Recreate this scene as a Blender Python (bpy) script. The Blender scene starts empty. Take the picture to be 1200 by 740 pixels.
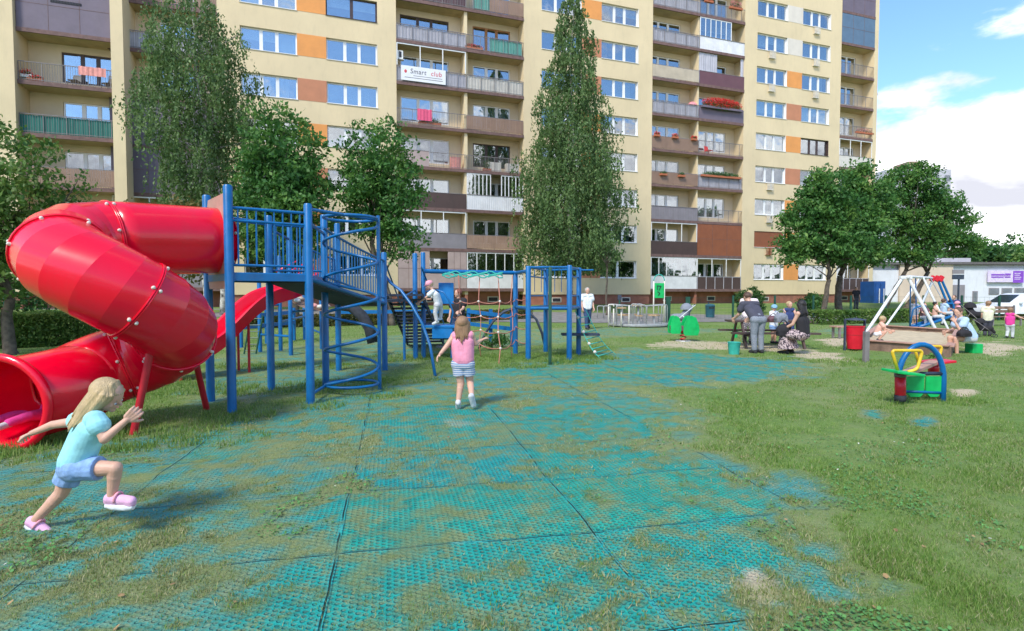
import bpy, bmesh, math, random
import numpy as np
from mathutils import Vector, Matrix, noise as mnoise
R = math.radians
SC = bpy.context.scene
COL = SC.collection
rng = np.random.default_rng(7)
random.seed(7)
# ------------------------------------------------------------ camera
F_PX, CAM_H, PITCH = 662.0, 1.5, 0.0396
cam = bpy.data.cameras.new('camera'); cam.sensor_width = 36; cam.lens = 36*F_PX/1200; cam.clip_start = .05; cam.clip_end = 3000
cam_o = bpy.data.objects.new('camera', cam); COL.objects.link(cam_o)
cam_o.location = (0, 0, CAM_H); cam_o.rotation_euler = (math.pi/2-PITCH, 0, 0)
SC.camera = cam_o
# ------------------------------------------------------------ sky and sun
SUN_EL, SUN_AZ = R(48), R(-150)      # azimuth measured from +Y towards +X (sun behind and left of the camera)
sun_dir = Vector((math.sin(SUN_AZ)*math.cos(SUN_EL), math.cos(SUN_AZ)*math.cos(SUN_EL), math.sin(SUN_EL)))
world = bpy.data.worlds.new("World"); SC.world = world; world.use_nodes = True
wn, wl = world.node_tree.nodes, world.node_tree.links
bg = wn['Background']; bg.inputs['Strength'].default_value = 0.15
sky = wn.new('ShaderNodeTexSky'); sky.sky_type = 'NISHITA'; sky.sun_disc = False
sky.sun_elevation = SUN_EL; sky.sun_rotation = SUN_AZ; sky.air_density = 1.0; sky.dust_density = .6; sky.ozone_density = 2.5
tc = wn.new('ShaderNodeTexCoord'); sep = wn.new('ShaderNodeSeparateXYZ'); wl.new(tc.outputs['Generated'], sep.inputs[0])
def wmath(op, a, b=None, c=None):
    n = wn.new('ShaderNodeMath'); n.operation = op
    for i, v in enumerate((a, b, c)):
        if v is None: continue
        if isinstance(v, (int, float)): n.inputs[i].default_value = v
        else: wl.new(v, n.inputs[i])
    return n.outputs[0]
mp = wn.new('ShaderNodeMapping'); mp.inputs['Scale'].default_value = (1, 1, 2.6); mp.inputs['Location'].default_value = (.35, .1, 0)
wl.new(tc.outputs['Generated'], mp.inputs[0])
nz = wn.new('ShaderNodeTexNoise'); nz.inputs['Scale'].default_value = 3.4; nz.inputs['Detail'].default_value = 9; nz.inputs['Roughness'].default_value = .56
wl.new(mp.outputs[0], nz.inputs['Vector'])
nz2 = wn.new('ShaderNodeTexNoise'); nz2.inputs['Scale'].default_value = 5.5; nz2.inputs['Detail'].default_value = 5
wl.new(mp.outputs[0], nz2.inputs['Vector'])
low = wmath('MULTIPLY', wmath('SUBTRACT', .262, sep.outputs[2]), 2.6)
low = wmath('MAXIMUM', wmath('MINIMUM', low, .5), -.10)
cm = wmath('ADD', wmath('SUBTRACT', nz.outputs['Fac'], .5), low)
mr = wn.new('ShaderNodeMapRange'); mr.interpolation_type = 'SMOOTHSTEP'; mr.inputs['From Min'].default_value = -.015; mr.inputs['From Max'].default_value = .10
wl.new(cm, mr.inputs[0])
ccol = wn.new('ShaderNodeMix'); ccol.data_type = 'RGBA'
ccol.inputs[6].default_value = (2.75, 2.8, 3.15, 1); ccol.inputs[7].default_value = (6.0, 6.0, 6.1, 1)
mr2 = wn.new('ShaderNodeMapRange'); mr2.inputs['From Min'].default_value = .36; mr2.inputs['From Max'].default_value = .56
wl.new(nz2.outputs['Fac'], mr2.inputs[0]); wl.new(mr2.outputs[0], ccol.inputs[0])
tint = wn.new('ShaderNodeMix'); tint.data_type = 'RGBA'; tint.blend_type = 'MULTIPLY'; tint.inputs[0].default_value = 1
tint.inputs[7].default_value = (.76, .92, 1.05, 1); wl.new(sky.outputs[0], tint.inputs[6])
mx = wn.new('ShaderNodeMix'); mx.data_type = 'RGBA'
wl.new(mr.outputs[0], mx.inputs[0]); wl.new(tint.outputs[2], mx.inputs[6]); wl.new(ccol.outputs[2], mx.inputs[7])
wl.new(mx.outputs[2], bg.inputs['Color'])
sl = bpy.data.lights.new('sun', 'SUN'); sl.energy = 2.0; sl.angle = R(12); sl.color = (1, .93, .80)
so = bpy.data.objects.new('sun', sl); COL.objects.link(so); so.rotation_euler = (-sun_dir).to_track_quat('-Z', 'Y').to_euler()
vs = SC.view_settings; vs.view_transform = 'Standard'; vs.look = 'None'; vs.gamma = 1; vs.use_curve_mapping = False; vs.exposure = 1.0
# ------------------------------------------------------------ photo measurements -> points of the place
_s, _c = math.sin(PITCH), math.cos(PITCH)
def at(px, py, Y):
    "point seen at photo pixel px,py whose distance along the ground from the camera is Y"
    u, v = (px-600)/F_PX, -(py-370)/F_PX
    dy, dz = _c+v*_s, -_s+v*_c
    return Vector((u*Y/dy, Y, CAM_H+dz*Y/dy))
def gr(px, py, z=0.0):
    u, v = (px-600)/F_PX, -(py-370)/F_PX
    dy, dz = _c+v*_s, -_s+v*_c
    t = (z-CAM_H)/dz
    return Vector((u*t, dy*t, z))
# ------------------------------------------------------------ materials
MATS = {}
def mat(name, col, rough=.6, metal=0, nscale=8, namt=.12, bump=0, bscale=60, spec=.5, coat=0, sub=0, trans=0, space='Object', dirt=0):
    if name in MATS: return MATS[name]
    m = bpy.data.materials.new(name); m.use_nodes = True; MATS[name] = m
    N, L = m.node_tree.nodes, m.node_tree.links
    b = N['Principled BSDF']
    b.inputs['Roughness'].default_value = rough; b.inputs['Metallic'].default_value = metal
    b.inputs['Specular IOR Level'].default_value = spec
    b.inputs['Coat Weight'].default_value = coat; b.inputs['Coat Roughness'].default_value = .08
    if sub: b.inputs['Subsurface Weight'].default_value = sub; b.inputs['Subsurface Radius'].default_value = (.02, .008, .004)
    t = N.new('ShaderNodeTexCoord')
    n = N.new('ShaderNodeTexNoise'); n.inputs['Scale'].default_value = nscale; n.inputs['Detail'].default_value = 6; n.inputs['Roughness'].default_value = .6
    L.new(t.outputs[space], n.inputs['Vector'])
    mxn = N.new('ShaderNodeMix'); mxn.data_type = 'RGBA'
    c = np.array(col[:3])
    mxn.inputs[6].default_value = (*np.clip(c*(1-namt*1.6), 0, 1), 1); mxn.inputs[7].default_value = (*np.clip(c*(1+namt*1.4)+namt*.01, 0, 1), 1)
    rp = N.new('ShaderNodeMapRange'); rp.inputs['From Min'].default_value = .3; rp.inputs['From Max'].default_value = .7
    L.new(n.outputs['Fac'], rp.inputs[0]); L.new(rp.outputs[0], mxn.inputs[0])
    out = mxn.outputs[2]
    if dirt:
        g = N.new('ShaderNodeTexNoise'); g.inputs['Scale'].default_value = 2.3; g.inputs['Detail'].default_value = 8; g.inputs['Roughness'].default_value = .7
        mp_ = N.new('ShaderNodeMapping'); mp_.inputs['Scale'].default_value = (1.4, 1.4, .35); L.new(t.outputs[space], mp_.inputs[0]); L.new(mp_.outputs[0], g.inputs['Vector'])
        q = N.new('ShaderNodeMapRange'); q.inputs['From Min'].default_value = .5; q.inputs['From Max'].default_value = .75; q.inputs['To Max'].default_value = dirt
        L.new(g.outputs['Fac'], q.inputs[0])
        d = N.new('ShaderNodeMix'); d.data_type = 'RGBA'; L.new(q.outputs[0], d.inputs[0]); L.new(out, d.inputs[6]); d.inputs[7].default_value = (.16, .14, .11, 1)
        out = d.outputs[2]
    L.new(out, b.inputs['Base Color'])
    if bump:
        n2 = N.new('ShaderNodeTexNoise'); n2.inputs['Scale'].default_value = bscale; n2.inputs['Detail'].default_value = 4
        L.new(t.outputs[space], n2.inputs['Vector'])
        bp = N.new('ShaderNodeBump'); bp.inputs['Strength'].default_value = bump; bp.inputs['Distance'].default_value = .01
        L.new(n2.outputs['Fac'], bp.inputs['Height']); L.new(bp.outputs[0], b.inputs['Normal'])
    rr = N.new('ShaderNodeMapRange'); rr.inputs['To Min'].default_value = max(0, rough-.07); rr.inputs['To Max'].default_value = min(1, rough+.12)
    L.new(n.outputs['Fac'], rr.inputs[0]); L.new(rr.outputs[0], b.inputs['Roughness'])
    return m
def M(name): return MATS[name]
# ------------------------------------------------------------ object helpers
def tag(o, label=None, cat=None, group=None, kind=None):
    if label: o['label'] = label
    if cat: o['category'] = cat
    if group: o['group'] = group
    if kind: o['kind'] = kind
    return o
def thing(name, label, cat, loc=(0, 0, 0), rz=0, group=None):
    o = bpy.data.objects.new(name, None); COL.objects.link(o); o.location = loc; o.rotation_euler = (0, 0, rz)
    o.empty_display_size = .1
    bpy.context.view_layer.update()
    return tag(o, label, cat, group)
def dup(root, loc=None, rz=None, label=None, group=None, scale=None):
    "a copy of a thing together with its parts and sub-parts"
    def cp(o, parent):
        c = o.copy(); COL.objects.link(c); c.parent = parent
        for ch in list(o.children): cp(ch, c)
        return c
    r = cp(root, None)
    if loc is not None: r.location = loc
    if rz is not None: r.rotation_euler = (0, 0, rz)
    if label: r['label'] = label
    if group: r['group'] = group
    if scale: r.scale = scale
    return r
class MB:
    def __init__(s): s.v, s.f = [], []
    def add(s, vs, fs):
        k = len(s.v); s.v += [tuple(p) for p in vs]; s.f += [tuple(i+k for i in f) for f in fs]; return s
    def box(s, c, d, rz=0, rot=None):
        x, y, z = d[0]/2, d[1]/2, d[2]/2
        vs = [Vector((a, b, e)) for a in (-x, x) for b in (-y, y) for e in (-z, z)]
        if rot is None and rz: rot = Matrix.Rotation(rz, 3, 'Z')
        if rot is not None: vs = [rot @ v for v in vs]
        c = Vector(c)
        return s.add([v+c for v in vs], [(0,1,3,2),(4,6,7,5),(0,4,5,1),(2,3,7,6),(0,2,6,4),(1,5,7,3)])
    def bx(s, x0, x1, y0, y1, z0, z1): return s.box(((x0+x1)/2, (y0+y1)/2, (z0+z1)/2), (x1-x0, y1-y0, z1-z0))
    def beam(s, a, b, w, h, up=(0, 0, 1)):
        a, b = Vector(a), Vector(b); d = b-a; L = d.length; d.normalize()
        sx = d.cross(Vector(up)); 
        if sx.length < 1e-4: sx = Vector((1, 0, 0))
        sx.normalize(); uz = sx.cross(d)
        return s.box((a+b)/2, (w, L, h), rot=Matrix((sx, d, uz)).transposed())
    def tube(s, pts, r, seg=10, caps=True, closed=False):
        pts = [Vector(p) for p in pts]; n = len(pts)
        rs = r if hasattr(r, '__len__') else [r]*n
        t0 = (pts[1]-pts[0]).normalized()
        up = Vector((0, 0, 1)) if abs(t0.z) < .9 else Vector((1, 0, 0))
        nrm = t0.cross(up).normalized(); vs = []
        for i, p in enumerate(pts):
            if closed: t = (pts[(i+1) % n]-pts[i-1]).normalized()
            else: t = (pts[min(i+1, n-1)]-pts[max(i-1, 0)]).normalized()
            nrm = (nrm-t*nrm.dot(t))
            nrm = nrm.normalized() if nrm.length > 1e-6 else t.orthogonal().normalized()
            bn = t.cross(nrm)
            for k in range(seg):
                a = 2*math.pi*k/seg; vs.append(p+(nrm*math.cos(a)+bn*math.sin(a))*rs[i])
        fs = []
        for i in range(n if closed else n-1):
            j = (i+1) % n
            for k in range(seg):
                l = (k+1) % seg; fs.append((i*seg+k, i*seg+l, j*seg+l, j*seg+k))
        if caps and not closed: fs += [tuple(range(seg-1, -1, -1)), tuple(range((n-1)*seg, n*seg))]
        return s.add(vs, fs)
    def cyl(s, a, b, r, r2=None, seg=14): return s.tube([a, b], [r, r if r2 is None else r2], seg)
    def lathe(s, prof, c=(0, 0, 0), seg=20, arc=2*math.pi):
        vs, fs = [], []; n = len(prof); c = Vector(c); full = arc > 6.28
        m = seg if full else seg+1
        for k in range(m):
            a = arc*k/seg
            vs += [c+Vector((r*math.cos(a), r*math.sin(a), z)) for r, z in prof]
        for k in range(seg):
            l = (k+1) % m
            for i in range(n-1): fs.append((k*n+i, l*n+i, l*n+i+1, k*n+i+1))
        return s.add(vs, fs)
    def ball(s, c, r, seg=14, rings=9, rot=None):
        r = (r, r, r) if isinstance(r, (int, float)) else r
        c = Vector(c); vs = []
        for i in range(rings+1):
            th = math.pi*i/rings
            for k in range(seg):
                a = 2*math.pi*k/seg
                p = Vector((r[0]*math.sin(th)*math.cos(a), r[1]*math.sin(th)*math.sin(a), r[2]*math.cos(th)))
                if rot is not None: p = rot @ p
                vs.append(c+p)
        fs = [(i*seg+k, (i+1)*seg+k, (i+1)*seg+(k+1) % seg, i*seg+(k+1) % seg) for i in range(rings) for k in range(seg)]
        return s.add(vs, fs)
    def prism(s, poly, a, b):
        "poly: 2-D outline mapped by a(x,y)->point on one face and b(x,y)->point on the other"
        n = len(poly); vs = [a(*p) for p in poly]+[b(*p) for p in poly]
        return s.add(vs, [tuple(range(n-1, -1, -1)), tuple(range(n, 2*n))]+[(i, (i+1) % n, n+(i+1) % n, n+i) for i in range(n)])
    def build(s, name, m, parent=None, smooth=False, bevel=0, world_pts=True, keep=False):
        me = bpy.data.meshes.new(name); me.from_pydata([tuple(v) for v in s.v], [], s.f); me.validate()
        bm = bmesh.new(); bm.from_mesh(me)
        if smooth: bmesh.ops.remove_doubles(bm, verts=bm.verts, dist=1e-5)
        bmesh.ops.recalc_face_normals(bm, faces=bm.faces)
        if bevel: bmesh.ops.bevel(bm, geom=list(bm.edges), offset=bevel, segments=2, affect='EDGES', profile=.6, clamp_overlap=True)
        bm.to_mesh(me); bm.free()
        me.materials.append(m if not isinstance(m, str) else MATS[m])
        o = bpy.data.objects.new(name, me); COL.objects.link(o)
        if smooth:
            me.polygons.foreach_set('use_smooth', [True]*len(me.polygons))
            if smooth != 'all':
                try: me.set_sharp_from_angle(angle=R(40))
                except Exception: pass
        if parent is not None:
            o.parent = parent
            if world_pts: o.matrix_parent_inverse = parent.matrix_world.inverted()
        return o
def fastmesh(name, V, Fc, m, parent=None, smooth=False, k=3):
    me = bpy.data.meshes.new(name); nv, nf = len(V), len(Fc)
    me.vertices.add(nv); me.vertices.foreach_set('co', np.ascontiguousarray(V, dtype=np.float32).ravel())
    me.loops.add(nf*k); me.loops.foreach_set('vertex_index', np.ascontiguousarray(Fc, dtype=np.int32).ravel())
    me.polygons.add(nf); me.polygons.foreach_set('loop_start', np.arange(0, nf*k, k, dtype=np.int32)); me.polygons.foreach_set('loop_total', np.full(nf, k, dtype=np.int32))
    me.update(calc_edges=True)
    if smooth: me.polygons.foreach_set('use_smooth', [True]*nf)
    me.materials.append(MATS[m] if isinstance(m, str) else m)
    o = bpy.data.objects.new(name, me); COL.objects.link(o)
    if parent is not None:
        o.parent = parent; o.matrix_parent_inverse = parent.matrix_world.inverted()
    return o
def smoothstep(a, b, x):
    t = np.clip((x-a)/(b-a), 0, 1); return t*t*(3-2*t)
# value noise in numpy for masks
_perm = rng.random((256, 256))
def vnoise(x, y):
    xi, yi = np.floor(x).astype(int), np.floor(y).astype(int); fx, fy = x-xi, y-yi
    fx, fy = fx*fx*(3-2*fx), fy*fy*(3-2*fy)
    g = lambda a, b: _perm[a & 255, b & 255]
    return (g(xi, yi)*(1-fx)+g(xi+1, yi)*fx)*(1-fy)+(g(xi, yi+1)*(1-fx)+g(xi+1, yi+1)*fx)*fy
def fbm(x, y, o=4):
    s, a, t = 0, 1, 0
    for i in range(o): s = s+a*vnoise(x*2**i+17*i, y*2**i+31*i); t += a; a *= .55
    return s/t
# ============================================================ GROUND
BA, BD = .3400, 41.515            # facade: direction angle and distance straight ahead
_ca, _sa = math.cos(BA), math.sin(BA)
def wall_n(x, y): return (x*_sa-(y-BD)*_ca)         # metres in front of the facade
def height(x, y):
    n = wall_n(x, y)
    h = .62*smoothstep(12.5, 3.0, n)
    return h*smoothstep(70, 45, np.abs(x))
def H(x, y): return float(height(np.array(float(x)), np.array(float(y))))
def seg_dist(P, poly):
    "signed distance (negative inside) to a polygon, numpy"
    x, y = P; n = len(poly); d = np.full(x.shape, 1e9); ins = np.zeros(x.shape, bool)
    for i in range(n):
        (x0, y0), (x1, y1) = poly[i], poly[(i+1) % n]
        ex, ey = x1-x0, y1-y0; t = np.clip(((x-x0)*ex+(y-y0)*ey)/(ex*ex+ey*ey+1e-12), 0, 1)
        d = np.minimum(d, np.hypot(x-x0-t*ex, y-y0-t*ey))
        c = ((y0 > y) != (y1 > y)) & (x < (x1-x0)*(y-y0)/(y1-y0+1e-12)+x0); ins ^= c
    return np.where(ins, -d, d)
def wpoly(l): return [tuple(gr(*p)[:2]) for p in l]
ZONES = [  # (outline as ground points, bare-mat amount, edge softness m)
 (wpoly([(-350, 900), (-160, 560), (0, 548), (190, 508), (300, 486), (400, 462), (520, 440), (700, 444), (790, 470), (820, 520), (900, 570), (965, 650), (985, 900)]), .78, .35),
 (wpoly([(425, 490), (560, 470), (700, 478), (770, 500), (850, 560), (900, 620), (940, 740), (950, 900), (250, 900), (300, 700), (330, 600), (385, 540)]), .98, .3),
 (wpoly([(560, 437), (640, 424), (740, 410), (860, 418), (985, 424), (930, 442), (800, 452), (690, 450)]), .95, .5),
 (wpoly([(250, 440), (290, 425), (440, 402), (520, 404), (500, 420), (440, 440), (370, 452), (330, 470), (250, 470)]), .7, .4),
 (wpoly([(220, 425), (300, 412), (420, 396), (640, 385), (800, 384), (880, 388), (700, 396), (640, 404), (500, 410), (330, 420)]), .5, .6),
 (wpoly([(500, 452), (560, 436), (600, 446), (560, 460)]), .85, .3),
 (wpoly([(1010, 480), (1030, 479), (1042, 487), (1028, 494), (1008, 489)]), .9, .08),
 (wpoly([(1070, 490), (1090, 488), (1105, 496), (1085, 502), (1068, 497)]), .9, .08),
 (wpoly([(960, 388), (1030, 376), (1110, 380), (1080, 390), (980, 392)]), .5, .5),
]
SANDS = [(wpoly([(755, 404), (800, 398), (860, 401), (930, 406), (960, 412), (890, 412), (830, 410), (770, 409)]), .7, .5),
 (wpoly([(935, 412), (985, 414), (1000, 424), (955, 428)]), .8, .3),
 (wpoly([(855, 682), (890, 668), (925, 690), (915, 715), (865, 710)]), .9, .18),
 (wpoly([(1135, 402), (1180, 398), (1200, 410), (1170, 418), (1140, 414)]), .9, .4),
 (wpoly([(1118, 458), (1145, 456), (1150, 462), (1125, 464)]), .8, .15),
 (wpoly([(255, 462), (300, 450), (330, 458), (300, 480), (262, 482)]), .4, .3),
 (wpoly([(520, 492), (590, 494), (560, 502), (520, 500)]), .45, .3),
 (wpoly([(960, 398), (1010, 392), (1020, 402), (975, 406)]), .8, .4)]
PATHS = wpoly([(-600, 378), (300, 374), (610, 371), (700, 371), (940, 370), (1100, 368), (1100, 373.5), (940, 377), (700, 379.5), (600, 380.5), (300, 386), (-600, 394)])
def masks(x, y):
    big = fbm(x*.9, y*.9, 4)-.5; fine = fbm(x*5+3, y*5, 4)-.5; vf = fbm(x*16, y*16+9, 3)-.5
    teal = np.zeros(x.shape)
    for poly, a, s in ZONES:
        d = seg_dist((x, y), poly)+big*1.6*min(1, s*2.5)+fine*.7*min(1, s*2.5)
        teal = np.maximum(teal, a*smoothstep(s, -s, d))
    grass = smoothstep(-.16, .26, fine*1.1+vf*.8+big*.5)                      # tufts that grew through the mats
    sparse = np.where(teal > .8, .82, 1.0)
    worn = smoothstep(-.08, .12, fine*.55+vf*.6+big*.3)                          # thin dry thatch over weaker zones
    t = teal*(1-grass*sparse*.95)
    t = np.where(teal < .8, t*(1-.45*worn), t)
    t = np.clip(t+(teal > .05)*(teal-.5)*.12, 0, 1)
    sand = np.zeros(x.shape)
    for poly, a, s in SANDS:
        d = seg_dist((x, y), poly)+big*1.2*min(1, s*2)+fine*.9*min(1, s*2)
        sand = np.maximum(sand, a*smoothstep(s, -s, d))
    dry = np.clip(np.where(teal > .1, .75, .22)+big*1.5+fine*.9, 0, 1)
    return t, sand, dry, teal
xs = np.unique(np.round(np.concatenate([np.linspace(-700, -60, 12), np.linspace(-60, -13, 48), np.arange(-13, 13.01, .06), np.linspace(13, 60, 48), np.linspace(60, 900, 14)]), 4))
ys = np.unique(np.round(np.concatenate([np.linspace(-60, 0, 12), np.arange(0, 2.2, .2), np.arange(2.2, 18, .06), np.arange(18, 32, .2), np.linspace(32, 75, 60), np.linspace(75, 1300, 22)]), 4))
X, Y = np.meshgrid(xs, ys); nx, ny = len(xs), len(ys)
T_, S_, D_, Z_ = masks(X, Y)
HH = height(X, Y)+(fbm(X*1.3, Y*1.3, 3)-.5)*.05*smoothstep(30, 10, Y)
HH += np.where(Z_ < .3, (fbm(X*7, Y*7, 3)-.4)*.03, (fbm(X*3, Y*3, 2)-.5)*.012)*smoothstep(25, 12, Y)
V = np.stack([X.ravel(), Y.ravel(), HH.ravel()], 1)
ii = (np.arange(ny-1)[:, None]*nx+np.arange(nx-1)[None, :]).ravel()
Fq = np.stack([ii, ii+1, ii+nx+1, ii+nx], 1)
gm = bpy.data.materials.new('ground'); gm.use_nodes = True
def ground_nodes(m):
    N, L = m.node_tree.nodes, m.node_tree.links; b = N['Principled BSDF']; b.inputs['Roughness'].default_value = .85; b.inputs['Specular IOR Level'].default_value = .25
    def mth(op, a, b_=None, c=None, clamp=False):
        n = N.new('ShaderNodeMath'); n.operation = op; n.use_clamp = clamp
        for i, v in enumerate((a, b_, c)):
            if v is None: continue
            if isinstance(v, (int, float)): n.inputs[i].default_value = v
            else: L.new(v, n.inputs[i])
        return n.outputs[0]
    def mixc(f, a, c):
        n = N.new('ShaderNodeMix'); n.data_type = 'RGBA'
        for k, v in ((0, f), (6, a), (7, c)):
            if isinstance(v, tuple): n.inputs[k].default_value = (*v, 1)
            elif isinstance(v, (int, float)): n.inputs[k].default_value = v
            else: L.new(v, n.inputs[k])
        return n.outputs[2]
    def rng_(x, a, c, lo=0, hi=1):
        n = N.new('ShaderNodeMapRange'); L.new(x, n.inputs[0]); n.inputs[1].default_value = a; n.inputs[2].default_value = c; n.inputs[3].default_value = lo; n.inputs[4].default_value = hi; return n.outputs[0]
    g = N.new('ShaderNodeNewGeometry').outputs['Position']
    def noi(s, d=5, r=.6):
        n = N.new('ShaderNodeTexNoise'); n.inputs['Scale'].default_value = s; n.inputs['Detail'].default_value = d; n.inputs['Roughness'].default_value = r; L.new(g, n.inputs['Vector']); return n.outputs['Fac']
    at_ = N.new('ShaderNodeAttribute'); at_.attribute_name = 'mask'; sp = N.new('ShaderNodeSeparateColor'); L.new(at_.outputs['Color'], sp.inputs[0])
    teal, sand, dry = sp.outputs[0], sp.outputs[1], sp.outputs[2]
    rot = N.new('ShaderNodeVectorRotate'); rot.rotation_type = 'Z_AXIS'; rot.inputs['Angle'].default_value = R(-11.8); L.new(g, rot.inputs['Vector'])
    s = N.new('ShaderNodeSeparateXYZ'); L.new(rot.outputs[0], s.inputs[0]); u, v = s.outputs[0], s.outputs[1]
    n1, n2, n3 = noi(.9), noi(9, 6), noi(60, 4, .7)
    ufl = mth('DIVIDE', mth('SUBTRACT', u, -.34), 1.56); vfl = mth('DIVIDE', mth('SUBTRACT', v, 3.32), 1.04)
    # tile id tint
    cx = N.new('ShaderNodeCombineXYZ'); L.new(mth('FLOOR', ufl), cx.inputs[0]); L.new(mth('FLOOR', vfl), cx.inputs[1])
    wn_ = N.new('ShaderNodeTexWhiteNoise'); wn_.noise_dimensions = '2D'; L.new(cx.outputs[0], wn_.inputs['Vector']); tid = wn_.outputs['Value']
    # distance to the joint between mats
    wob = mth('MULTIPLY', mth('SUBTRACT', noi(1.7, 2), .5), .03)
    def edge(f, w): 
        fr = mth('FRACT', mth('ADD', f, wob)); return mth('MULTIPLY', mth('MINIMUM', fr, mth('SUBTRACT', 1, fr)), w)
    ed = mth('MINIMUM', edge(ufl, 1.56), edge(vfl, 1.04))
    seam = mth('MULTIPLY', rng_(ed, .002, .006, 1, 0), rng_(noi(2.3, 3), .40, .52)); lip = mth('SUBTRACT', rng_(ed, .012, .018, 1, 0), seam, clamp=True)
    # hexagonal cells of the mats: three crossing waves
    def wave(dx, dy):
        k = 2*math.pi/.035
        return mth('COSINE', mth('MULTIPLY', mth('ADD', mth('MULTIPLY', u, dx), mth('MULTIPLY', v, dy)), k))
    hx = mth('ADD', mth('ADD', wave(1, 0), wave(-.5, .866)), wave(-.5, -.866))
    hole = rng_(hx, -.2, 1.4)
    rim = mth('SUBTRACT', 1, hole)
    mat_a = mixc(tid, (.0, .26, .255), (.0, .30, .225))
    mat_c = mixc(rng_(n2, .35, .7), mat_a, mixc(tid, (.01, .35, .33), (.025, .39, .28)))
    mat_c = mixc(mth('MULTIPLY', rng_(n3, .5, .8), .22), mat_c, (.28, .36, .30))
    hole_c = mixc(rng_(noi(30), .42, .66), (.01, .05, .05), (.20, .20, .12))
    hf = mth('MULTIPLY', hole, rng_(n2, .2, .6, .9, .35))
    matp = mixc(hf, mat_c, hole_c)
    dirt = rng_(mth('ADD', mth('MULTIPLY', noi(3.6, 8, .74), .75), mth('MULTIPLY', n3, .25)), .485, .575, 0, .88)
    matp = mixc(dirt, matp, mixc(n3, (.12, .17, .06), (.29, .33, .15)))
    matp = mixc(mth('MULTIPLY', lip, .5), matp, (.03, .40, .40)); matp = mixc(mth('MULTIPLY', seam, .95), matp, (.006, .03, .03))
    gr_a = mixc(rng_(n2, .35, .65), (.065, .155, .025), (.15, .245, .045))
    gr_a = mixc(rng_(n3, .4, .7), gr_a, (.19, .26, .075))
    dryc = mixc(n3, (.15, .18, .07), (.32, .34, .16))
    grs = mixc(mth('MULTIPLY', dry, .8), gr_a, dryc)
    grs = mixc(rng_(n1, .5, .75, 0, .35), grs, (.07, .15, .035))
    weak = rng_(at_.outputs['Alpha'], .6, .95, .55, .0)
    matp = mixc(mth('MULTIPLY', weak, rng_(n2, .3, .6, .5, 1)), matp, mixc(n3, (.10, .30, .26), (.27, .38, .30)))
    tf = rng_(mth('ADD', teal, mth('MULTIPLY', mth('SUBTRACT', n3, .5), 1.0)), .08, .80)
    col = mixc(tf, grs, matp)
    col = mixc(mth('MULTIPLY', seam, rng_(teal, .03, .2, 0, .8)), col, (.01, .04, .035))
    sf = rng_(mth('ADD', sand, mth('MULTIPLY', mth('SUBTRACT', n3, .5), .8)), .3, .7)
    col = mixc(sf, col, mixc(n2, (.42, .34, .22), (.58, .49, .34)))
    L.new(col, b.inputs['Base Color'])
    hgt = mth('ADD', mth('MULTIPLY', mth('MULTIPLY', rim, tf), .012), mth('MULTIPLY', n3, .012))
    hgt = mth('ADD', hgt, mth('MULTIPLY', mth('SUBTRACT', lip, mth('MULTIPLY', seam, 2)), mth('MULTIPLY', tf, .012)))
    bp = N.new('ShaderNodeBump'); bp.inputs['Strength'].default_value = .9; bp.inputs['Distance'].default_value = 1.0; L.new(hgt, bp.inputs['Height']); L.new(bp.outputs[0], b.inputs['Normal'])
    L.new(rng_(tf, 0, 1, .92, .62), b.inputs['Roughness'])
ground_nodes(gm)
go = fastmesh('ground', V, Fq, gm, k=4, smooth=True); tag(go, kind='structure')
ca = go.data.color_attributes.new('mask', 'FLOAT_COLOR', 'POINT')
ca.data.foreach_set('color', np.stack([T_.ravel(), S_.ravel(), D_.ravel(), Z_.ravel()], 1).astype(np.float32).ravel())
# paved footpath and kerb in front of the block
mat('paving', (.21, .20, .19), .85, nscale=3, namt=.2, bump=.5, bscale=30)
def strip(name, pts_l, pts_r, z, m, th=.0):
    n = 60; Vv = []; Ff = []
    for i in range(n+1):
        t = i/n*(len(pts_l)-1); k = min(int(t), len(pts_l)-2); f = t-k
        for P in (pts_l, pts_r):
            x = P[k][0]*(1-f)+P[k+1][0]*f; y = P[k][1]*(1-f)+P[k+1][1]*f; Vv.append((x, y, H(x, y)+z))
    Ff = [(2*i, 2*i+1, 2*i+3, 2*i+2) for i in range(n)]
    o = MB().add(Vv, Ff).build(name, m); return tag(o, kind='structure')
pl = [gr(x, y)[:2] for x, y in ((-900, 384), (300, 379), (600, 378), (700, 379), (940, 377), (1250, 374))]
pr = [gr(x, y)[:2] for x, y in ((-900, 378), (300, 375), (600, 373), (700, 372.3), (940, 371), (1250, 369))]
strip('footpath', pl, pr, .02, M('paving'))
# ------------------------------------------------------------ grass
def blade_mat(name, c1, c2, c3):
    m = bpy.data.materials.new(name); m.use_nodes = True; MATS[name] = m
    N, L = m.node_tree.nodes, m.node_tree.links; b = N['Principled BSDF']; b.inputs['Roughness'].default_value = .55; b.inputs['Specular IOR Level'].default_value = .3
    g = N.new('ShaderNodeNewGeometry'); n = N.new('ShaderNodeTexWhiteNoise'); n.noise_dimensions = '1D'
    L.new(g.outputs['Random Per Island'], n.inputs['W'])
    r = N.new('ShaderNodeValToRGB'); e = r.color_ramp.elements; e[0].color = (*c1, 1); e[1].color = (*c3, 1); x = e.new(.5); x.color = (*c2, 1)
    L.new(n.outputs['Value'], r.inputs[0]); L.new(r.outputs[0], b.inputs['Base Color'])
    t = N.new('ShaderNodeBsdfTranslucent'); L.new(r.outputs[0], t.inputs[0]); mx_ = N.new('ShaderNodeMixShader'); mx_.inputs[0].default_value = .42
    L.new(b.outputs[0], mx_.inputs[1]); L.new(t.outputs[0], mx_.inputs[2]); L.new(mx_.outputs[0], N['Material Output'].inputs[0]); return m
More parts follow.
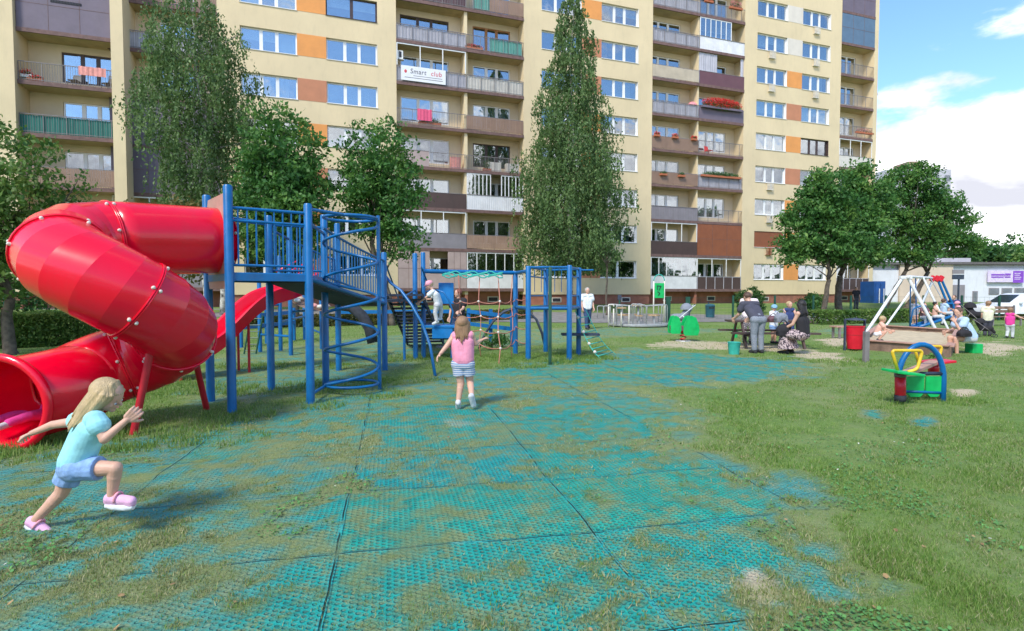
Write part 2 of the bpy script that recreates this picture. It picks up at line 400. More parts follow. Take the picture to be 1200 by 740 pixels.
blade_mat('grass_green', (.10, .22, .035), (.19, .32, .06), (.34, .43, .14))
blade_mat('grass_dry', (.19, .24, .08), (.34, .35, .15), (.50, .47, .27))
def blades(name, pts, hgt, wid, m, lean=.6, label=None):
    n = len(pts); ang = rng.random(n)*2*math.pi; la = rng.random(n)*2*math.pi; ln = np.abs(rng.normal(0, lean, n))*hgt
    zb = height(pts[:, 0], pts[:, 1])
    a = np.stack([pts[:, 0]-np.cos(ang)*wid/2, pts[:, 1]-np.sin(ang)*wid/2, zb-.008], 1)
    c = np.stack([pts[:, 0]+np.cos(ang)*wid/2, pts[:, 1]+np.sin(ang)*wid/2, zb-.008], 1)
    t = np.stack([pts[:, 0]+np.cos(la)*ln, pts[:, 1]+np.sin(la)*ln, zb+hgt], 1)
    Vv = np.stack([a, c, t], 1).reshape(-1, 3)
    o = fastmesh(name, Vv, np.arange(n*3).reshape(-1, 3), m)
    return tag(o, label, None, None, 'stuff')
def scatter(n, y0, y1, half=1.02, power=1.6):
    "ground points, denser near the playground's near edge"
    u = rng.random(n); y = (y0**(1-power)+u*(y1**(1-power)-y0**(1-power)))**(1/(1-power))
    x = (rng.random(n)*2-1)*half*y+ (rng.random(n)-.5)*1.0
    return np.stack([x, y], 1)
P_ = scatter(720000, 2.1, 26)
t_, s_, d_, z_ = masks(P_[:, 0], P_[:, 1])
cl = fbm(P_[:, 0]*3+40, P_[:, 1]*3, 3)
keep = rng.random(len(P_)) < np.where(z_ < .08, .7+.3*smoothstep(.35, .65, cl), np.clip(.50*(1-t_*1.6), .03, 1))*(1-s_*.9)
P_ = P_[keep]; z_ = z_[keep]; d_ = d_[keep]; cl = cl[keep]; t_ = t_[keep]
hh = (.010+.026*rng.random(len(P_))**2*(.5+cl))*np.where(z_ > .08, .62, 1.0)*(1+P_[:, 1]*.03)
ww = (.0035+.003*rng.random(len(P_)))*(1+P_[:, 1]*.16)
isd = rng.random(len(P_)) < np.where(z_ > .08, .40+.45*d_, .12+.42*d_)
blades('grass', P_[~isd], hh[~isd], ww[~isd], 'grass_green')
blades('dry_grass', P_[isd], hh[isd]*.9, ww[isd], 'grass_dry', lean=1.0)
# longer tufts left uncut round posts and under the slide
def tufts(name, spots, m, n_each=700):
    L_ = []; hs = []
    for (px, py, rx, ry, hg) in spots:
        c = gr(px, py); k = int(n_each*rx*ry*5)+60
        r_ = np.sqrt(rng.random(k)); a_ = rng.random(k)*6.283
        p = np.stack([c.x+rx*r_*np.cos(a_), c.y+ry*r_*np.sin(a_)], 1)
        w_ = fbm(p[:, 0]*6, p[:, 1]*6, 2); q = rng.random(k) < smoothstep(.25, .55, w_); p = p[q]; L_.append(p); hs.append((.72*hg*(.3+.7*rng.random(k))[q])*(.5+w_[q]))
    p = np.concatenate(L_); h_ = np.concatenate(hs)
    return blades(name, p, h_, .006+.003*rng.random(len(p))+.0006*p[:, 1], m, lean=.5)
SP = [(190, 515, 1.1, .5, .10), (270, 490, .5, .5, .12), (80, 520, 1.0, .45, .10), (365, 475, .5, .35, .11), (420, 462, .8, .5, .10), (470, 447, .8, .5, .10), (400, 450, 1.0, .6, .1),
      (620, 424, .9, .5, .12), (580, 430, 1.1, .4, .10), (670, 425, .7, .5, .12), (700, 420, .5, .4, .1), (1075, 470, .9, .45, .10), (640, 418, 1.6, .7, .09), (500, 420, 1.6, .8, .10),
      (330, 430, 1.8, .6, .10), (220, 455, 1.1, .7, .12), (30, 530, 1.0, .4, .12), (1000, 425, 1.0, .7, .08), (900, 420, .7, .6, .08), (310, 460, .6, .4, .1)]
tufts('long_grass', SP, 'grass_green')

# clover and fallen leaves in the lawn
mat('clover_leaf', (.08, .22, .05), .7, nscale=20, namt=.3); mat('clover_flower', (.62, .60, .52), .8); mat('dead_leaf', (.30, .19, .08), .8, nscale=20, namt=.4)
def flats(name, n, size, m, zlift, patchy):
    p = scatter(n, 2.2, 14); t1, s1, d1, z1 = masks(p[:, 0], p[:, 1]); c1 = fbm(p[:, 0]*1.4+9, p[:, 1]*1.4, 3)
    k = (t1 < .35) & (s1 < .3) & (rng.random(len(p)) < (smoothstep(.5, .66, c1) if patchy else .5)); p = p[k]; n = len(p)
    z = height(p[:, 0], p[:, 1])+zlift*(.5+rng.random(n)); a = rng.random(n)*6.283; s = size*(.6+.8*rng.random(n)); tl = rng.normal(0, .35, (n, 2))
    V_ = [np.stack([p[:, 0]+s*np.cos(a+q), p[:, 1]+s*np.sin(a+q), z+s*(np.cos(a+q)*tl[:, 0]+np.sin(a+q)*tl[:, 1])], 1) for q in (0, 1.2, 2.5, 3.7, 4.9)]
    V_ = np.stack(V_, 1).reshape(-1, 3); o = fastmesh(name, V_, np.arange(n*5).reshape(-1, 5), m, k=5); tag(o, kind='stuff')
flats('clover', 60000, .008, 'clover_leaf', .022, True); flats('clover_flowers', 500, .007, 'clover_flower', .04, True); flats('fallen_leaves', 450, .012, 'dead_leaf', .018, False)
# ============================================================ APARTMENT BLOCK
mat('render_cream', (.71, .575, .36), .85, nscale=.35, namt=.05, bump=.15, bscale=40, dirt=.12)
mat('render_recess', (.66, .545, .38), .85, nscale=.5, namt=.06, bump=.15, bscale=40)
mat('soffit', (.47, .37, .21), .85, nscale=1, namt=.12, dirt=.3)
mat('plinth_red', (.33, .13, .085), .8, nscale=2, namt=.15, bump=.3, dirt=.25)
mat('panel_orange', (.74, .31, .09), .8, nscale=1.2, namt=.06)
mat('panel_terracotta', (.52, .22, .12), .8, nscale=1.2, namt=.07)
mat('panel_white', (.68, .62, .54), .8, nscale=1.2, namt=.05)
mat('pvc_white', (.80, .80, .80), .35, nscale=3, namt=.04)
mat('frame_dark', (.06, .035, .03), .4, namt=.2)
mat('frame_wood', (.36, .15, .05), .5, namt=.2)
mat('slab_edge', (.17, .10, .09), .8, nscale=4, namt=.2, dirt=.3)
mat('rail_steel', (.20, .18, .18), .5, nscale=6, namt=.15)
mat('roofing', (.12, .11, .11), .9)
CLAD = dict(brown=(.17, .085, .07), planks=(.27, .17, .12), slats=(.34, .22, .16), grey=(.24, .22, .24), cloth=(.46, .45, .50), beige=(.52, .44, .33), white=(.72, .72, .74),
            green=(.01, .16, .13), turq=(.14, .50, .40), mauve=(.42, .32, .30), purple=(.15, .12, .16), darkbrown=(.075, .045, .04), rust=(.27, .085, .035), plum=(.14, .06, .075), blueglass=(.10, .17, .26), ivory=(.66, .62, .55))
for k_, c_ in CLAD.items(): mat('clad_'+k_, c_, .6, nscale=1.5, namt=.08, dirt=.12)
def glass_mat():
    m = bpy.data.materials.new('glass'); m.use_nodes = True; MATS['glass'] = m; N, L = m.node_tree.nodes, m.node_tree.links
    N.remove(N['Principled BSDF'])
    g = N.new('ShaderNodeBsdfGlossy'); g.inputs['Roughness'].default_value = .02; g.inputs['Color'].default_value = (.95, .97, 1, 1)
    t = N.new('ShaderNodeBsdfTransparent'); t.inputs[0].default_value = (.62, .70, .72, 1)
    n = N.new('ShaderNodeTexNoise'); n.inputs['Scale'].default_value = .8; tc_ = N.new('ShaderNodeTexCoord'); L.new(tc_.outputs['Object'], n.inputs['Vector'])
    b = N.new('ShaderNodeBump'); b.inputs['Strength'].default_value = .25; b.inputs['Distance'].default_value = .05; L.new(n.outputs['Fac'], b.inputs['Height']); L.new(b.outputs[0], g.inputs['Normal'])
    x = N.new('ShaderNodeMixShader'); x.inputs[0].default_value = .34; L.new(t.outputs[0], x.inputs[1]); L.new(g.outputs[0], x.inputs[2]); L.new(x.outputs[0], N['Material Output'].inputs[0])
glass_mat()
def curtain_mat(name, c, fold=1.0):
    m = mat(name, c, .8, nscale=1.5, namt=.1); N, L = m.node_tree.nodes, m.node_tree.links
    w = N.new('ShaderNodeTexWave'); w.bands_direction = 'X'; w.inputs['Scale'].default_value = 4.5; w.inputs['Distortion'].default_value = 1.2; w.inputs['Detail'].default_value = 1
    tc_ = N.new('ShaderNodeTexCoord'); L.new(tc_.outputs['Object'], w.inputs['Vector'])
    b = N.new('ShaderNodeBump'); b.inputs['Strength'].default_value = fold; b.inputs['Distance'].default_value = .06; L.new(w.outputs['Fac'], b.inputs['Height']); L.new(b.outputs[0], N['Principled BSDF'].inputs['Normal'])
curtain_mat('curtain_white', (.50, .52, .56)); curtain_mat('curtain_grey', (.32, .34, .38)); curtain_mat('unlit_interior', (.035, .035, .045), .5); curtain_mat('blind_white', (.78, .79, .80), .0); curtain_mat('curtain_warm', (.45, .36, .30))
block = thing('apartment_block', 'long cream eleven storey block of flats with orange panels and brown balconies behind the playground', 'apartment building', (0, BD, 0), BA)
def bp_(x, y, z): return Vector((0, BD, 0))+Matrix.Rotation(BA, 3, 'Z') @ Vector((x, y, z))
def bb(name, m, mb, parent=block, **k): return mb.build(name, m, parent, world_pts=False, **k)
def s_of(px, n):
    t = (px-600)/F_PX*1.0
    return (t*BD+n*(t*_ca+_sa))/(_ca-t*_sa)
ST, Z0, WT, WH = 2.8, 1.80, 4.05, 1.38       # storey, first floor level, window head, window height
NF = 11; ZP = 1.40; ZR = Z0+ST*NF+.9
wr = random.Random(3)
def window(x0, x1, zb, zt, y, parent=block, frame='pvc_white', split=(.36, .64), cur=None, dark=False, door=False):
    """white three-light window; y = local depth of the frame"""
    f = MB(); fw = .075; d0, d1 = y, y+.07
    f.bx(x0, x1, d0, d1, zb, zb+fw); f.bx(x0, x1, d0, d1, zt-fw, zt)
    xs_ = [x0]+[x0+(x1-x0)*q for q in split]+[x1]
    f.bx(x0, x0+fw, d0, d1, zb+fw, zt-fw); f.bx(x1-fw, x1, d0, d1, zb+fw, zt-fw)
    mw = .10
    for q in xs_[1:-1]: f.bx(q-mw, q+mw, d0-.012, d1, zb+fw, zt-fw)
    o = bb('window', frame, f, parent)
    g = MB().bx(x0+fw/2, x1-fw/2, y+.03, y+.036, zb+fw/2, zt-fw/2); bb('pane', 'glass', g, o)
    if cur is None and zb < 6.6: cur = wr.choice(['curtain_grey', 'unlit_interior', 'unlit_interior', 'curtain_warm'])
    c = cur or wr.choice(['curtain_white', 'curtain_white', 'curtain_grey', 'curtain_grey', 'unlit_interior', 'unlit_interior', 'blind_white', 'curtain_warm'])
    back = MB().bx(x0, x1, y+.5, y+.52, zb-.1, zt+.1); bb('room', 'unlit_interior', back, o)  # near-black sheet: the unlit room's shade put into its colour
    if c != 'unlit_interior':
        cmb = MB(); n = len(xs_)-1
        for i in range(n):
            q = wr.random()
            if q < .18 and not c.startswith('blind'): continue
            a, b_ = xs_[i]+.02, xs_[i+1]-.02; zlo = zb+.02
            if c == 'blind_white': zlo = zb+(zt-zb)*wr.choice([.02, .02, .25, .5])
            elif q < .4: b_ = a+(b_-a)*.55
            m_ = 10; vs = []
            for k in range(m_+1):
                xx = a+(b_-a)*k/m_; yy = y+.13+(.02*math.sin(k*2.4) if c != 'blind_white' else 0)
                vs += [(xx, yy, zlo), (xx, yy, zt-.02)]
            cmb.add(vs, [(2*k, 2*k+2, 2*k+3, 2*k+1) for k in range(m_)])
        if cmb.v: bb('curtain', c, cmb, o)
    return o
# walls of a bay with two window columns
def win_bay(x0, x1, wins, kmax, yf=0., skipmat=None, pans=None, kvis=range(0, 11), opts={}):
    w = MB(); D = .32
    zb = [WT-WH+ST*k for k in range(NF)]; zt = [WT+ST*k for k in range(NF)]
    w.bx(x0, x1, yf, yf+D, ZP, zb[0])
    for k in range(NF):
        top = zb[k+1] if k+1 < NF else ZR
        w.bx(x0, x1, yf, yf+D, zt[k], top)
        edges = [x0]+[e for q in wins for e in q]+[x1]
        for i in range(0, len(edges), 2):
            a, b_ = edges[i], edges[i+1]
            if pans and i == 2 and pans[k]:
                bb('coloured_panel', pans[k], MB().bx(a, b_, yf-.012, yf+D, zb[k], zt[k]))
            else: w.bx(a, b_, yf, yf+D, zb[k], zt[k])
    bb('wall', 'render_cream', w)
    bb('plinth', 'plinth_red', MB().bx(x0+.04, x1-.04, yf+.10, yf+D, -.6, ZP))
    for j, (a, b_) in enumerate(wins):
        for k in kvis:
            if k > kmax: continue
            o_ = opts.get((j, k), {})
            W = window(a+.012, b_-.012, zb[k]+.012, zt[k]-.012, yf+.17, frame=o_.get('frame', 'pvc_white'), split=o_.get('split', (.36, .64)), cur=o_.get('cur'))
            r_ = MB()   # white reveals and sill
            r_.bx(b_-.010, b_+.004, yf-.006, yf+.168, zb[k], zt[k]); r_.bx(a-.02, b_+.02, yf-.05, yf+.165, zb[k]-.025, zb[k]+.008)
            bb('sill', 'pvc_white' if o_.get('frame', 'pvc_white') == 'pvc_white' else 'frame_dark', r_, W)
            if o_.get('shutter'): bb('shutter', 'clad_rust', MB().bx(a, b_, yf+.06, yf+.10, zb[k], zt[k]), W)
            if o_.get('grille'):
                cx = a+(b_-a)*.45; gm_ = MB(); c_ = 'clad_rust' if o_.get('shutter') else 'clad_ivory'
                gm_.bx(cx-.30, cx+.36, yf-.20, yf-.17, zb[k]-.66, zb[k]-.62); gm_.bx(cx-.30, cx+.36, yf-.20, yf-.17, zb[k]-.06, zb[k]-.03)
                for q in range(8): gm_.bx(cx-.30+q*.088, cx-.27+q*.088, yf-.195, yf-.175, zb[k]-.62, zb[k]-.06)
                gm_.bx(cx-.30, cx-.27, yf-.17, yf, zb[k]-.06, zb[k]-.03); gm_.bx(cx+.33, cx+.36, yf-.17, yf, zb[k]-.06, zb[k]-.03)
                gm_.bx(cx-.28, cx+.34, yf-.168, yf-.01, zb[k]-.66, zb[k]-.63); gm_.bx(cx+.12, cx+.34, yf-.03, yf-.005, zb[k]-.62, zb[k]-.07)
                bb('grille', c_, gm_, W)
    b_ = MB()
    for zz in (.55,):
        for xx in (x0+2.3, x1-2.6): 
            f_ = MB(); f_.bx(xx, xx+.8, yf+.07, yf+.10, zz+.25, zz+.62); o = bb('cellar_window', 'clad_ivory', f_); bb('pane', 'unlit_interior', MB().bx(xx+.08, xx+.72, yf+.055, yf+.07, zz+.31, zz+.56), o)
O, Tc, Wp = 'panel_orange', 'panel_terracotta', 'panel_white'
L1, L2 = (-17.84, -14.54), (-12.77, -9.53)
win_bay(-19.1, -8.28, [L1, L2], 7, pans=[O, O, Tc, O, Tc, O, O, Tc, O, O, O], opts={(1, 6): dict(frame='frame_dark', split=(.5,), cur='blind_white'), (0, 5): dict(cur='blind_white'), (0, 6): dict(cur='blind_white'), (1, 5): dict(cur='curtain_grey'), (0, 4): dict(cur='curtain_white'), (1, 2): dict(cur='curtain_grey')})
win_bay(.90, 11.80, [(2.31, 5.55), (7.25, 10.49)], 8, pans=[Tc, O, Tc, O, O, Tc, Tc, O, O, O, O], opts={(1, 7): dict(cur='blind_white'), (1, 0): dict(split=(.5,), cur='unlit_interior'), (1, 6): dict(cur='curtain_grey')})
go_ = lambda **k: dict(grille=True, **k)
win_bay(20.80, 31.65, [(22.13, 25.40), (27.09, 30.33)], 9, pans=[O, O, O, Tc, O, Tc, O, Wp, Wp, Wp, Wp],
        opts={(1, 8): go_(cur='curtain_grey'), (1, 7): go_(cur='curtain_white'), (1, 6): go_(cur='curtain_white'), (0, 7): go_(cur='blind_white'), (0, 6): go_(cur='curtain_white'), (0, 3): go_(cur='curtain_white'), (0, 1): go_(shutter=True),
              (1, 4): dict(frame='frame_dark', cur='curtain_grey'), (0, 0): dict(cur='unlit_interior'), (0, 2): go_(cur='curtain_grey'), (0, 5): dict(cur='blind_white'), (1, 5): dict(cur='blind_white'), (0, 4): dict(cur='curtain_white'), (1, 0): dict(cur='curtain_grey')})
# ---- balconies
def pickets(x0, x1, y, z0, z1, gap=.115):
    m = MB(); m.bx(x0, x1, y-.02, y+.02, z1-.04, z1); m.bx(x0, x1, y-.012, y+.012, z0+.06, z0+.09)
    n = max(2, int((x1-x0)/gap))
    for i in range(n+1): 
        x = x0+.01+(x1-x0-.02)*i/n; w = .018 if i % 9 == 0 else .007
        m.bx(x-w, x+w, y-w, y+w, z0, z1-.04)
    return m
def boards(x0, x1, y, z0, z1, bw=.12, gp=.012):
    m = MB(); n = max(2, int((x1-x0)/bw)); w = (x1-x0)/n
    for i in range(n): m.bx(x0+i*w+gp/2, x0+(i+1)*w-gp/2, y, y+.018, z0+wr.random()*.01, z1-wr.random()*.012)
    return m
def fabric(x0, x1, y, z0, z1):
    m = MB(); n = int((x1-x0)/.06); vs = []
    for i in range(n+1):
        x = x0+(x1-x0)*i/n; yy = y+.012*math.sin(i*1.7)+.01*math.sin(i*.6+1)
        vs += [(x, yy, z0), (x, yy, z1+.01*math.sin(i*.9))]
    return m.add(vs, [(2*i, 2*i+2, 2*i+3, 2*i+1) for i in range(n)])
def balcony(x0, x1, k, yf, depth, kind, wx, frame='pvc_white', sideL=False, sideR=False, cur=None):
    """one storey of a balcony stack: slab with its railing, window wall behind"""
    zf = Z0+ST*k
    sl_ = bb('balcony', 'slab_edge', MB().bx(x0, x1, yf-.04, yf+.06, zf-.17, zf+.05))
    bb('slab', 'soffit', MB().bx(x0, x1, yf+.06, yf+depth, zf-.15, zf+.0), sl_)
    zt = WT+ST*k; yw = yf+depth
    wl_ = MB(); a, b_ = wx
    wl_.bx(x0, x1, yw, yw+.2, zt, zf+ST-.15); wl_.bx(x0, a, yw, yw+.2, zf, zt); wl_.bx(b_, x1, yw, yw+.2, zf, zt); wl_.bx(a, b_, yw, yw+.2, zf, zf+.55)
    bb('recess_wall', 'render_recess', wl_, sl_)
    o = window(a+.01, b_-.01, zf+.56, zt-.01, yw+.06, frame=frame, cur=cur)
    z0, z1 = zf+.05, zf+1.08; y = yf+.0
    def P(m, nm='railing_panel', mm=None): return bb(nm, mm, m, sl_)
    for kd in kind.split('+'):
        c, _, ar = kd.partition(':'); lo, hi = x0+.02, x1-.02
        if ar:
            f0, f1 = [float(q) for q in ar.split(',')]; lo, hi = x0+.02+(x1-x0-.04)*f0, x0+.02+(x1-x0-.04)*f1
        if c == 'rail': P(pickets(lo, hi, y+.02, z0, z1), 'railing', 'rail_steel')
        elif c in ('boards', 'slatboards', 'ivoryboards'): P(pickets(lo, hi, y+.035, z0, z1), 'railing', 'rail_steel'); P(boards(lo, hi, y-.012, z0+.05, z1-.05), 'railing_panel', {'boards': 'clad_planks', 'slatboards': 'clad_slats', 'ivoryboards': 'clad_beige'}[c])
        elif c.startswith('cloth_'): P(pickets(lo, hi, y-.01, z0, z1), 'railing', 'rail_steel'); P(fabric(lo, hi, y+.05, z0+.02, z1-.06), 'railing_panel', 'clad_'+c[6:])
        elif c.startswith('panel_'): P(MB().bx(lo, hi, y-.02, y+.015, z0, z1), 'railing_panel', 'clad_'+c[6:]); P(MB().bx(lo, hi, y-.035, y+.03, z1, z1+.035), 'handrail', 'rail_steel')
        elif c.startswith('ribbed_'):
            m = MB().bx(lo, hi, y+.0, y+.015, z0, z1)
            for i in range(int((hi-lo)/.16)): m.bx(lo+i*.16+.02, lo+i*.16+.05, y-.02, y, z0, z1)
            P(m, 'railing_panel', 'clad_'+c[7:]); P(MB().bx(lo, hi, y-.035, y+.03, z1, z1+.04), 'handrail', 'rail_steel')
        elif c.startswith('tinted_'):
            P(MB().bx(lo, hi, y-.005, y+.015, z0, z1), 'railing_panel', 'clad_'+c[7:])
            m = MB().bx(lo, hi, y-.03, y-.005, z1-.04, z1)
            for i in range(6): xx = lo+(hi-lo-.05)*i/5; m.bx(xx, xx+.05, y-.03, y-.005, z0, z1-.04)
            P(m, 'railing', 'clad_cloth')
        elif c == 'glazed':      # white glazing bars above the railing
            m = MB(); zt_ = zf+ST-.18; m.bx(lo, hi, y-.01, y+.04, zt_-.07, zt_)
            n = 6
            for i in range(n+1): xx = lo+(hi-lo-.06)*i/n; m.bx(xx, xx+.06, y-.005, y+.035, z1+.04, zt_-.07)
            g_ = P(m, 'glazing_frame', 'pvc_white'); bb('pane', 'glass', MB().bx(lo+.05, hi-.05, y+.012, y+.018, z1+.05, zt_-.07), g_)
        elif c == 'frame':
            m = MB(); zt_ = zf+ST-.18; m.bx(lo, hi, y-.01, y+.04, zt_-.08, zt_)
            for q in (0, .33, .66, 1): xx = lo+(hi-lo-.06)*q; m.bx(xx, xx+.06, y-.005, y+.035, z1+.04, zt_-.08)
            P(m, 'glazing_frame', 'pvc_white')
        elif c.startswith('shut_'):   # fully boarded up
            zt_ = zf+ST-.18; m = MB().bx(lo, hi, y-.02, y+.03, z0, zt_); nm = 'clad_'+c[5:]
            q_ = P(m, 'cladding', nm); g = MB()
            for q in (.33, .66): xx = lo+(hi-lo)*q; g.bx(xx-.01, xx+.01, y-.028, y-.02, z0, zt_)
            g.bx(lo, hi, y-.028, y-.021, z0+1.35, z0+1.37); bb('joint', 'slab_edge', g, q_)
        elif c == 'slit':
            P(MB().bx(x0+(x1-x0)*.36, x0+(x1-x0)*.68, y-.045, y-.022, z0+1.55, z0+1.68), 'ventilation_slit', 'unlit_interior')
        elif c == 'drape': P(fabric(lo, hi, y+.08, z1, zf+ST-.2), 'drape', 'clad_cloth')
    return sl_
def stack(x0, x1, yf, depth, wx, kinds, frames={}, curs={}):
    for k, kd in enumerate(kinds):
        if kd is None: continue
        balcony(x0, x1, k, yf, depth, kd, wx, frame=frames.get(k, 'pvc_white'), cur=curs.get(k))
DP = 1.15
# central pair
BL = ['shut_mauve:.0,.45+shut_mauve:.72,1+panel_mauve:.45,.72', 'panel_grey+frame', 'panel_darkbrown', 'rail+panel_mauve:.05,.45', 'rail', 'cloth_cloth+frame', 'cloth_cloth', 'rail+cloth_plum:.35,1', 'rail', 'rail']
BR = ['panel_white+glazed', 'slatboards', 'ribbed_white+glazed:0,.42+glazed:.6,1', 'rail', 'boards', 'cloth_ivory', 'rail+cloth_turq:.4,.97', 'boards:.4,1+cloth_turq:.12,.4+rail:0,.4', 'boards', 'rail']
xm = -3.42
stack(-8.28, xm, 0, DP, (-7.85, -4.4), BL, {7: 'frame_dark', 6: 'frame_dark'}, {5: 'curtain_grey', 0: 'unlit_interior'})
stack(xm, .90, 0, DP, (-2.62, .25), BR, {6: 'frame_wood', 3: 'frame_dark'}, {6: 'unlit_interior', 3: 'curtain_white'})
# right pair
CL = ['panel_white+glazed', 'panel_darkbrown+frame', 'ribbed_grey', 'boards', 'boards', 'cloth_cloth', 'ivoryboards', 'cloth_cloth', 'cloth_cloth', 'rail']
CR = ['tinted_darkbrown+frame', 'shut_rust', 'rail', 'cloth_cloth', 'rail', 'panel_purple', 'panel_plum+drape:0,.4+drape:.93,1', 'ribbed_white+glazed:0,.7', 'rail', 'rail']
xm2 = 16.25
stack(11.80, xm2, 0, DP, (11.9, 15.2), CL, {}, {5: 'curtain_white', 6: 'curtain_grey', 0: 'unlit_interior'})
stack(xm2, 20.80, 0, DP, (16.9, 19.9), CR, {}, {2: 'blind_white', 0: 'unlit_interior'})
# end stack
DR = ['tinted_darkbrown+frame', 'shut_rust', 'rail', 'rail', 'panel_ivory+frame', 'rail', 'rail', 'rail', 'shut_blueglass', 'shut_purple', 'shut_purple']
stack(31.65, 35.75, 0, DP, (31.8, 34.8), DR, {}, {0: 'unlit_interior'})
# left recess behind the birch and the forward bay at the far left
xr1 = s_of(153, 0)
stack(xr1-.8, -19.1, 0, DP, (-22.4, -20.4), ['shut_grey', 'panel_grey+frame', 'shut_purple', 'shut_purple', 'rail', 'cloth_cloth', 'boards', 'panel_purple', 'shut_purple'])
YA = -1.3
a0, a1, a2 = s_of(27, YA+.05), s_of(138, YA), s_of(152.5, YA)
AK = ['boards', 'slatboards', 'boards', 'cloth_green', 'rail', 'shut_purple+slit', 'shut_purple', 'shut_purple']
stack(a0, a1, YA+.30, 1.35, (a0+1.55, a1-.12), AK, {4: 'frame_dark'}, {4: 'curtain_grey', 3: 'curtain_white', 2: 'curtain_white'})
# piers, dividers, ends
pr_ = MB()
for q in ((a1, a2, YA, 2.4, -.6, ZR), (xm-.11, xm+.11, .10, DP+.2, ZP, ZR), (xm2-.07, xm2+.07, .12, DP+.2, ZP, ZR), (35.75, 36.24, 0, 11, ZP, ZR)): bb('pier', 'render_cream', MB().bx(*q))
pass
# returns beside every recess, roof, rear body
rt = MB()
for x in (-8.28, .90, 11.80, 20.80, 31.65, -19.1): 
    lft = x in (-8.28, 11.80, 31.65)
    rt.bx(x-.25 if lft else x+.001, x-.001 if lft else x+.25, .32, 1.6, ZP, ZR)
bb('return_wall', 'render_cream', rt)
bb('rear_body', 'render_cream', MB().bx(a2-6, 35.75, 1.9, 11, -.6, ZR-.3).bx(-60, a2-6.01, .9, 11, -.6, ZR-.3))
bb('roof', 'roofing', MB().bx(-60, 36.4, -.3, 11.2, ZR+.002, ZR+.35))
for (q0, q1) in ((-8.28, .9), (11.8, 20.8), (31.65, 36.2), (xr1-.8, -19.1)): bb('cellar_wall', 'plinth_red', MB().bx(q0, q1, .9, 1.4, -.6, Z0-.17))
for q in (xm, xm2): bb('cellar_pier', 'plinth_red', MB().bx(q-.1, q+.1, .12, .9, -.6, Z0-.17))
bb('cellar_wall', 'plinth_red', MB().bx(a0-.5, a1-.01, -.4, 1, -.6, Z0-.17))

for q in (-6.2, -1.6, 13.6, 18.0, 33.3):
    o = bb('cellar_window', 'clad_ivory', MB().bx(q, q+.85, .87, .90, .85, 1.25)); bb('pane', 'unlit_interior', MB().bx(q+.08, q+.77, .855, .87, .91, 1.19), o)
# far-left bay, one window column just inside the frame
win_bay(a0-8.2, a0-.01, [(a0-6.8, a0-3.9)], 5, yf=YA, kvis=range(2, 6))
bb('return_wall', 'render_cream', MB().bx(a0-.25, a0-.012, YA+.32, 1.0, ZP, ZR))
dp_ = MB()
for x in (1.05, 31.45, 20.95): dp_.cyl((x, -.06, .6), (x, -.06, ZR-.2), .05, seg=8)
# ---- things on the balconies
def on_balc(px, k, yf, dz, side=0):
    x = s_of(px, yf); return bp_(x, yf, Z0+ST*k+dz)
mat('petal_red', (.75, .02, .02), .6, nscale=30, namt=.3); mat('petal_pink', (.75, .25, .28), .6, nscale=30, namt=.3); mat('leaf_pot', (.05, .13, .03), .6, nscale=20, namt=.4)
mat('terracotta', (.42, .13, .06), .8); mat('plastic_white', (.75, .75, .73), .4); mat('plastic_black', (.02, .02, .025), .4); mat('fabric_pink', (.70, .10, .20), .8); mat('fabric_salmon', (.72, .30, .26), .8)
def leafy(n, c, r, s, m_seed=0):
    rr = np.random.default_rng(m_seed); p = rr.normal(0, 1, (n, 3)); p /= np.linalg.norm(p, axis=1)[:, None]; p *= (rr.random(n)**.4)[:, None]
    p = p*np.array(r)+np.array(c); a = rr.normal(0, 1, (n, 3)); a /= np.linalg.norm(a, axis=1)[:, None]; b = np.cross(a, rr.normal(0, 1, (n, 3))); b /= np.linalg.norm(b, axis=1)[:, None]
    return np.stack([p-a*s, p+b*s*.5, p+a*s, p-b*s*.5], 1).reshape(-1, 3)
def flower_box(px, k, yf, w, m, label, dz=.95, n=120, hgt=.16, pot='terracotta', group='flower boxes on the balcony railings'):
    c = on_balc(px, k, yf, dz); t = thing('flower_box', label, 'flower box', c, BA, group)
    MB().bx(-w/2, w/2, -.10, .10, 0, .16).build('box', pot, t, world_pts=False)
    Vv = leafy(n, (0, 0, .16+hgt*.6), (w/2+.05, .16, hgt), .05, int(px)); o = fastmesh('flowers', Vv, np.arange(len(Vv)).reshape(-1, 4), m, k=4); o.parent = t
    Vv = leafy(n, (0, 0, .16+hgt*.3), (w/2, .14, hgt*.8), .05, int(px)+1); o = fastmesh('leaves', Vv, np.arange(len(Vv)).reshape(-1, 4), 'leaf_pot', k=4); o.parent = t
    return t
flower_box(843, 5, -.20, 4.1, 'petal_red', 'long trough of massed bright red geraniums over a dark purple balcony panel', .90, 3200, .50, 'clad_purple')
flower_box(768, 4, -.12, .5, 'petal_red', 'small red flower box at the left end of the brown boarded fourth floor balcony railing')
flower_box(789, 4, -.12, .55, 'petal_red', 'middle one of three flower boxes on the brown boarded fourth floor balcony railing')
flower_box(811, 4, -.12, .5, 'petal_red', 'right one of three flower boxes on the brown boarded balcony railing')
flower_box(776, 3, -.12, .6, 'leaf_pot', 'dark green planter hung left on the boarded balcony under three flower boxes', .72, 90, .14)
flower_box(797, 3, -.12, .6, 'leaf_pot', 'dark green planter hung right on the boarded balcony under three flower boxes', .72, 90, .14)
flower_box(843, 3, -.10, 4.0, 'leaf_pot', 'long green trough of trailing plants above a blue grey balcony cloth', .92, 900, .22)
flower_box(826, 8, -.1, .8, 'petal_red', 'red flowers hanging at the left of the top right balcony', 1.0, 200, .3)
flower_box(857, 8, -.1, 1.3, 'petal_pink', 'straggling pink flowers at the right of the top right balcony', .9, 260, .35)
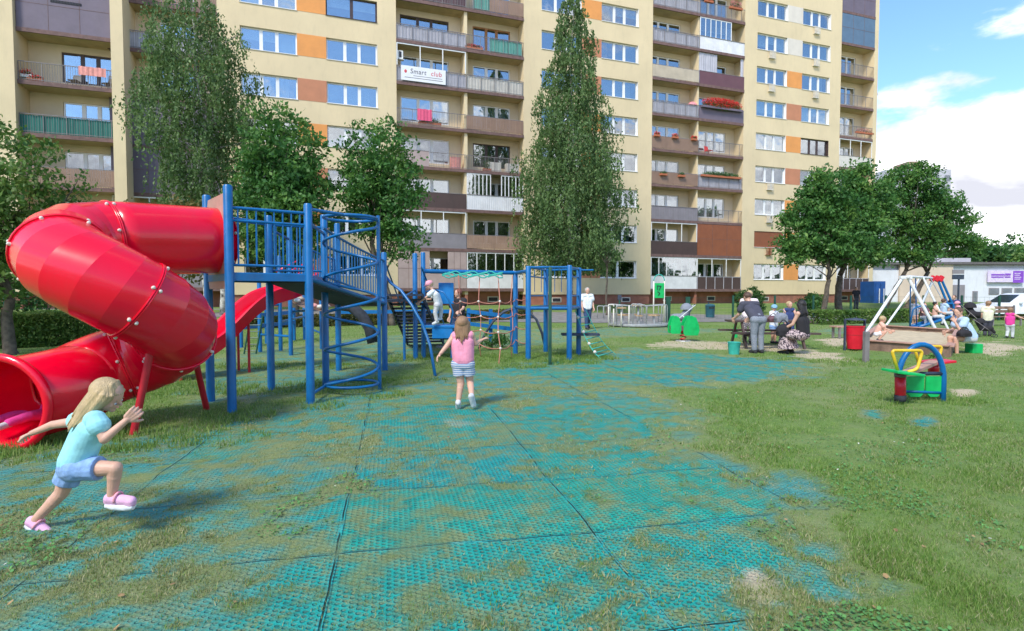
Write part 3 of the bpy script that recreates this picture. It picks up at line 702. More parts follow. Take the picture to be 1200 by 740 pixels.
flower_box(556, 6, .12, 1.3, 'petal_red', 'low box of red and pink flowers beside the turquoise balcony cloth', .12, 260, .14)
flower_box(505, 4, .15, 1.6, 'leaf_pot', 'green pots behind the railing beside the pink towel', .15, 260, .22)
flower_box(571, 3, .2, .6, 'leaf_pot', 'potted shrub at the left of the balcony with cream boxes', .1, 200, .45)
flower_box(1008, 5, .1, 2.2, 'petal_pink', 'sparse pink flowers behind the railing of the end balcony', .5, 200, .22)
flower_box(40, 4, YA+.5, .5, 'petal_red', 'red flowers in a white pot left of the black chair on the balcony', .25, 140, .2, 'plastic_white')
flower_box(50, 4, YA+.45, .7, 'petal_red', 'low dark red flowers beside the white pot on the left balcony', .08, 140, .12)
def cloth_item(name, label, cat, px, k, yf, w, z0, z1, m):
    c = on_balc(px, k, yf, 0); f = fabric(-w/2, w/2, 0, z0, z1); o = f.build(name, m, None); o.location = c; o.rotation_euler = (0, 0, BA)
    md = o.modifiers.new('thick', 'SOLIDIFY'); md.thickness = .02; return tag(o, label, cat)
cloth_item('towel', 'pink towel hung over the balcony railing below the white banner', 'towel', 499, 4, -.07, 1.0, .35, 1.12, 'fabric_pink')
cloth_item('blanket', 'salmon blanket over the railing beside the black chair', 'blanket', 116, 4, YA+.22, 1.3, .62, 1.1, 'fabric_salmon')
# banner with lettering
mat('banner_white', (.78, .78, .80), .5, nscale=1, namt=.03); mat('ink_grey', (.12, .11, .14), .6); mat('ink_red', (.62, .08, .10), .6); mat('ink_purple', (.22, .05, .42), .5)
def text_mesh(name, s, size, m, parent, loc, extr=.004, shear=0, xs=1.0):
    c = bpy.data.curves.new(name, 'FONT'); c.body = s; c.size = size; c.extrude = extr; c.shear = shear; c.space_character = 1.1
    o = bpy.data.objects.new(name, c); COL.objects.link(o); dg = bpy.context.evaluated_depsgraph_get(); me = bpy.data.meshes.new_from_object(o.evaluated_get(dg)); bpy.data.objects.remove(o)
    for v in me.vertices: v.co = Vector((v.co.x*xs, -v.co.z, v.co.y))
    me.materials.clear(); me.materials.append(MATS[m]); o = bpy.data.objects.new(name, me); COL.objects.link(o); o.parent = parent; o.location = loc; return o
xb0, xb1 = s_of(472, -.1), s_of(523.5, -.1)
bn = thing('banner', 'white advertising banner with dark and red lettering tied to a balcony railing', 'banner', bp_(xb0, -.10, Z0+ST*5+.12), BA)
bw_ = xb1-xb0
MB().bx(0, bw_, -.006, .006, 0, .98).build('sheet', 'banner_white', bn, world_pts=False)
text_mesh('lettering', 'Smart', .46, 'ink_grey', bn, (bw_*.20, -.012, .50), shear=.1, xs=.92)
text_mesh('lettering', 'club', .46, 'ink_red', bn, (bw_*.66, -.012, .50), shear=.1, xs=.92)
MB().bx(bw_*.27, bw_*.92, -.010, -.006, .34, .37).bx(bw_*.08, bw_*.93, -.010, -.006, .19, .225).build('small_print', 'ink_grey', bn, world_pts=False)
MB().ball((bw_*.10, -.006, .60), (.09, .006, .12)).build('emblem', 'ink_red', bn, world_pts=False)
# chairs, cabinets, parasol, satellite dish
def chair(px, k, yf, label, m, group=None):
    t = thing('balcony_chair', label, 'chair', on_balc(px, k, yf, .05), BA+random.uniform(-.6, .6), group)
    MB().bx(-.24, .24, -.24, .24, .40, .43).build('seat', m, t, world_pts=False)
    MB().add([(-.24, .22, .43), (.24, .22, .43), (.20, .30, .85), (-.20, .30, .85), (-.24, .25, .43), (.24, .25, .43), (.20, .33, .85), (-.20, .33, .85)], [(0, 1, 2, 3), (4, 7, 6, 5), (0, 3, 7, 4), (1, 5, 6, 2), (3, 2, 6, 7)]).build('backrest', m, t, world_pts=False)
    for sx in (-.2, .2):
        for sy in (-.2, .2): MB().cyl((sx, sy, .40), (sx*1.15, sy*1.15, 0), .02, seg=6).build('leg', m, t, world_pts=False)
    return t
chair(95, 4, YA+.95, 'black garden chair on the open balcony at far left', 'plastic_black'); chair(134, 4, YA+.9, 'black folding chair at the right end of the far left open balcony', 'plastic_black')
chair(828, 4, .6, 'red chair on the balcony under the massed red geraniums', 'petal_red'); chair(503, 7, .6, 'dark chair behind the plum cloth on the topmost visible balcony', 'plastic_black')
def cabinet(px, k, yf, w, h, label, m):
    t = thing('balcony_cabinet', label, 'cabinet', on_balc(px, k, yf, .0), BA); MB().bx(-w/2, w/2, -.2, .2, 0, h).build('body', m, t, bevel=.01, world_pts=False)
    MB().bx(-w/2+.03, -.01, -.215, -.2, .04, h-.04).bx(.01, w/2-.03, -.215, -.2, .04, h-.04).build('door', m, t, world_pts=False)
cabinet(579, 3, .35, 1.0, .75, 'cream storage box at the middle of the plant filled balcony', 'clad_ivory'); cabinet(600, 3, .35, 1.0, .75, 'cream storage box at the right of the plant filled balcony', 'clad_ivory')
cabinet(534, 3, .35, .7, .9, 'salmon storage box beside the divider of the mauve balcony', 'fabric_salmon')
p_ = on_balc(808, 5, .5, 1.15); t = thing('parasol', 'closed pale pink parasol behind the white balcony cloth', 'parasol', p_, BA)
MB().cyl((0, 0, -1.1), (0, 0, .1), .02, seg=8).build('pole', 'rail_steel', t, world_pts=False); MB().lathe([(.02, .35), (.2, .28), (.38, .12), (.46, -.02), (.44, -.04)], seg=10).build('canopy', 'petal_pink', t, world_pts=False)
t = thing('satellite_dish', 'small grey satellite dish on the end wall beside the sky', 'satellite dish', bp_(36.35, .3, Z0+ST*6.6), BA)
MB().lathe([(0, 0), (.18, .03), (.32, .10), (.33, .11)], seg=16).build('dish', 'clad_cloth', t, world_pts=False).rotation_euler = (1.2, 0, .3); MB().cyl((-.2, 0, -.1), (.1, 0, 0), .025, seg=6).build('arm', 'rail_steel', t, world_pts=False)
for (px, k) in ((471, 7), (471, 6)):
    t = thing('air_conditioner', 'white air conditioner at the left end of the %s grey balcony' % ('upper' if k == 7 else 'cloth lined'), 'air conditioner', on_balc(px, k-.42+1, .3, .0) if k == 7 else on_balc(px, k-.42, .3, 0), BA, 'air conditioners at the central balconies')
    MB().bx(-.2, .2, -.12, .12, 0, .55).build('casing', 'plastic_white', t, bevel=.02, world_pts=False); MB().bx(-.08, .08, -.135, -.12, .08, .47).build('fan_grille', 'plastic_black', t, world_pts=False); MB().bx(-.25, .25, -.15, .15, -.06, -.02).build('bracket', 'plastic_white', t, world_pts=False)
# ============================================================ TREES AND HEDGES
def leaf_mat(name, c1, c2, c3, tr=.38):
    m = bpy.data.materials.new(name); m.use_nodes = True; MATS[name] = m
    N, L = m.node_tree.nodes, m.node_tree.links; b = N['Principled BSDF']; b.inputs['Roughness'].default_value = .5; b.inputs['Specular IOR Level'].default_value = .35
    g = N.new('ShaderNodeNewGeometry'); w = N.new('ShaderNodeTexWhiteNoise'); w.noise_dimensions = '1D'; L.new(g.outputs['Random Per Island'], w.inputs['W'])
    n = N.new('ShaderNodeTexNoise'); n.inputs['Scale'].default_value = .9; n.inputs['Detail'].default_value = 3; L.new(g.outputs['Position'], n.inputs['Vector'])
    a = N.new('ShaderNodeMath'); a.operation = 'MULTIPLY_ADD'; L.new(w.outputs['Value'], a.inputs[0]); a.inputs[1].default_value = .45; s_ = N.new('ShaderNodeMath'); s_.operation = 'MULTIPLY_ADD'; L.new(n.outputs['Fac'], s_.inputs[0]); s_.inputs[1].default_value = 1.6; s_.inputs[2].default_value = -.55; L.new(s_.outputs[0], a.inputs[2])
    r = N.new('ShaderNodeValToRGB'); e = r.color_ramp.elements; e[0].color = (*c1, 1); e[1].color = (*c3, 1); x = e.new(.5); x.color = (*c2, 1)
    L.new(a.outputs[0], r.inputs[0]); L.new(r.outputs[0], b.inputs['Base Color'])
    t = N.new('ShaderNodeBsdfTranslucent'); L.new(r.outputs[0], t.inputs[0]); q = N.new('ShaderNodeMixShader'); q.inputs[0].default_value = tr
    L.new(b.outputs[0], q.inputs[1]); L.new(t.outputs[0], q.inputs[2]); L.new(q.outputs[0], N['Material Output'].inputs[0])
leaf_mat('leaf_maple', (.035, .12, .03), (.08, .21, .045), (.22, .37, .08))
leaf_mat('leaf_birch', (.06, .125, .045), (.12, .21, .065), (.23, .33, .12))
leaf_mat('leaf_light', (.04, .11, .025), (.11, .21, .04), (.27, .34, .09))
leaf_mat('leaf_dark', (.025, .08, .022), (.05, .135, .032), (.13, .24, .06))
leaf_mat('leaf_autumn', (.05, .07, .02), (.12, .13, .03), (.24, .17, .05))
mat('bark', (.10, .08, .06), .9, nscale=6, namt=.4, bump=.8, bscale=18)
mat('bark_birch', (.38, .37, .34), .8, nscale=5, namt=.7, bump=.4, bscale=18)
def quads(P, a, b, s, asp): return np.stack([P-a*s, P+b*s*asp, P+a*s, P-b*s*asp], 1).reshape(-1, 3)
def unit(v): return v/np.maximum(np.linalg.norm(v, axis=1), 1e-9)[:, None]
def limb(p0, p1, r0, r1, bend=.12, n=7, seed=0):
    rr = random.Random(seed); p0, p1 = Vector(p0), Vector(p1); L = (p1-p0).length; o = Vector((rr.uniform(-1, 1), rr.uniform(-1, 1), rr.uniform(-.2, .5)))*L*bend
    pts = [p0.lerp(p1, i/(n-1))+o*math.sin(math.pi*i/(n-1))+Vector((rr.uniform(-1, 1), rr.uniform(-1, 1), 0))*L*.012 for i in range(n)]
    return pts, [r0+(r1-r0)*i/(n-1) for i in range(n)]
def tree(name, label, base, lobes, trunk_r, leafm, nleaf, ls, barkm='bark', clump=.55, nclump=None, fork=.35, lean=(0, 0), group=None, seed=1, shell=.5, trunks=None):
    """base point, lobes = [(dx, dy, z, rx, ry, rz, weight)] ellipsoids of foliage; leaves gathered in clumps on and in them"""
    rr = np.random.default_rng(seed); bz = H(base[0], base[1]); t = thing(name, label, 'tree' if 'bush' not in name else 'bush', (base[0], base[1], bz), 0, group)
    B = Vector((base[0], base[1], bz)); W = np.array([l[6] for l in lobes], float); W /= W.sum()
    nclump = nclump or max(30, nleaf//38); li = rr.choice(len(lobes), nclump, p=W); lo = np.array([l[:6] for l in lobes])[li]
    d = unit(rr.normal(0, 1, (nclump, 3))); rad = shell+(1-shell)*rr.random(nclump)**.5; rad = np.where(rr.random(nclump) < .22, rr.random(nclump)*.7, rad)*(.78+.42*rr.random(nclump)**1.3)
    C = lo[:, :3]+d*lo[:, 3:]*rad[:, None]; C += np.array(B)
    cw = .25+rr.random(nclump)**2; ci = rr.choice(nclump, nleaf, p=cw/cw.sum()); cr = clump*(.35+1.0*cw/1.25)
    P = C[ci]+rr.normal(0, 1, (nleaf, 3))*(cr[ci]*.5)[:, None]*np.array([1, 1, .62])
    a = unit(rr.normal(0, 1, (nleaf, 3))+np.array([0, 0, -.5])); b = unit(np.cross(a, rr.normal(0, 1, (nleaf, 3))+np.array([0, 0, .4]))); s = ls*(.6+.8*rr.random(nleaf))[:, None]
    Vv = quads(P, a, b, s, .55); fastmesh('crown', Vv, np.arange(len(Vv)).reshape(-1, 4), leafm, t, k=4)
    m = MB(); top = Vector((lobes[0][0], lobes[0][1], max(l[2] for l in lobes)*.9)); zf = fork*(top.z)
    for ti, tr_ in enumerate(trunks or [(0, 0)]):
        b0 = B+Vector((tr_[0], tr_[1], -.1)); f = B+Vector((lean[0]+tr_[0], lean[1]+tr_[1], zf))
        pts, rs = limb(b0, f, trunk_r*1.15, trunk_r*.75, .04, 9, seed+ti); rs[0] *= 1.35; m.tube(pts, rs, 10)
        pts2, rs2 = limb(f, B+top, trunk_r*.75, trunk_r*.12, .06, 9, seed+9+ti); m.tube(pts2, rs2, 8)
        for i in range(16):
            k = rr.integers(0, nclump); q = Vector(C[k]); s0 = pts2[int(rr.integers(0, 5))]
            if q.z < s0.z-1: s0 = pts[-1]
            p_, r_ = limb(s0, q, trunk_r*.3, trunk_r*.05, .12, 6, seed*50+i); m.tube(p_, r_, 5)
    m.build('trunk', barkm, t, smooth='all'); return t
def weeping(name, label, base, prof, trunk_r, nstrand, ls, leafm, seed, barkm='bark_birch', drop=1.5, dens=14, trunks=None, lean=0):
    "prof: [(z, radius)] outline of a birch with hanging strands"
    rr = np.random.default_rng(seed); bz = H(base[0], base[1]); t = thing(name, label, 'tree', (base[0], base[1], bz)); B = np.array([base[0], base[1], bz])
    zs, rs = np.array([p[0] for p in prof]), np.array([p[1] for p in prof])
    zc = np.linspace(zs[0], zs[-1], 200); w = np.interp(zc, zs, rs)**1.4+.05; w /= w.sum(); z = rr.choice(zc, nstrand, p=w)+rr.normal(0, .1, nstrand)
    r = np.interp(z, zs, rs); ang = rr.random(nstrand)*6.283; lump = 1+.28*np.sin(ang*3+z*1.3+seed)+.2*np.sin(ang*5-z*2.1); rad = r*(.25+.75*np.sqrt(rr.random(nstrand)))*lump
    top = np.stack([rad*np.cos(ang)+lean*z, rad*np.sin(ang), z+ .25*(r-rad)], 1)
    ln = drop*(.35+rr.random(nstrand))*np.clip(r/2.0, .35, 1.2); ln = np.minimum(ln, np.maximum(z-zs[0]*.82, .3))
    k = dens; tt = rr.random((nstrand, k)); out = np.stack([np.cos(ang), np.sin(ang), np.zeros(nstrand)], 1)
    P = top[:, None, :]+np.stack([out[:, 0:1]*tt*.18, out[:, 1:2]*tt*.18, -tt*ln[:, None]], 2)+rr.normal(0, .045, (nstrand, k, 3)); P = P.reshape(-1, 3)+B; n = len(P)
    a = unit(rr.normal(0, .55, (n, 3))+np.array([0, 0, -1])); b = unit(np.cross(a, rr.normal(0, 1, (n, 3)))); s = ls*(.6+.8*rr.random(n))[:, None]
    Vv = quads(P, a, b, s, .5); fastmesh('crown', Vv, np.arange(len(Vv)).reshape(-1, 4), leafm, t, k=4)
    m = MB(); Hh = zs[-1]; Bv = Vector(B)
    for ti, tr_ in enumerate(trunks or [(0, 0)]):
        pts = [Bv+Vector((lean*Hh*i/13*1.0+tr_[0]*(1-i/13)+.12*math.sin(i*1.1+ti), tr_[1]*(1-i/13)+.1*math.sin(i*.8), Hh*i/13*.95-.1)) for i in range(14)]
        m.tube(pts, [trunk_r*(1.2 if i == 0 else 1)*(1-i/13.5) for i in range(14)], 10)
        for i in range(46):
            j = int(rr.integers(2, 13)); q = rr.integers(0, nstrand); tp = Vector(top[q])+Bv
            best = min(range(14), key=lambda u: abs(pts[u].z-(tp.z-1.0))); p_, r_ = limb(pts[best], tp, trunk_r*.18, .012, .10, 5, i); m.tube(p_, r_, 4, caps=False)
    m.build('trunk', barkm, t, smooth='all'); return t
def bpos(px, d): return ((px-600)/F_PX*d, d)
b = bpos(667, 36)
weeping('birch_tree', 'tall slender weeping birch in front of the middle of the block', b, [(2.6, 1.0), (3.6, 2.2), (5.5, 2.85), (8, 2.95), (10.5, 2.5), (13, 1.95), (15, 1.4), (17, 1.1), (19, .7), (21.2, .12)], .15, 5000, .085, 'leaf_birch', 5, drop=1.7, dens=15, lean=.008)
b = bpos(250, 29)
weeping('birch_tree', 'broad weeping birch behind the blue play tower', b, [(4.6, .8), (5.8, 1.7), (8, 2.1), (10.5, 2.45), (12.5, 2.45), (14, 2.1), (15.4, 1.5), (16.4, .6)], .16, 2500, .08, 'leaf_birch', 8, drop=1.5, dens=15, trunks=[(.5, 0), (-.5, .1)], lean=-.05)
b = bpos(346, 25)
tree('maple_tree', 'dense dark green maple above the blue play tower', b, [(-.5, 0, 7.4, 1.9, 1.8, 2.3, 3), (-.9, 0, 5.3, 2.0, 1.8, 1.9, 3), (.3, 0, 5.6, 1.4, 1.6, 1.9, 2), (-.3, 0, 3.7, 1.7, 1.8, 1.1, 2.0), (-1.2, 0, 3.9, 1.4, 1.4, 1.2, 1)], .16, 'leaf_maple', 24000, .10, seed=11, clump=.5)
b = bpos(452, 26)
tree('maple_tree', 'lighter upright maple left of the central balconies', b, [(-.5, 0, 7.5, 1.7, 1.5, 1.9, 3), (-1.0, 0, 6.3, 1.4, 1.3, 1.3, 2), (.6, 0, 6.2, 1.3, 1.3, 1.6, 2), (.5, 0, 4.2, 1.4, 1.2, 1.0, 1.2), (-.3, 0, 5.0, 1.0, 1, 1.2, 1)], .14, 'leaf_maple', 15000, .09, seed=23, clump=.5, lean=(-.35, 0), trunks=[(0, 0), (.25, .1)])
b = bpos(-12, 13.5)
tree('leafy_tree', 'light green leafy tree at the left edge behind the red slide', b, [(0, 0, 4.4, 2.0, 1.6, 1.5, 3), (-.8, 0, 3.0, 2.0, 1.6, 1.6, 2), (.9, .2, 3.2, 1.3, 1.3, 1.2, 2.2), (.3, 0, 2.2, 1.9, 1.5, 1.0, 1.5)], .13, 'leaf_light', 15000, .06, seed=31, clump=.36, trunks=[(0, 0), (.3, .2)])
b = bpos(200, 22)
tree('small_tree', 'low mixed tree just above the top of the red tube slide', b, [(0, 0, 4.0, 1.6, 1.2, 1.1, 2), (-1.4, 0, 3.3, 1.2, 1, 1.0, 1), (1.3, 0, 3.9, 1.2, 1, 1.0, 1), (.3, 0, 2.8, 1.7, 1.2, .9, 1)], .08, 'leaf_autumn', 5200, .075, seed=33, clump=.45)
b = bpos(964, 35)
tree('linden_tree', 'dense round linden with a slanting trunk before the right end of the block', b, [(-.2, 0, 7.4, 1.5, 1.4, 1.7, 2), (-1.2, 0, 6.0, 1.4, 1.4, 1.3, 1.6), (.7, 0, 6.6, 1.3, 1.3, 1.3, 1.2), (-1.6, 0, 4.4, 1.1, 1.3, 1.0, 1.1), (.2, 0, 4.6, 1.5, 1.5, 1.3, 1.6), (1.5, 0, 4.7, 1.0, 1.3, 1.2, 1)], .16, 'leaf_maple', 19000, .11, seed=41, clump=.5, lean=(.35, 0))
b = bpos(984, 37)
tree('linden_tree', 'dark linden with a straight trunk right beside the slanting one', b, [(.9, 0, 8.3, 1.3, 1.3, 1.5, 1.6), (.2, 0, 6.6, 1.5, 1.4, 1.2, 1.6), (1.5, 0, 6.1, 1.2, 1.3, 1.3, 1.4), (2.2, .3, 7.4, 1.2, 1.2, 1.4, 1.4), (1.4, 0, 4.2, 1.3, 1.3, 1.1, 1.3), (0, 0, 4.3, 1.3, 1.3, 1.1, 1)], .22, 'leaf_maple', 14000, .12, seed=43, clump=.6)
b = bpos(1033, 41)
tree('spreading_tree', 'wide spreading tree with a leaning trunk at the end of the block', b, [(1.8, 0, 9.2, 2.2, 1.8, 1.5, 2.2), (.2, 0, 7.3, 1.5, 1.5, 1.3, 1.2), (3.6, 0, 7.8, 1.9, 1.6, 1.1, 1.6), (2.2, 0, 6.3, 2.0, 1.6, 1.2, 1.6), (5.2, 0, 6.9, 1.4, 1.3, .8, .9), (4.2, 0, 5.5, 1.9, 1.5, .9, 1.3), (.8, 0, 4.6, 1.4, 1.4, 1.0, 1), (2.6, 0, 4.2, 1.2, 1.2, .8, .7), (5.9, 0, 4.9, 1.1, 1, .7, .5)], .17, 'leaf_maple', 25000, .11, seed=47, clump=.52, lean=(1.7, 0), trunks=[(0, 0), (1.9, .4)])
ft = [(1143, 62, 4.5, 2.2, 'leaf_dark', 'slim far tree just right of the spreading tree'), (1168, 88, 6.5, 4.6, 'leaf_maple', 'broad light far tree above the purple and white sign'), (1196, 86, 6.2, 4.2, 'leaf_light', 'pale far tree at the right edge of the picture'), (1112, 72, 5.0, 3.6, 'leaf_dark', 'low dark far tree over the beige shed wall'), (1181, 120, 10, 4, 'leaf_dark', 'tall dark far tree showing over the pale ones'), (1225, 100, 9, 5, 'leaf_maple', 'far tree beyond the right edge over the shed'), (1090, 66, 4.0, 3.0, 'leaf_maple', 'low far tree behind the swing over the shed roof')]
for i, (px, d, zc, rr_, lm, lb) in enumerate(ft):
    tree('far_tree', lb, bpos(px, d), [(0, 0, zc, rr_, rr_, zc*.42, 2), (rr_*.5, 0, zc*.8, rr_*.7, rr_*.7, zc*.35, 1), (-rr_*.5, 0, zc*.75, rr_*.7, rr_*.7, zc*.35, 1)], .2, lm, 3600, .30, seed=60+i, clump=1.1, group='trees beyond the low sheds')
b = bpos(880, 37.5); tree('round_bush', 'round clipped dark bush left of the bending woman against the block', b, [(0, 0, .78, .9, .8, .8, 1)], .04, 'leaf_dark', 5200, .06, seed=81, clump=.2, shell=.85)
b = bpos(951, 36); tree('round_bush', 'loose green bush beneath the slanting linden trunk', b, [(0, 0, .75, .8, .7, .75, 1), (.1, 0, 1.0, .5, .5, .5, .5)], .03, 'leaf_maple', 3000, .07, seed=82, clump=.3)
b = bpos(711, 33); tree('young_tree', 'young tree with a bare thin stem beside the big birch', b, [(0, 0, 3.9, .9, .8, .9, 1)], .055, 'leaf_birch', 900, .08, seed=83, clump=.35, fork=.8)
for (px, d, sc, lb) in ((577, 14.9, .32, 'small weed shrub growing under the rope net'), (588, 15.6, .26, 'smaller weed shrub right of the one under the net'), (1098, 12.2, .10, 'tiny weed at the foot of the blue arch')):
    tree('weed_bush', lb, bpos(px, d), [(0, 0, sc*.8, sc*.8, sc*.7, sc*.75, 1)], .008, 'leaf_maple', 380, .035, seed=int(px), clump=.12, trunks=[(0, 0)])
# hedges
def hedge(name, label, p0, p1, w, h, leafm, n, ls, seed):
    rr = np.random.default_rng(seed); p0, p1 = np.array(p0), np.array(p1); L = np.linalg.norm(p1-p0); d = (p1-p0)/L; q = np.array([-d[1], d[0]])
    t = thing(name, label, 'hedge', (*((p0+p1)/2), 0)); u = rr.random(n)*L; sd = rr.random(n); hh_ = h*(.86+.22*(fbm(u*.8+seed, u*0+3.3, 3)-.3))
    off = (rr.random(n)-.5)*w; z = rr.random(n)*hh_; top = sd < .4; z = np.where(top, hh_*(.86+.16*rr.random(n)), z); off = np.where(~top & (sd < .9), np.sign(off)*w*.5*(.8+.25*rr.random(n)), off)
    P = p0+d*u[:, None]+q*off[:, None]; zb = height(P[:, 0], P[:, 1]); P = np.column_stack([P, z+zb])
    a = unit(rr.normal(0, 1, (n, 3))); b_ = unit(np.cross(a, rr.normal(0, 1, (n, 3)))); Vv = quads(P, a, b_, ls*(.6+.8*rr.random(n))[:, None], .55)
    fastmesh('foliage', Vv, np.arange(len(Vv)).reshape(-1, 4), leafm, t, k=4)
    m = MB(); nb = int(L/.25)
    for i in range(nb):
        x, y = p0+d*(i+.5)*L/nb; z0 = H(x, y); m.tube([(x, y, z0-.05), (x+random.uniform(-.1, .1), y+random.uniform(-.1, .1), z0+h*.45), (x+random.uniform(-.2, .2), y+random.uniform(-.2, .2), z0+h*.85)], [.02, .014, .006], 4)
    m.build('stems', 'bark', t)
hedge('hedge', 'rough low hedge behind the red tube slide at left', bpos(-60, 14.8), bpos(112, 17.0), 1.3, 1.05, 'leaf_light', 15000, .05, 3)
hedge('hedge', 'low yellow green hedge behind the picnic table and sandbox', bpos(952, 27), bpos(1095, 30), .9, .75, 'leaf_light', 9000, .06, 4)
hedge('hedge', 'long low hedge seen beneath the play tower along the footpath', bpos(275, 24), bpos(620, 31), .9, .55, 'leaf_autumn', 12000, .07, 5)
hedge('hedge', 'dark tall hedge behind the light leafy tree at the left edge', bpos(-160, 20), bpos(60, 22), 1.4, 2.2, 'leaf_dark', 9000, .08, 6)
hedge('hedge', 'green hedge between the lawn and the parked car', bpos(1100, 31), bpos(1330, 33), .8, .45, 'leaf_light', 6000, .07, 7)

# unseen belt of trees added behind the camera, to darken reflections in the lower windows
_n = 30000; _r = np.random.default_rng(99); _x = _r.random(_n)*390-95; _h = 6.5+4*fbm(_x*.12, _x*0+2.2, 3); _z = _h*_r.random(_n)**.7; _y = -36+_r.normal(0, 1.6, _n)
_P = np.column_stack([_x, _y, _z]); _a = unit(_r.normal(0, 1, (_n, 3))); _b = unit(np.cross(_a, _r.normal(0, 1, (_n, 3))))
_V = quads(_P, _a, _b, .42*(.6+.8*_r.random(_n))[:, None], .6); tag(fastmesh('unseen_tree_belt', _V, np.arange(len(_V)).reshape(-1, 4), 'leaf_dark', k=4), kind='stuff')
# ============================================================ RED TUBE SLIDE
mat('slide_red', (.80, .0, .025), .20, nscale=1.5, namt=.05, spec=.45, coat=.25, dirt=.10, bump=.03, bscale=3)
mat('slide_inside', (.78, .01, .03), .3, nscale=2, namt=.08)
mat('post_red', (.50, .02, .035), .35, nscale=4, namt=.15)
mat('bolt_cap', (.72, .66, .58), .4)
mat('board_brown', (.45, .26, .20), .7, nscale=3, namt=.12, bump=.1)
mat('paint_blue', (.0, .125, .35), .32, nscale=5, namt=.12, bump=.05, bscale=40, dirt=.12)
mat('paint_blue_light', (.005, .18, .50), .35, nscale=5, namt=.1, dirt=.1)
mat('steel_dark', (.035, .05, .085), .6, nscale=8, namt=.3)
mat('rubber_dark', (.03, .035, .045), .8, nscale=8, namt=.3)
mat('paint_white', (.72, .74, .76), .35, nscale=5, namt=.08, dirt=.1)
mat('paint_green', (.0, .42, .10), .4, nscale=6, namt=.12, dirt=.1)
mat('paint_darkgreen', (.01, .07, .045), .45, nscale=5, namt=.2)
mat('paint_yellow', (.75, .50, .03), .35, nscale=5, namt=.1)
mat('paint_red', (.62, .01, .03), .3, nscale=5, namt=.1)
mat('rope_orange', (.50, .20, .14), .8); mat('rope_green', (.04, .42, .34), .7)
mat('wood_seat', (.42, .28, .15), .7, nscale=6, namt=.25); mat('wood_old', (.22, .14, .10), .8, nscale=4, namt=.3, bump=.4, bscale=30)
mat('galv', (.42, .43, .43), .45, metal=.4, nscale=6, namt=.15)
slide = thing('tube_slide', 'big glossy red spiral tube slide with white bolt caps', 'slide', (-4.32, 6.13, 0))
RT, RC = .425, .49; CX, CY = -4.22, 6.12
path = []
P0 = Vector((-3.84, 7.50, 2.19)); P1 = Vector((CX+RC*math.cos(R(137)), CY+RC*math.sin(R(137)), 2.12))
def zphi(p): return float(np.interp(p, [132, 180, 270, 360, 450, 545], [2.12, 2.04, 1.70, 1.22, .80, .52]))
for i in range(8): path.append(P0.lerp(P1, i/8))
for d in range(137, 551, 7): path.append(Vector((CX+RC*math.cos(R(d)), CY+RC*math.sin(R(d)), zphi(d))))
last = path[-1]; M0 = Vector((-4.93, 5.42, .43))
dirl = (path[-1]-path[-2]).normalized()
for i in range(1, 8):
    t = i/7; h1 = last+dirl*.3; h2 = M0-Vector((.16, -1, -.05)).normalized()*.25
    path.append(last*(1-t)**3+h1*3*t*(1-t)**2+h2*3*t*t*(1-t)+M0*t**3)
def tube_shell(pts, r, th, seg=40, ends=None):
    """thick walled tube; each ring a slight facet like the moulded segments"""
    m = MB(); n = len(pts)
    def frames():
        out = []
        for i in range(n):
            t = (pts[min(i+1, n-1)]-pts[max(i-1, 0)]).normalized(); t = ends[0] if i == 0 else ends[1] if i == n-1 else t; sx = t.cross(Vector((0, 0, 1))).normalized(); out.append((sx, sx.cross(t)))
        return out
    fr = frames(); vs = []
    for rr_ in (r, r-th):
        for i in range(n):
            for k in range(seg):
                a = 2*math.pi*k/seg; vs.append(pts[i]+(fr[i][0]*math.cos(a)+fr[i][1]*math.sin(a))*rr_)
    fs = []; o = n*seg
    for i in range(n-1):
        for k in range(seg):
            l = (k+1) % seg; fs.append((i*seg+k, i*seg+l, (i+1)*seg+l, (i+1)*seg+k)); fs.append((o+i*seg+k, o+(i+1)*seg+k, o+(i+1)*seg+l, o+i*seg+l))
    for k in range(seg):
        l = (k+1) % seg; fs.append((k, o+k, o+l, l)); e = (n-1)*seg; fs.append((e+k, e+l, o+e+l, o+e+k))
    m.add(vs, fs); return m, fr
cuts = [0, 8, 8+12, 8+26, 8+38, 8+50, len(path)-1]
bolts = []
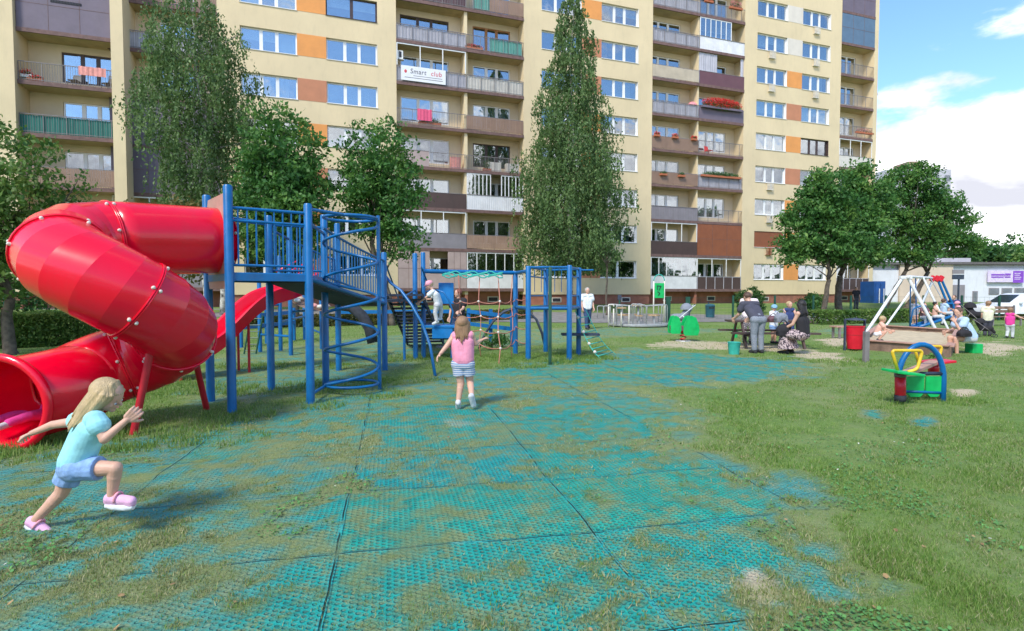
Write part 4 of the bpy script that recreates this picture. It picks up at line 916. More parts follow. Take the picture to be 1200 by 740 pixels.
for ci in range(len(cuts)-1):
    seg_pts = path[cuts[ci]:cuts[ci+1]+1]
    # moulded facets: straight stretches of three steps
    fac = [seg_pts[0]]
    step = 3 if ci not in (0, 5) else 1
    idxs = list(range(0, len(seg_pts), step)); 
    if idxs[-1] != len(seg_pts)-1: idxs.append(len(seg_pts)-1)
    pts = [seg_pts[i] for i in idxs]
    tg = lambda i: (path[min(i+1, len(path)-1)]-path[max(i-1, 0)]).normalized()
    m, fr = tube_shell(pts, RT, .012, ends=(tg(cuts[ci]), tg(cuts[ci+1])))
    # lips of the flange
    for e, sgn in ((0, 1), (-1, -1)):
        p, (sx, up) = pts[e], fr[e]; t = tg(cuts[ci] if e == 0 else cuts[ci+1])
        ring = [p+t*sgn*.010+(sx*math.cos(2*math.pi*k/40)+up*math.sin(2*math.pi*k/40))*(RT+.006) for k in range(40)]; m.tube(ring, .010, 6, closed=True)
    if ci == 5:
        p, (sx, up) = pts[-1], fr[-1]; ring = [p+(sx*math.cos(2*math.pi*k/40)+up*math.sin(2*math.pi*k/40))*(RT+.03) for k in range(40)]; m.tube(ring, .045, 8, closed=True)
    o = m.build('tube_section', 'slide_red', slide, smooth='all')
    me = o.data
    if step == 3:   # creases between moulded facets
        ev = np.array([e.vertices[:] for e in me.edges]); at_s = me.attributes.new('sharp_edge', 'BOOLEAN', 'EDGE')
        co = np.array([v.co for v in me.vertices]); seg = 40; flags = np.zeros(len(ev), bool)
        L_ = np.linalg.norm(co[ev[:, 0]]-co[ev[:, 1]], axis=1)
        ring_w = 2*RT*math.sin(math.pi/40)
        rings = np.array([list(p) for p in pts]); cw = np.array(slide.matrix_world.translation)
        d0 = np.linalg.norm(co[:, None, :]+0-rings[None], axis=2); ri = d0.argmin(1)
        flags = (ri[ev[:, 0]] == ri[ev[:, 1]]) & (np.abs(L_-ring_w) < ring_w*.25)
        at_s.data.foreach_set('value', flags)
    for e in (0,) if ci else (0, ):
        pass
    p, (sx, up) = pts[0], fr[0]; t = tg(cuts[ci])
    nb = 7
    for k in range(nb):
        a = 2*math.pi*(k+.3)/nb
        for sg in ((.035,) if ci == 0 else (.035, -.035) if k % 2 == 0 else (.035,)):
            bolts.append((p+t*sg+(sx*math.cos(a)+up*math.sin(a))*(RT+.008), (sx*math.cos(a)+up*math.sin(a))))
for (c, d) in bolts:
    MB().lathe([(0, .016), (.010, .014), (.017, .006), (.018, 0), (.018, -.02)], seg=10).build('bolt_cap', 'bolt_cap', slide, smooth='all', world_pts=False).matrix_world = Matrix.Translation(c) @ d.to_track_quat('Z', 'Y').to_matrix().to_4x4()
for a, b in (((178, 418, 5.95), (155, 509)), ((225, 416, 6.75), (243, 479))):
    f = gr(*b); tp = at(*a); MB().cyl(f-Vector((0, 0, .05)), tp+Vector((0, 0, .12)), .037).build('leg', 'post_red', slide, smooth=True)
lb_ = at(232, 260, 6.6); t_ = (P1-P0).normalized(); sx = t_.cross(Vector((0, 0, 1))).normalized()
q_ = P0.lerp(P1, .28)
for j in range(4):
    a0_ = R(22+j*3.4); r_ = RT+.004
    rot_p = lambda a, s: q_+t_*s+(sx*math.cos(a)+sx.cross(t_)*math.sin(a))*r_
    MB().add([rot_p(a0_, -.05), rot_p(a0_, .05), rot_p(a0_+R(1.6), .05), rot_p(a0_+R(1.6), -.05)], [(0, 1, 2, 3)]).build('sticker_line', 'bolt_cap', slide)
# ============================================================ BLUE PLAY TOWER
tower = thing('play_tower', 'tall blue play tower with railed deck, curved bridge and spiral climbing pole', 'play tower', (-3.4, 8, 0))
PR = .055
def post(px, py, top, parent=tower, r=PR, m='paint_blue', name='post'):
    g = gr(px, py); zt = at(px, top, g.y).z
    mb = MB().tube([g-Vector((0, 0, .1)), Vector((g.x, g.y, zt-.02)), Vector((g.x, g.y, zt))], [r, r, r*.8], 16)
    o = mb.build(name, m, parent, smooth=True); return Vector((g.x, g.y, zt))
p1 = post(272, 484, 217); p2 = post(364, 474, 239); p3 = post(247, 470, 229); p4 = post(318, 457, 253); p5 = post(382, 452, 252)
ZD = 1.68
def v2(p, z): return Vector((p.x, p.y, z))
dk = [v2(p, ZD) for p in (p1, p2, p5, p4, p3)]
MB().prism([(p.x, p.y) for p in dk], lambda x, y: Vector((x, y, ZD)), lambda x, y: Vector((x, y, ZD+.05))).build('deck', 'rubber_dark', tower)
for a, b in zip(dk, dk[1:]+dk[:1]): MB().beam(a+Vector((0, 0, .02)), b+Vector((0, 0, .02)), .04, .09).build('deck_beam', 'paint_blue', tower)
def railing(a, b, z0, z1, n, parent=tower, r=.017, br=.011, mid=False, z0b=None, z1b=None, name='railing', pts=None):
    m = MB(); z0b = z0 if z0b is None else z0b; z1b = z1 if z1b is None else z1b
    P = pts or [v2(a, 0), v2(b, 0)]; n2 = len(P)-1
    def pt(t, f):
        k = min(int(t*n2), n2-1); q = P[k].lerp(P[k+1], t*n2-k); lo = z0+(z0b-z0)*t; hi = z1+(z1b-z1)*t; return Vector((q.x, q.y, q.z+lo+(hi-lo)*f))
    m.tube([pt(i/max(n2*1, 1), 0) for i in range(n2+1)], r, 8); m.tube([pt(i/max(n2, 1), 1) for i in range(n2+1)], r*1.2, 8)
    for i in range(1, n): m.cyl(pt(i/n, 0), pt(i/n, 1), br, seg=6)
    if mid: m.tube([pt(i/n2, .78) for i in range(n2+1)], r, 8)
    return m.build(name, 'paint_blue', parent, smooth=True)
railing(p1, p2, ZD+.17, at(318, 250, 7.4).z+.02, 9, mid=True); railing(p4, p5, ZD+.17, 2.55, 8); railing(p3, p4, ZD+.9, 2.55, 5)
MB().cyl(v2(p1, ZD+.06), v2(p2, ZD+.06), .02).build('deck_rail', 'paint_blue', tower, smooth=True)
# entrance board of the slide
n_ = (p3-p1); n_.z = 0; n_.normalize(); nn = Vector((-n_.y, n_.x, 0))
ctr = (v2(p1, 0)+v2(p3, 0))/2; bd = MB(); seg = 32; hw_ = .47; z0_, z1_ = 1.55, 2.76
outer = []
for k in range(seg):
    a = 2*math.pi*k/seg; c_, s_2 = math.cos(a), math.sin(a); q = 1/max(abs(c_)/hw_, abs(s_2)/.60); outer.append((c_*q, 2.155+s_2*q))
inner = [(.40*math.cos(2*math.pi*k/seg), 2.19+.40*math.sin(2*math.pi*k/seg)) for k in range(seg)]
vs = []
for off in (-.012, .012):
    for (a, z) in outer+inner: vs.append(v2(ctr, 0)+n_*a+nn*off+Vector((0, 0, z)))
fs = []; k2 = 2*seg
for k in range(seg):
    l = (k+1) % seg; fs += [(k, l, seg+l, seg+k), (k2+k, k2+seg+k, k2+seg+l, k2+l), (k, k2+k, k2+l, l), (seg+k, seg+l, k2+seg+l, k2+seg+k)]
bd.add(vs, fs).build('entrance_board', 'board_brown', tower)
# spiral climber
ax = Vector((-2.42, 8.5, 0)); rs = .385; pv = gr(445, 457)
MB().cyl(v2(pv, -.05), v2(pv, at(444, 253, pv.y).z), .028).build('climbing_pole', 'paint_blue', tower, smooth=True)
sp = [Vector((ax.x+rs*math.cos(a), ax.y+rs*math.sin(a), z)) for a, z in [(R(200)+2*math.pi*4.5*i/200, .13+2.38*i/200) for i in range(201)]]
MB().tube(sp, .022, 8).build('spiral_bar', 'paint_blue', tower, smooth='all')
for z in (.13, 2.62):
    MB().tube([Vector((ax.x+rs*math.cos(a), ax.y+rs*math.sin(a), z)) for a in np.linspace(0, 6.283, 33)[:-1]], .022, 8, closed=True).build('ring', 'paint_blue', tower, smooth='all')
MB().cyl(v2(p2, .13), ax+Vector((-.35, 0, .13)), .022).build('floor_bar', 'paint_blue', tower, smooth=True)
MB().cyl(v2(p2, 2.62), v2(pv, 2.62), .022).build('top_bar', 'paint_blue', tower, smooth=True)
MB().cyl(v2(p2, 2.45), v2(p5, 2.45), .022).build('top_bar', 'paint_blue', tower, smooth=True)
# posts at the far side and curved bridge
p6 = post(397, 434, 262); p7 = post(451, 434, 296); p8 = post(363, 432, 268); 
p9 = post(487, 421, 297); p10 = post(496.5, 418, 296); p11 = post(474, 423, 345, r=.03)
def bez(a, b, c, n): return [a*(1-t)**2+b*2*t*(1-t)+c*t*t for t in [i/n for i in range(n+1)]]
bl = bez(v2(p2, ZD+.02), Vector((-2.75, 9.7, 1.48)), Vector((p7.x+.02, p7.y, 1.30)), 14); br_ = bez(v2(p4, ZD+.02), Vector((-3.7, 10.4, 1.45)), Vector((p6.x, p6.y+.1, 1.30)), 14)
vs = []; 
for a, b in zip(bl, br_): vs += [a, b, a-Vector((0, 0, .05)), b-Vector((0, 0, .05))]
fs = []
for i in range(14): k = 4*i; fs += [(k, k+1, k+5, k+4), (k+2, k+6, k+7, k+3), (k, k+4, k+6, k+2), (k+1, k+3, k+7, k+5)]
fs += [(0, 2, 3, 1), (56, 57, 59, 58)]
MB().add(vs, fs).build('bridge_deck', 'rubber_dark', tower)
for side in (bl, br_): MB().tube(side, .035, 8).build('bridge_beam', 'paint_blue', tower, smooth='all')
railing(None, None, .12, .80, 22, pts=bl[2:], z0b=.10, z1b=.82, name='bridge_railing'); railing(None, None, .12, .80, 22, pts=br_[1:], z0b=.10, z1b=.82, name='bridge_railing')
# stair landing and stairs going down behind
lz = 1.32; ld = [v2(p7, lz), v2(p9, lz), Vector((p9.x-.05, p9.y+.55, lz)), Vector((p7.x-.3, p9.y+.5, lz))]
MB().prism([(p.x, p.y) for p in ld], lambda x, y: Vector((x, y, lz)), lambda x, y: Vector((x, y, lz+.05))).build('landing', 'steel_dark', tower)
sa, sb = at(453, 346, 12.1), at(494, 346, 12.6); ea, eb = gr(478, 404), gr(520, 403)
for i in range(14):
    t = i/14; a, b = sa.lerp(ea, t), sb.lerp(eb, t); MB().beam(a, b, .24, .045).build('step', 'steel_dark', tower)
for a, b in ((sa, ea), (sb, eb)): MB().beam(a, b, .03, .12).build('stringer', 'steel_dark', tower)
for k_, (a, b) in enumerate(((sa, ea), (sb, eb))):
    MB().tube([a+Vector((0, 0, .05)), a+Vector((0, 0, .62)), b+Vector((0, 0, .62)), b], .018, 8).build('handrail', 'paint_blue', tower, smooth='all')
# arched slide pole in front of the landing
hp = gr(510, 441); arc = [at(449, 320, 11.2), at(458, 332, 11.0), at(470, 341, 10.9), at(482, 357, 10.75), at(495, 380, 10.6), at(504, 405, 10.5), hp]
MB().tube(arc, .028, 10).build('arched_pole', 'paint_blue', tower, smooth='all')
for (a, b) in (((486, 352, 11.3), (497, 352, 12.9)),): MB().cyl(at(475, 347, 10.9), at(487, 340, 12.9), .018, seg=8).build('brace', 'paint_blue', tower, smooth=True)
# ============================================================ WAVE SLIDE behind
ws = thing('wave_slide', 'open red wavy slide running down left behind the play tower', 'slide', (-5.4, 10.8, 0))
s0, s1 = Vector((-4.25, 11.8, 1.72)), Vector((-5.95, 9.6, .22)); dv = (s1-s0); dv.z = 0; Ls = dv.length; dv.normalize(); sv = Vector((-dv.y, dv.x, 0))
def wz(t): return 1.66-1.42*smoothstep(0, 1, np.array(t*.92+.04))-.10*math.sin(t*math.pi*3.4)*(1-t*.5)
prof = [(-.38, .25), (-.35, .28), (-.31, .25), (-.26, .03), (0, 0), (.26, .03), (.31, .25), (.35, .28), (.38, .25), (.34, -.02), (0, -.05), (-.34, -.02)]
vs = []; n = 40
for i in range(n+1):
    t = i/n; c = s0+dv*Ls*t
    for (a, z) in prof: vs.append(Vector((c.x+sv.x*a, c.y+sv.y*a, float(wz(t))+z)))
k = len(prof); fs = [(i*k+j, i*k+(j+1) % k, (i+1)*k+(j+1) % k, (i+1)*k+j) for i in range(n) for j in range(k)]+[tuple(range(k)), tuple(range(n*k+k-1, n*k-1, -1))]
MB().add(vs, fs).build('chute', 'slide_red', ws, smooth=True)
for t in (.93, .5):
    c = s0+dv*Ls*t
    for a in (-.2, .2): MB().cyl(Vector((c.x+sv.x*a, c.y+sv.y*a, -.05)), Vector((c.x+sv.x*a, c.y+sv.y*a, float(wz(t)))), .025, seg=8).build('leg', 'post_red', ws, smooth=True)
for sg in (-.27, .27): 
    a = s0+sv*sg; MB().tube([a+Vector((0, 0, .1)), a+Vector((0, 0, .45))+dv*.1, a+Vector((0, 0, .22))+dv*.55], .018, 8).build('hand_grip', 'slide_red', ws, smooth='all')
# ============================================================ FAR CLIMBER seen beneath the deck
fc = thing('climbing_tower', 'farther blue climbing frame with a patterned climbing ramp seen under the deck', 'climbing frame', (*gr(345, 412)[:2], 0))
ft_ = {}
for (px, py, tp) in ((305, 413, 330), (329, 411, 300), (341, 416, 262), (357, 398, 300), (377, 409, 320)): ft_[px] = post(px, py, tp, fc, r=.05)
for (a, b, z) in ((305, 329, 1.2), (329, 357, .75), (341, 377, 1.05), (305, 341, .45), (357, 377, .42), (329, 341, 1.55)):
    MB().cyl(v2(ft_[a], z), v2(ft_[b], z), .03, seg=8).build('cross_bar', 'paint_blue', fc, smooth=True)
rp = [at(341, 347, 14.4), at(352, 354, 14.2), at(366, 360, 14.0), at(382, 362, 13.8)]; vs = []
for p in rp: vs += [p+Vector((0, .45, .05)), p-Vector((0, .35, .05))]
MB().add(vs, [(2*i, 2*i+1, 2*i+3, 2*i+2) for i in range(3)]).build('climbing_ramp', 'wood_old', fc)
for i in range(26):
    t = random.random()*2.98; k = int(t); p = rp[k].lerp(rp[k+1], t-k); o = Vector((random.uniform(-.03, .03), random.uniform(-.38, .32), .0)); MB().ball(p+o+Vector((0, 0, .05)), (.09, .07, .05), 8, 5).build('climbing_hold', ['clad_beige', 'clad_ivory', 'fabric_salmon'][i % 3], fc, smooth='all')
ar = [at(400, 358, 13.4), at(412, 360, 13.4), at(424, 370, 13.4), at(433, 385, 13.4), at(437, 402, 13.4)]
vs = []
MB().tube(ar, .13, 10).build('arched_tunnel', 'rubber_dark', fc, smooth='all')
lg = [gr(288, 413), gr(296, 397)]
for px0 in (286, 300): MB().cyl(gr(px0, 415), at(px0+8, 370, gr(px0, 415).y), .022, seg=8).build('ladder_rail', 'paint_darkgreen', fc, smooth=True)
for i in range(6): MB().cyl(gr(286, 415).lerp(at(294, 370, gr(286, 415).y), (i+.5)/6), gr(300, 415).lerp(at(308, 370, gr(300, 415).y), (i+.5)/6), .015, seg=6).build('rung', 'paint_darkgreen', fc, smooth=True)
# ============================================================ CLIMBING FRAME WITH ROPE NET
cf = thing('rope_climber', 'blue climbing frame with an orange rope net, top bars and square tower at right', 'climbing frame', (.3, 13, 0))
c1 = post(604, 415, 318, cf, r=.06); c2 = post(619, 422, 312, cf, r=.06); c3 = post(639.5, 413, 315, cf, r=.06); c4 = post(667, 422, 311, cf, r=.06); c5 = post(678, 416, 314, cf, r=.06); c6 = post(644.5, 427, 313, cf, r=.035, m='paint_darkgreen', name='slide_pole')
def bar(a, b, r=.028, nm='cross_bar', m='paint_blue', par=cf): return MB().cyl(a, b, r, seg=10).build(nm, m, par, smooth=True)
bm0 = at(496, 318, 13.1); bm1 = at(604, 320, c1.y)
bar(bm0, bm1, .05, 'top_beam'); bar(bm1, v2(c2, bm1.z), .04, 'top_beam')
zt_ = at(640, 313.5, 12.7).z
for a, b in ((c2, c4), (c3, c5), (c2, c3), (c4, c5)): bar(v2(a, zt_), v2(b, zt_), .025)
bar(v2(c5, zt_-.02), v2(c5, zt_-.02)+Vector((.35, 0, 0)), .02)
zm = at(640, 361.5, 12.7).z
for a, b in ((c2, c4), (c3, c5), (c2, c3), (c4, c5), (c1, c2)): bar(v2(a, zm), v2(b, zm), .04, 'platform_beam')
MB().prism([(p.x, p.y) for p in (c2, c4, c5, c3)], lambda x, y: Vector((x, y, zm-.01)), lambda x, y: Vector((x, y, zm+.03))).build('platform', 'steel_dark', cf)
for z in (at(640, 324, 12.7).z, at(640, 347, 12.7).z): bar(v2(c5, z), v2(c4, z), .018); bar(v2(c3, z), v2(c2, z), .018)
for i in range(5): 
    q = v2(c2, zt_).lerp(v2(c4, zt_), (i+1)/6)+Vector((0, .3, 0)); bar(q, q-Vector((0, 0, .55)), .008, 'hanging_rod')
    bar(q-Vector((0, .3, 0))+Vector((0, 0, 0)), q+Vector((0, .7, 0)), .014, 'ladder_bar')
stp = at(680, 392, 13.6); MB().box(stp, (.9, .35, .05)).build('step', 'steel_dark', cf)
# rope net
net = MB(); nb_ = 4
tops = [at(px, 323, 13.2+(px-537)/70*.5) for px in (537, 562, 584, 600)]; bots = [gr(540, 412), gr(563, 419), gr(585, 427), gr(600, 420)]
NN = [[t.lerp(b, f)+Vector((.03*math.sin(i*3+j*2), .03*math.cos(i*2+j), 0)) for j, f in enumerate((0, .32, .5, .67, .84, 1))] for i, (t, b) in enumerate(zip(tops, bots))]
for i, col_ in enumerate(NN): net.tube(col_, .011, 6)
for j in range(1, 5):
    row = [at(531, 354+18*(j-1), 13.1)]+[c[j] for c in NN]+[v2(c1, NN[3][j].z+.05), v2(c2, NN[3][j].z+.08)]
    pts = []
    for a, b in zip(row, row[1:]):
        for t in (0, .25, .5, .75): pts.append(a.lerp(b, t)-Vector((0, 0, .05*4*t*(1-t))))
    net.tube(pts+[row[-1]], .011, 6)
net.build('rope_net', 'rope_orange', cf, smooth='all')
for col_ in NN[:3]:
    for p in col_[1:5]: MB().ball(p, .03, 8, 6).build('rope_joint', 'clad_ivory', cf, smooth='all')
rl = MB()
for k in range(4):
    pts = [at(518+i*4.2, 322+2.2*math.sin(i*1.3+k*1.8)+(k-1.5)*1.3, 13.25) for i in range(18)]; rl.tube(pts, .016, 6)
rl.build('rolled_rope', 'rope_green', cf, smooth='all')
# rope ladder
rd = MB(); A = [at(674, 364, 13.4), at(686, 362, 14.0)]; Bq = [gr(704, 421), gr(722, 416)]
for a, b in zip(A, Bq): rd.tube([a.lerp(b, t)-Vector((0, 0, .18*math.sin(math.pi*t))) for t in np.linspace(0, 1, 12)], .010, 6)
for i in range(1, 9):
    t = i/9; z_ = Vector((0, 0, .18*math.sin(math.pi*t))); rd.cyl(A[0].lerp(Bq[0], t)-z_, A[1].lerp(Bq[1], t)-z_, .012, seg=6)
rd.build('rope_ladder', 'rope_green', cf, smooth='all')
for i in range(1, 9, 2):
    t = i/9; z_ = Vector((0, 0, .18*math.sin(math.pi*t)-.02)); MB().ball(A[0].lerp(Bq[0], t)-z_, .04, 8, 6).build('rope_joint', 'clad_ivory', cf, smooth='all')
# arched ladder
al = thing('arched_ladder', 'dark blue arched ladder behind the orange rope net', 'ladder', (*gr(590, 408)[:2], 0))
for dy in (0, .55):
    pts = [gr(561, 409)+Vector((0, dy, 0)), at(568, 392, 15.2)+Vector((0, dy, 0)), at(578, 377, 15.2)+Vector((0, dy, 0)), at(590, 366, 15.2)+Vector((0, dy, 0)), at(604, 361, 15.2)+Vector((0, dy, 0)), at(616, 363, 15.2)+Vector((0, dy, 0)), at(629, 375, 15.2)+Vector((0, dy, 0)), at(636, 392, 15.2)+Vector((0, dy, 0)), at(640, 409, 15.2)+Vector((0, dy, 0))]
    MB().tube(pts, .03, 8).build('rail', 'steel_dark', al, smooth='all'); 
    if dy == 0: base_ = pts
for i in range(1, 8): MB().cyl(base_[i], base_[i]+Vector((0, .55, 0)), .018, seg=6).build('rung', 'steel_dark', al, smooth=True)
# blue panels by the steps where the toddler climbs
cp_ = thing('climbing_platform', 'low blue plastic platform with a curved side panel below the stairs', 'play platform', (*gr(512, 424)[:2], 0))
g0 = at(496, 381, 12.9); g1 = at(530, 383, 12.9)
MB().box(((g0.x+g1.x)/2+.02, 13.1, g0.z-.03), (g1.x-g0.x+.1, .7, .06)).build('platform', 'paint_blue_light', cp_, bevel=.01)
MB().box(((g0.x+g1.x)/2+.12, 12.78, g0.z-.18), (g1.x-g0.x-.2, .03, .24)).build('front_panel', 'paint_blue_light', cp_, bevel=.01)
MB().box((at(522, 345, 13.3).x, 13.45, at(522, 345, 13.3).z+.02), (.36, .04, .5)).build('side_panel', 'paint_blue_light', cp_, bevel=.01)
for px, py in ((497, 420), (530, 420)): MB().cyl(gr(px, py), v2(gr(px, py), g0.z), .04, seg=10).build('leg', 'paint_blue', cp_, smooth=True)
hb = [at(528, 380, 12.8), at(531, 366, 12.8), at(526, 352, 12.8), at(520, 343, 12.8), at(512, 340, 12.9), at(500, 342, 13.0)]; MB().tube(hb, .02, 8).build('hand_rail', 'paint_blue', cp_, smooth='all')
for i in range(3): MB().beam(at(500+i*6, 388+i*9, 13.3-.15*i), at(523+i*6, 388+i*9, 13.3-.15*i), .2, .035).build('step', 'steel_dark', cp_)
# low blue rail fence
bf = thing('blue_rail_fence', 'low blue railing with two beams between the play frames', 'railing', (*gr(580, 400)[:2], 0))
for (x0, y0, x1, y1, d0, d1) in ((548, 365, 604, 372, 17.5, 15.8), (545, 379, 602, 386, 17.5, 15.8), (275, 372, 345, 366, 15.5, 18), (275, 385, 345, 378, 15.5, 18), (395, 366, 545, 365, 18, 17.5)):
    MB().beam(at(x0, y0, d0), at(x1, y1, d1), .05, .11).build('rail', 'paint_blue', bf)
for px, d in ((575, 16.7), (549, 17.5), (600, 15.8), (280, 15.5), (312, 16.8), (343, 18)): x = (px-600)/F_PX*d; MB().box((x, d+.04, .48), (.11, .10, 1.1)).build('post', 'paint_blue', bf)
# ============================================================ PEOPLE
mat('skin', (.62, .36, .26), .5, nscale=12, namt=.06, sub=.08); mat('skin_tan', (.50, .27, .18), .5, nscale=12, namt=.08, sub=.08)
def hair_mat(name, c):
    m = mat(name, c, .45, nscale=9, namt=.18); N, L = m.node_tree.nodes, m.node_tree.links
    w = N.new('ShaderNodeTexNoise'); w.inputs['Scale'].default_value = 1; mp_ = N.new('ShaderNodeMapping'); mp_.inputs['Scale'].default_value = (160, 160, 14); tc_ = N.new('ShaderNodeTexCoord')
    L.new(tc_.outputs['Object'], mp_.inputs[0]); L.new(mp_.outputs[0], w.inputs['Vector']); b = N.new('ShaderNodeBump'); b.inputs['Strength'].default_value = .8; b.inputs['Distance'].default_value = .01
    L.new(w.outputs['Fac'], b.inputs['Height']); L.new(b.outputs[0], N['Principled BSDF'].inputs['Normal'])
hair_mat('hair_blond', (.50, .36, .19)); hair_mat('hair_lightbrown', (.30, .17, .09)); hair_mat('hair_black', (.015, .012, .012)); hair_mat('hair_brown', (.10, .05, .03)); hair_mat('hair_red', (.22, .06, .035)); hair_mat('hair_grey', (.45, .42, .38))
def cloth_mat(name, c, **k): return mat(name, c, .85, nscale=k.pop('nscale', 10), namt=k.pop('namt', .10), bump=.9, bscale=13, **k)
cloth_mat('cloth_aqua', (.30, .66, .72)); cloth_mat('denim_light', (.22, .36, .62), namt=.18, nscale=30); cloth_mat('shoe_pink', (.76, .42, .62)); cloth_mat('cloth_pink', (.82, .30, .42)); cloth_mat('cloth_white', (.74, .76, .78)); cloth_mat('cloth_palegrey', (.55, .56, .58))
cloth_mat('cloth_charcoal', (.06, .06, .085)); cloth_mat('cloth_grey', (.22, .24, .28), namt=.18, nscale=40); cloth_mat('cloth_black', (.02, .018, .022)); cloth_mat('denim_dark', (.03, .06, .14), namt=.2); cloth_mat('cloth_navy', (.03, .05, .15)); cloth_mat('cloth_cream', (.70, .68, .50))
cloth_mat('cloth_skyblue', (.45, .60, .78)); cloth_mat('cloth_magenta', (.72, .05, .30)); cloth_mat('cloth_peach', (.72, .42, .32)); cloth_mat('cloth_hat_pink', (.80, .35, .42)); cloth_mat('cloth_blushwhite', (.76, .66, .66)); cloth_mat('cap_blue', (.22, .42, .52)); cloth_mat('shoe_dark', (.03, .03, .035))
def patterned(name, c1, c2, scale, stripes=False, th=.5):
    m = mat(name, c1, .85); N, L = m.node_tree.nodes, m.node_tree.links; tc_ = N.new('ShaderNodeTexCoord')
    t = N.new('ShaderNodeTexWave' if stripes else 'ShaderNodeTexNoise'); t.inputs['Scale'].default_value = scale
    if stripes: t.bands_direction = 'Z'; t.inputs['Distortion'].default_value = .8
    else: t.inputs['Detail'].default_value = 3
    L.new(tc_.outputs['Object'], t.inputs['Vector']); r = N.new('ShaderNodeMapRange'); r.inputs[1].default_value = th-.04; r.inputs[2].default_value = th+.04; L.new(t.outputs['Fac'], r.inputs[0])
    x = N.new('ShaderNodeMix'); x.data_type = 'RGBA'; x.inputs[6].default_value = (*c1, 1); x.inputs[7].default_value = (*c2, 1); L.new(r.outputs[0], x.inputs[0]); L.new(x.outputs[2], N['Principled BSDF'].inputs['Base Color'])
patterned('stripes_blue', (.60, .60, .64), (.16, .26, .46), 11, True); patterned('stripes_navy', (.7, .7, .72), (.05, .08, .22), 9, True); patterned('floral_dark', (.05, .035, .05), (.55, .42, .42), 26, th=.5); patterned('pattern_grey', (.10, .09, .11), (.5, .46, .46), 34)
def capsule(m, a, b, r0, r1, flat=False, seg=14, flatten=None):
    """tapered limb piece with rounded ends"""
    a, b = Vector(a), Vector(b); d = (b-a); L = d.length
    if L < 1e-5: return m.ball(a, r0, seg, 8)
    d.normalize(); rings, rad = [], []
    if not flat:
        for i in range(4): t = math.pi/2*(i/4); rings.append(a-d*r0*math.cos(t)); rad.append(max(r0*math.sin(t), r0*.02))
    rings += [a, b]; rad += [r0, r1]
    if not flat:
        for i in range(1, 5): t = math.pi/2*(i/4); rings.append(b+d*r1*math.sin(t)); rad.append(max(r1*math.cos(t), r1*.02))
    return m.tube(rings, rad, seg)
def remeshed(mb, name, m, parent, voxel=.006, smooth=3, fac=.5):
    me = bpy.data.meshes.new('tmp'); me.from_pydata([tuple(v) for v in mb.v], [], mb.f); o = bpy.data.objects.new('tmp', me); COL.objects.link(o)
    r = o.modifiers.new('r', 'REMESH'); r.mode = 'VOXEL'; r.voxel_size = voxel; r.use_smooth_shade = True
    if smooth: s = o.modifiers.new('s', 'SMOOTH'); s.iterations = smooth; s.factor = fac
    dg = bpy.context.evaluated_depsgraph_get(); dg.update(); me2 = bpy.data.meshes.new_from_object(o.evaluated_get(dg)); bpy.data.objects.remove(o); bpy.data.meshes.remove(me)
    me2.name = name; me2.materials.clear(); me2.materials.append(MATS[m]); me2.polygons.foreach_set('use_smooth', [True]*len(me2.polygons))
    o = bpy.data.objects.new(name, me2); COL.objects.link(o); o.parent = parent; o.matrix_parent_inverse = parent.matrix_world.inverted(); return o
def hand(m, wrist, dirn, palm_n, s, curl=.5, side=1):
    """palm, four unequal bent fingers and a thumb leaving the palm's side"""
    d = Vector(dirn).normalized(); n = Vector(palm_n); n = (n-d*n.dot(d)).normalized(); w = d.cross(n).normalized()*side; W = Vector(wrist)
    pl_ = W+d*s*.48
    for k in (-.26, -.09, .09, .26): capsule(m, W+d*s*.08+w*s*k*.7, pl_+w*s*k, s*.115, s*.10, seg=8)
    for k, (off, ln) in enumerate(((.28, .40), (.10, .47), (-.09, .44), (-.27, .34))):
        p = pl_+w*s*off; dd = d.copy(); r = s*.078
        for j, fr_ in enumerate((.45, .32, .25)):
            ang = curl*(.55+.45*j); dd = (dd*math.cos(ang)+n*math.sin(ang)).normalized(); q = p+dd*s*ln*fr_; capsule(m, p, q, r, r*.9, seg=8); p = q; r *= .9
    p = W+d*s*.14+w*s*.27; dd = (d*.6+w*.75+n*.25).normalized()
    for ln, r in ((.24, .095), (.2, .082)): q = p+dd*s*ln; capsule(m, p, q, s*r, s*r*.9, seg=8); p = q; dd = (dd+d*.35+n*curl*.5).normalized()
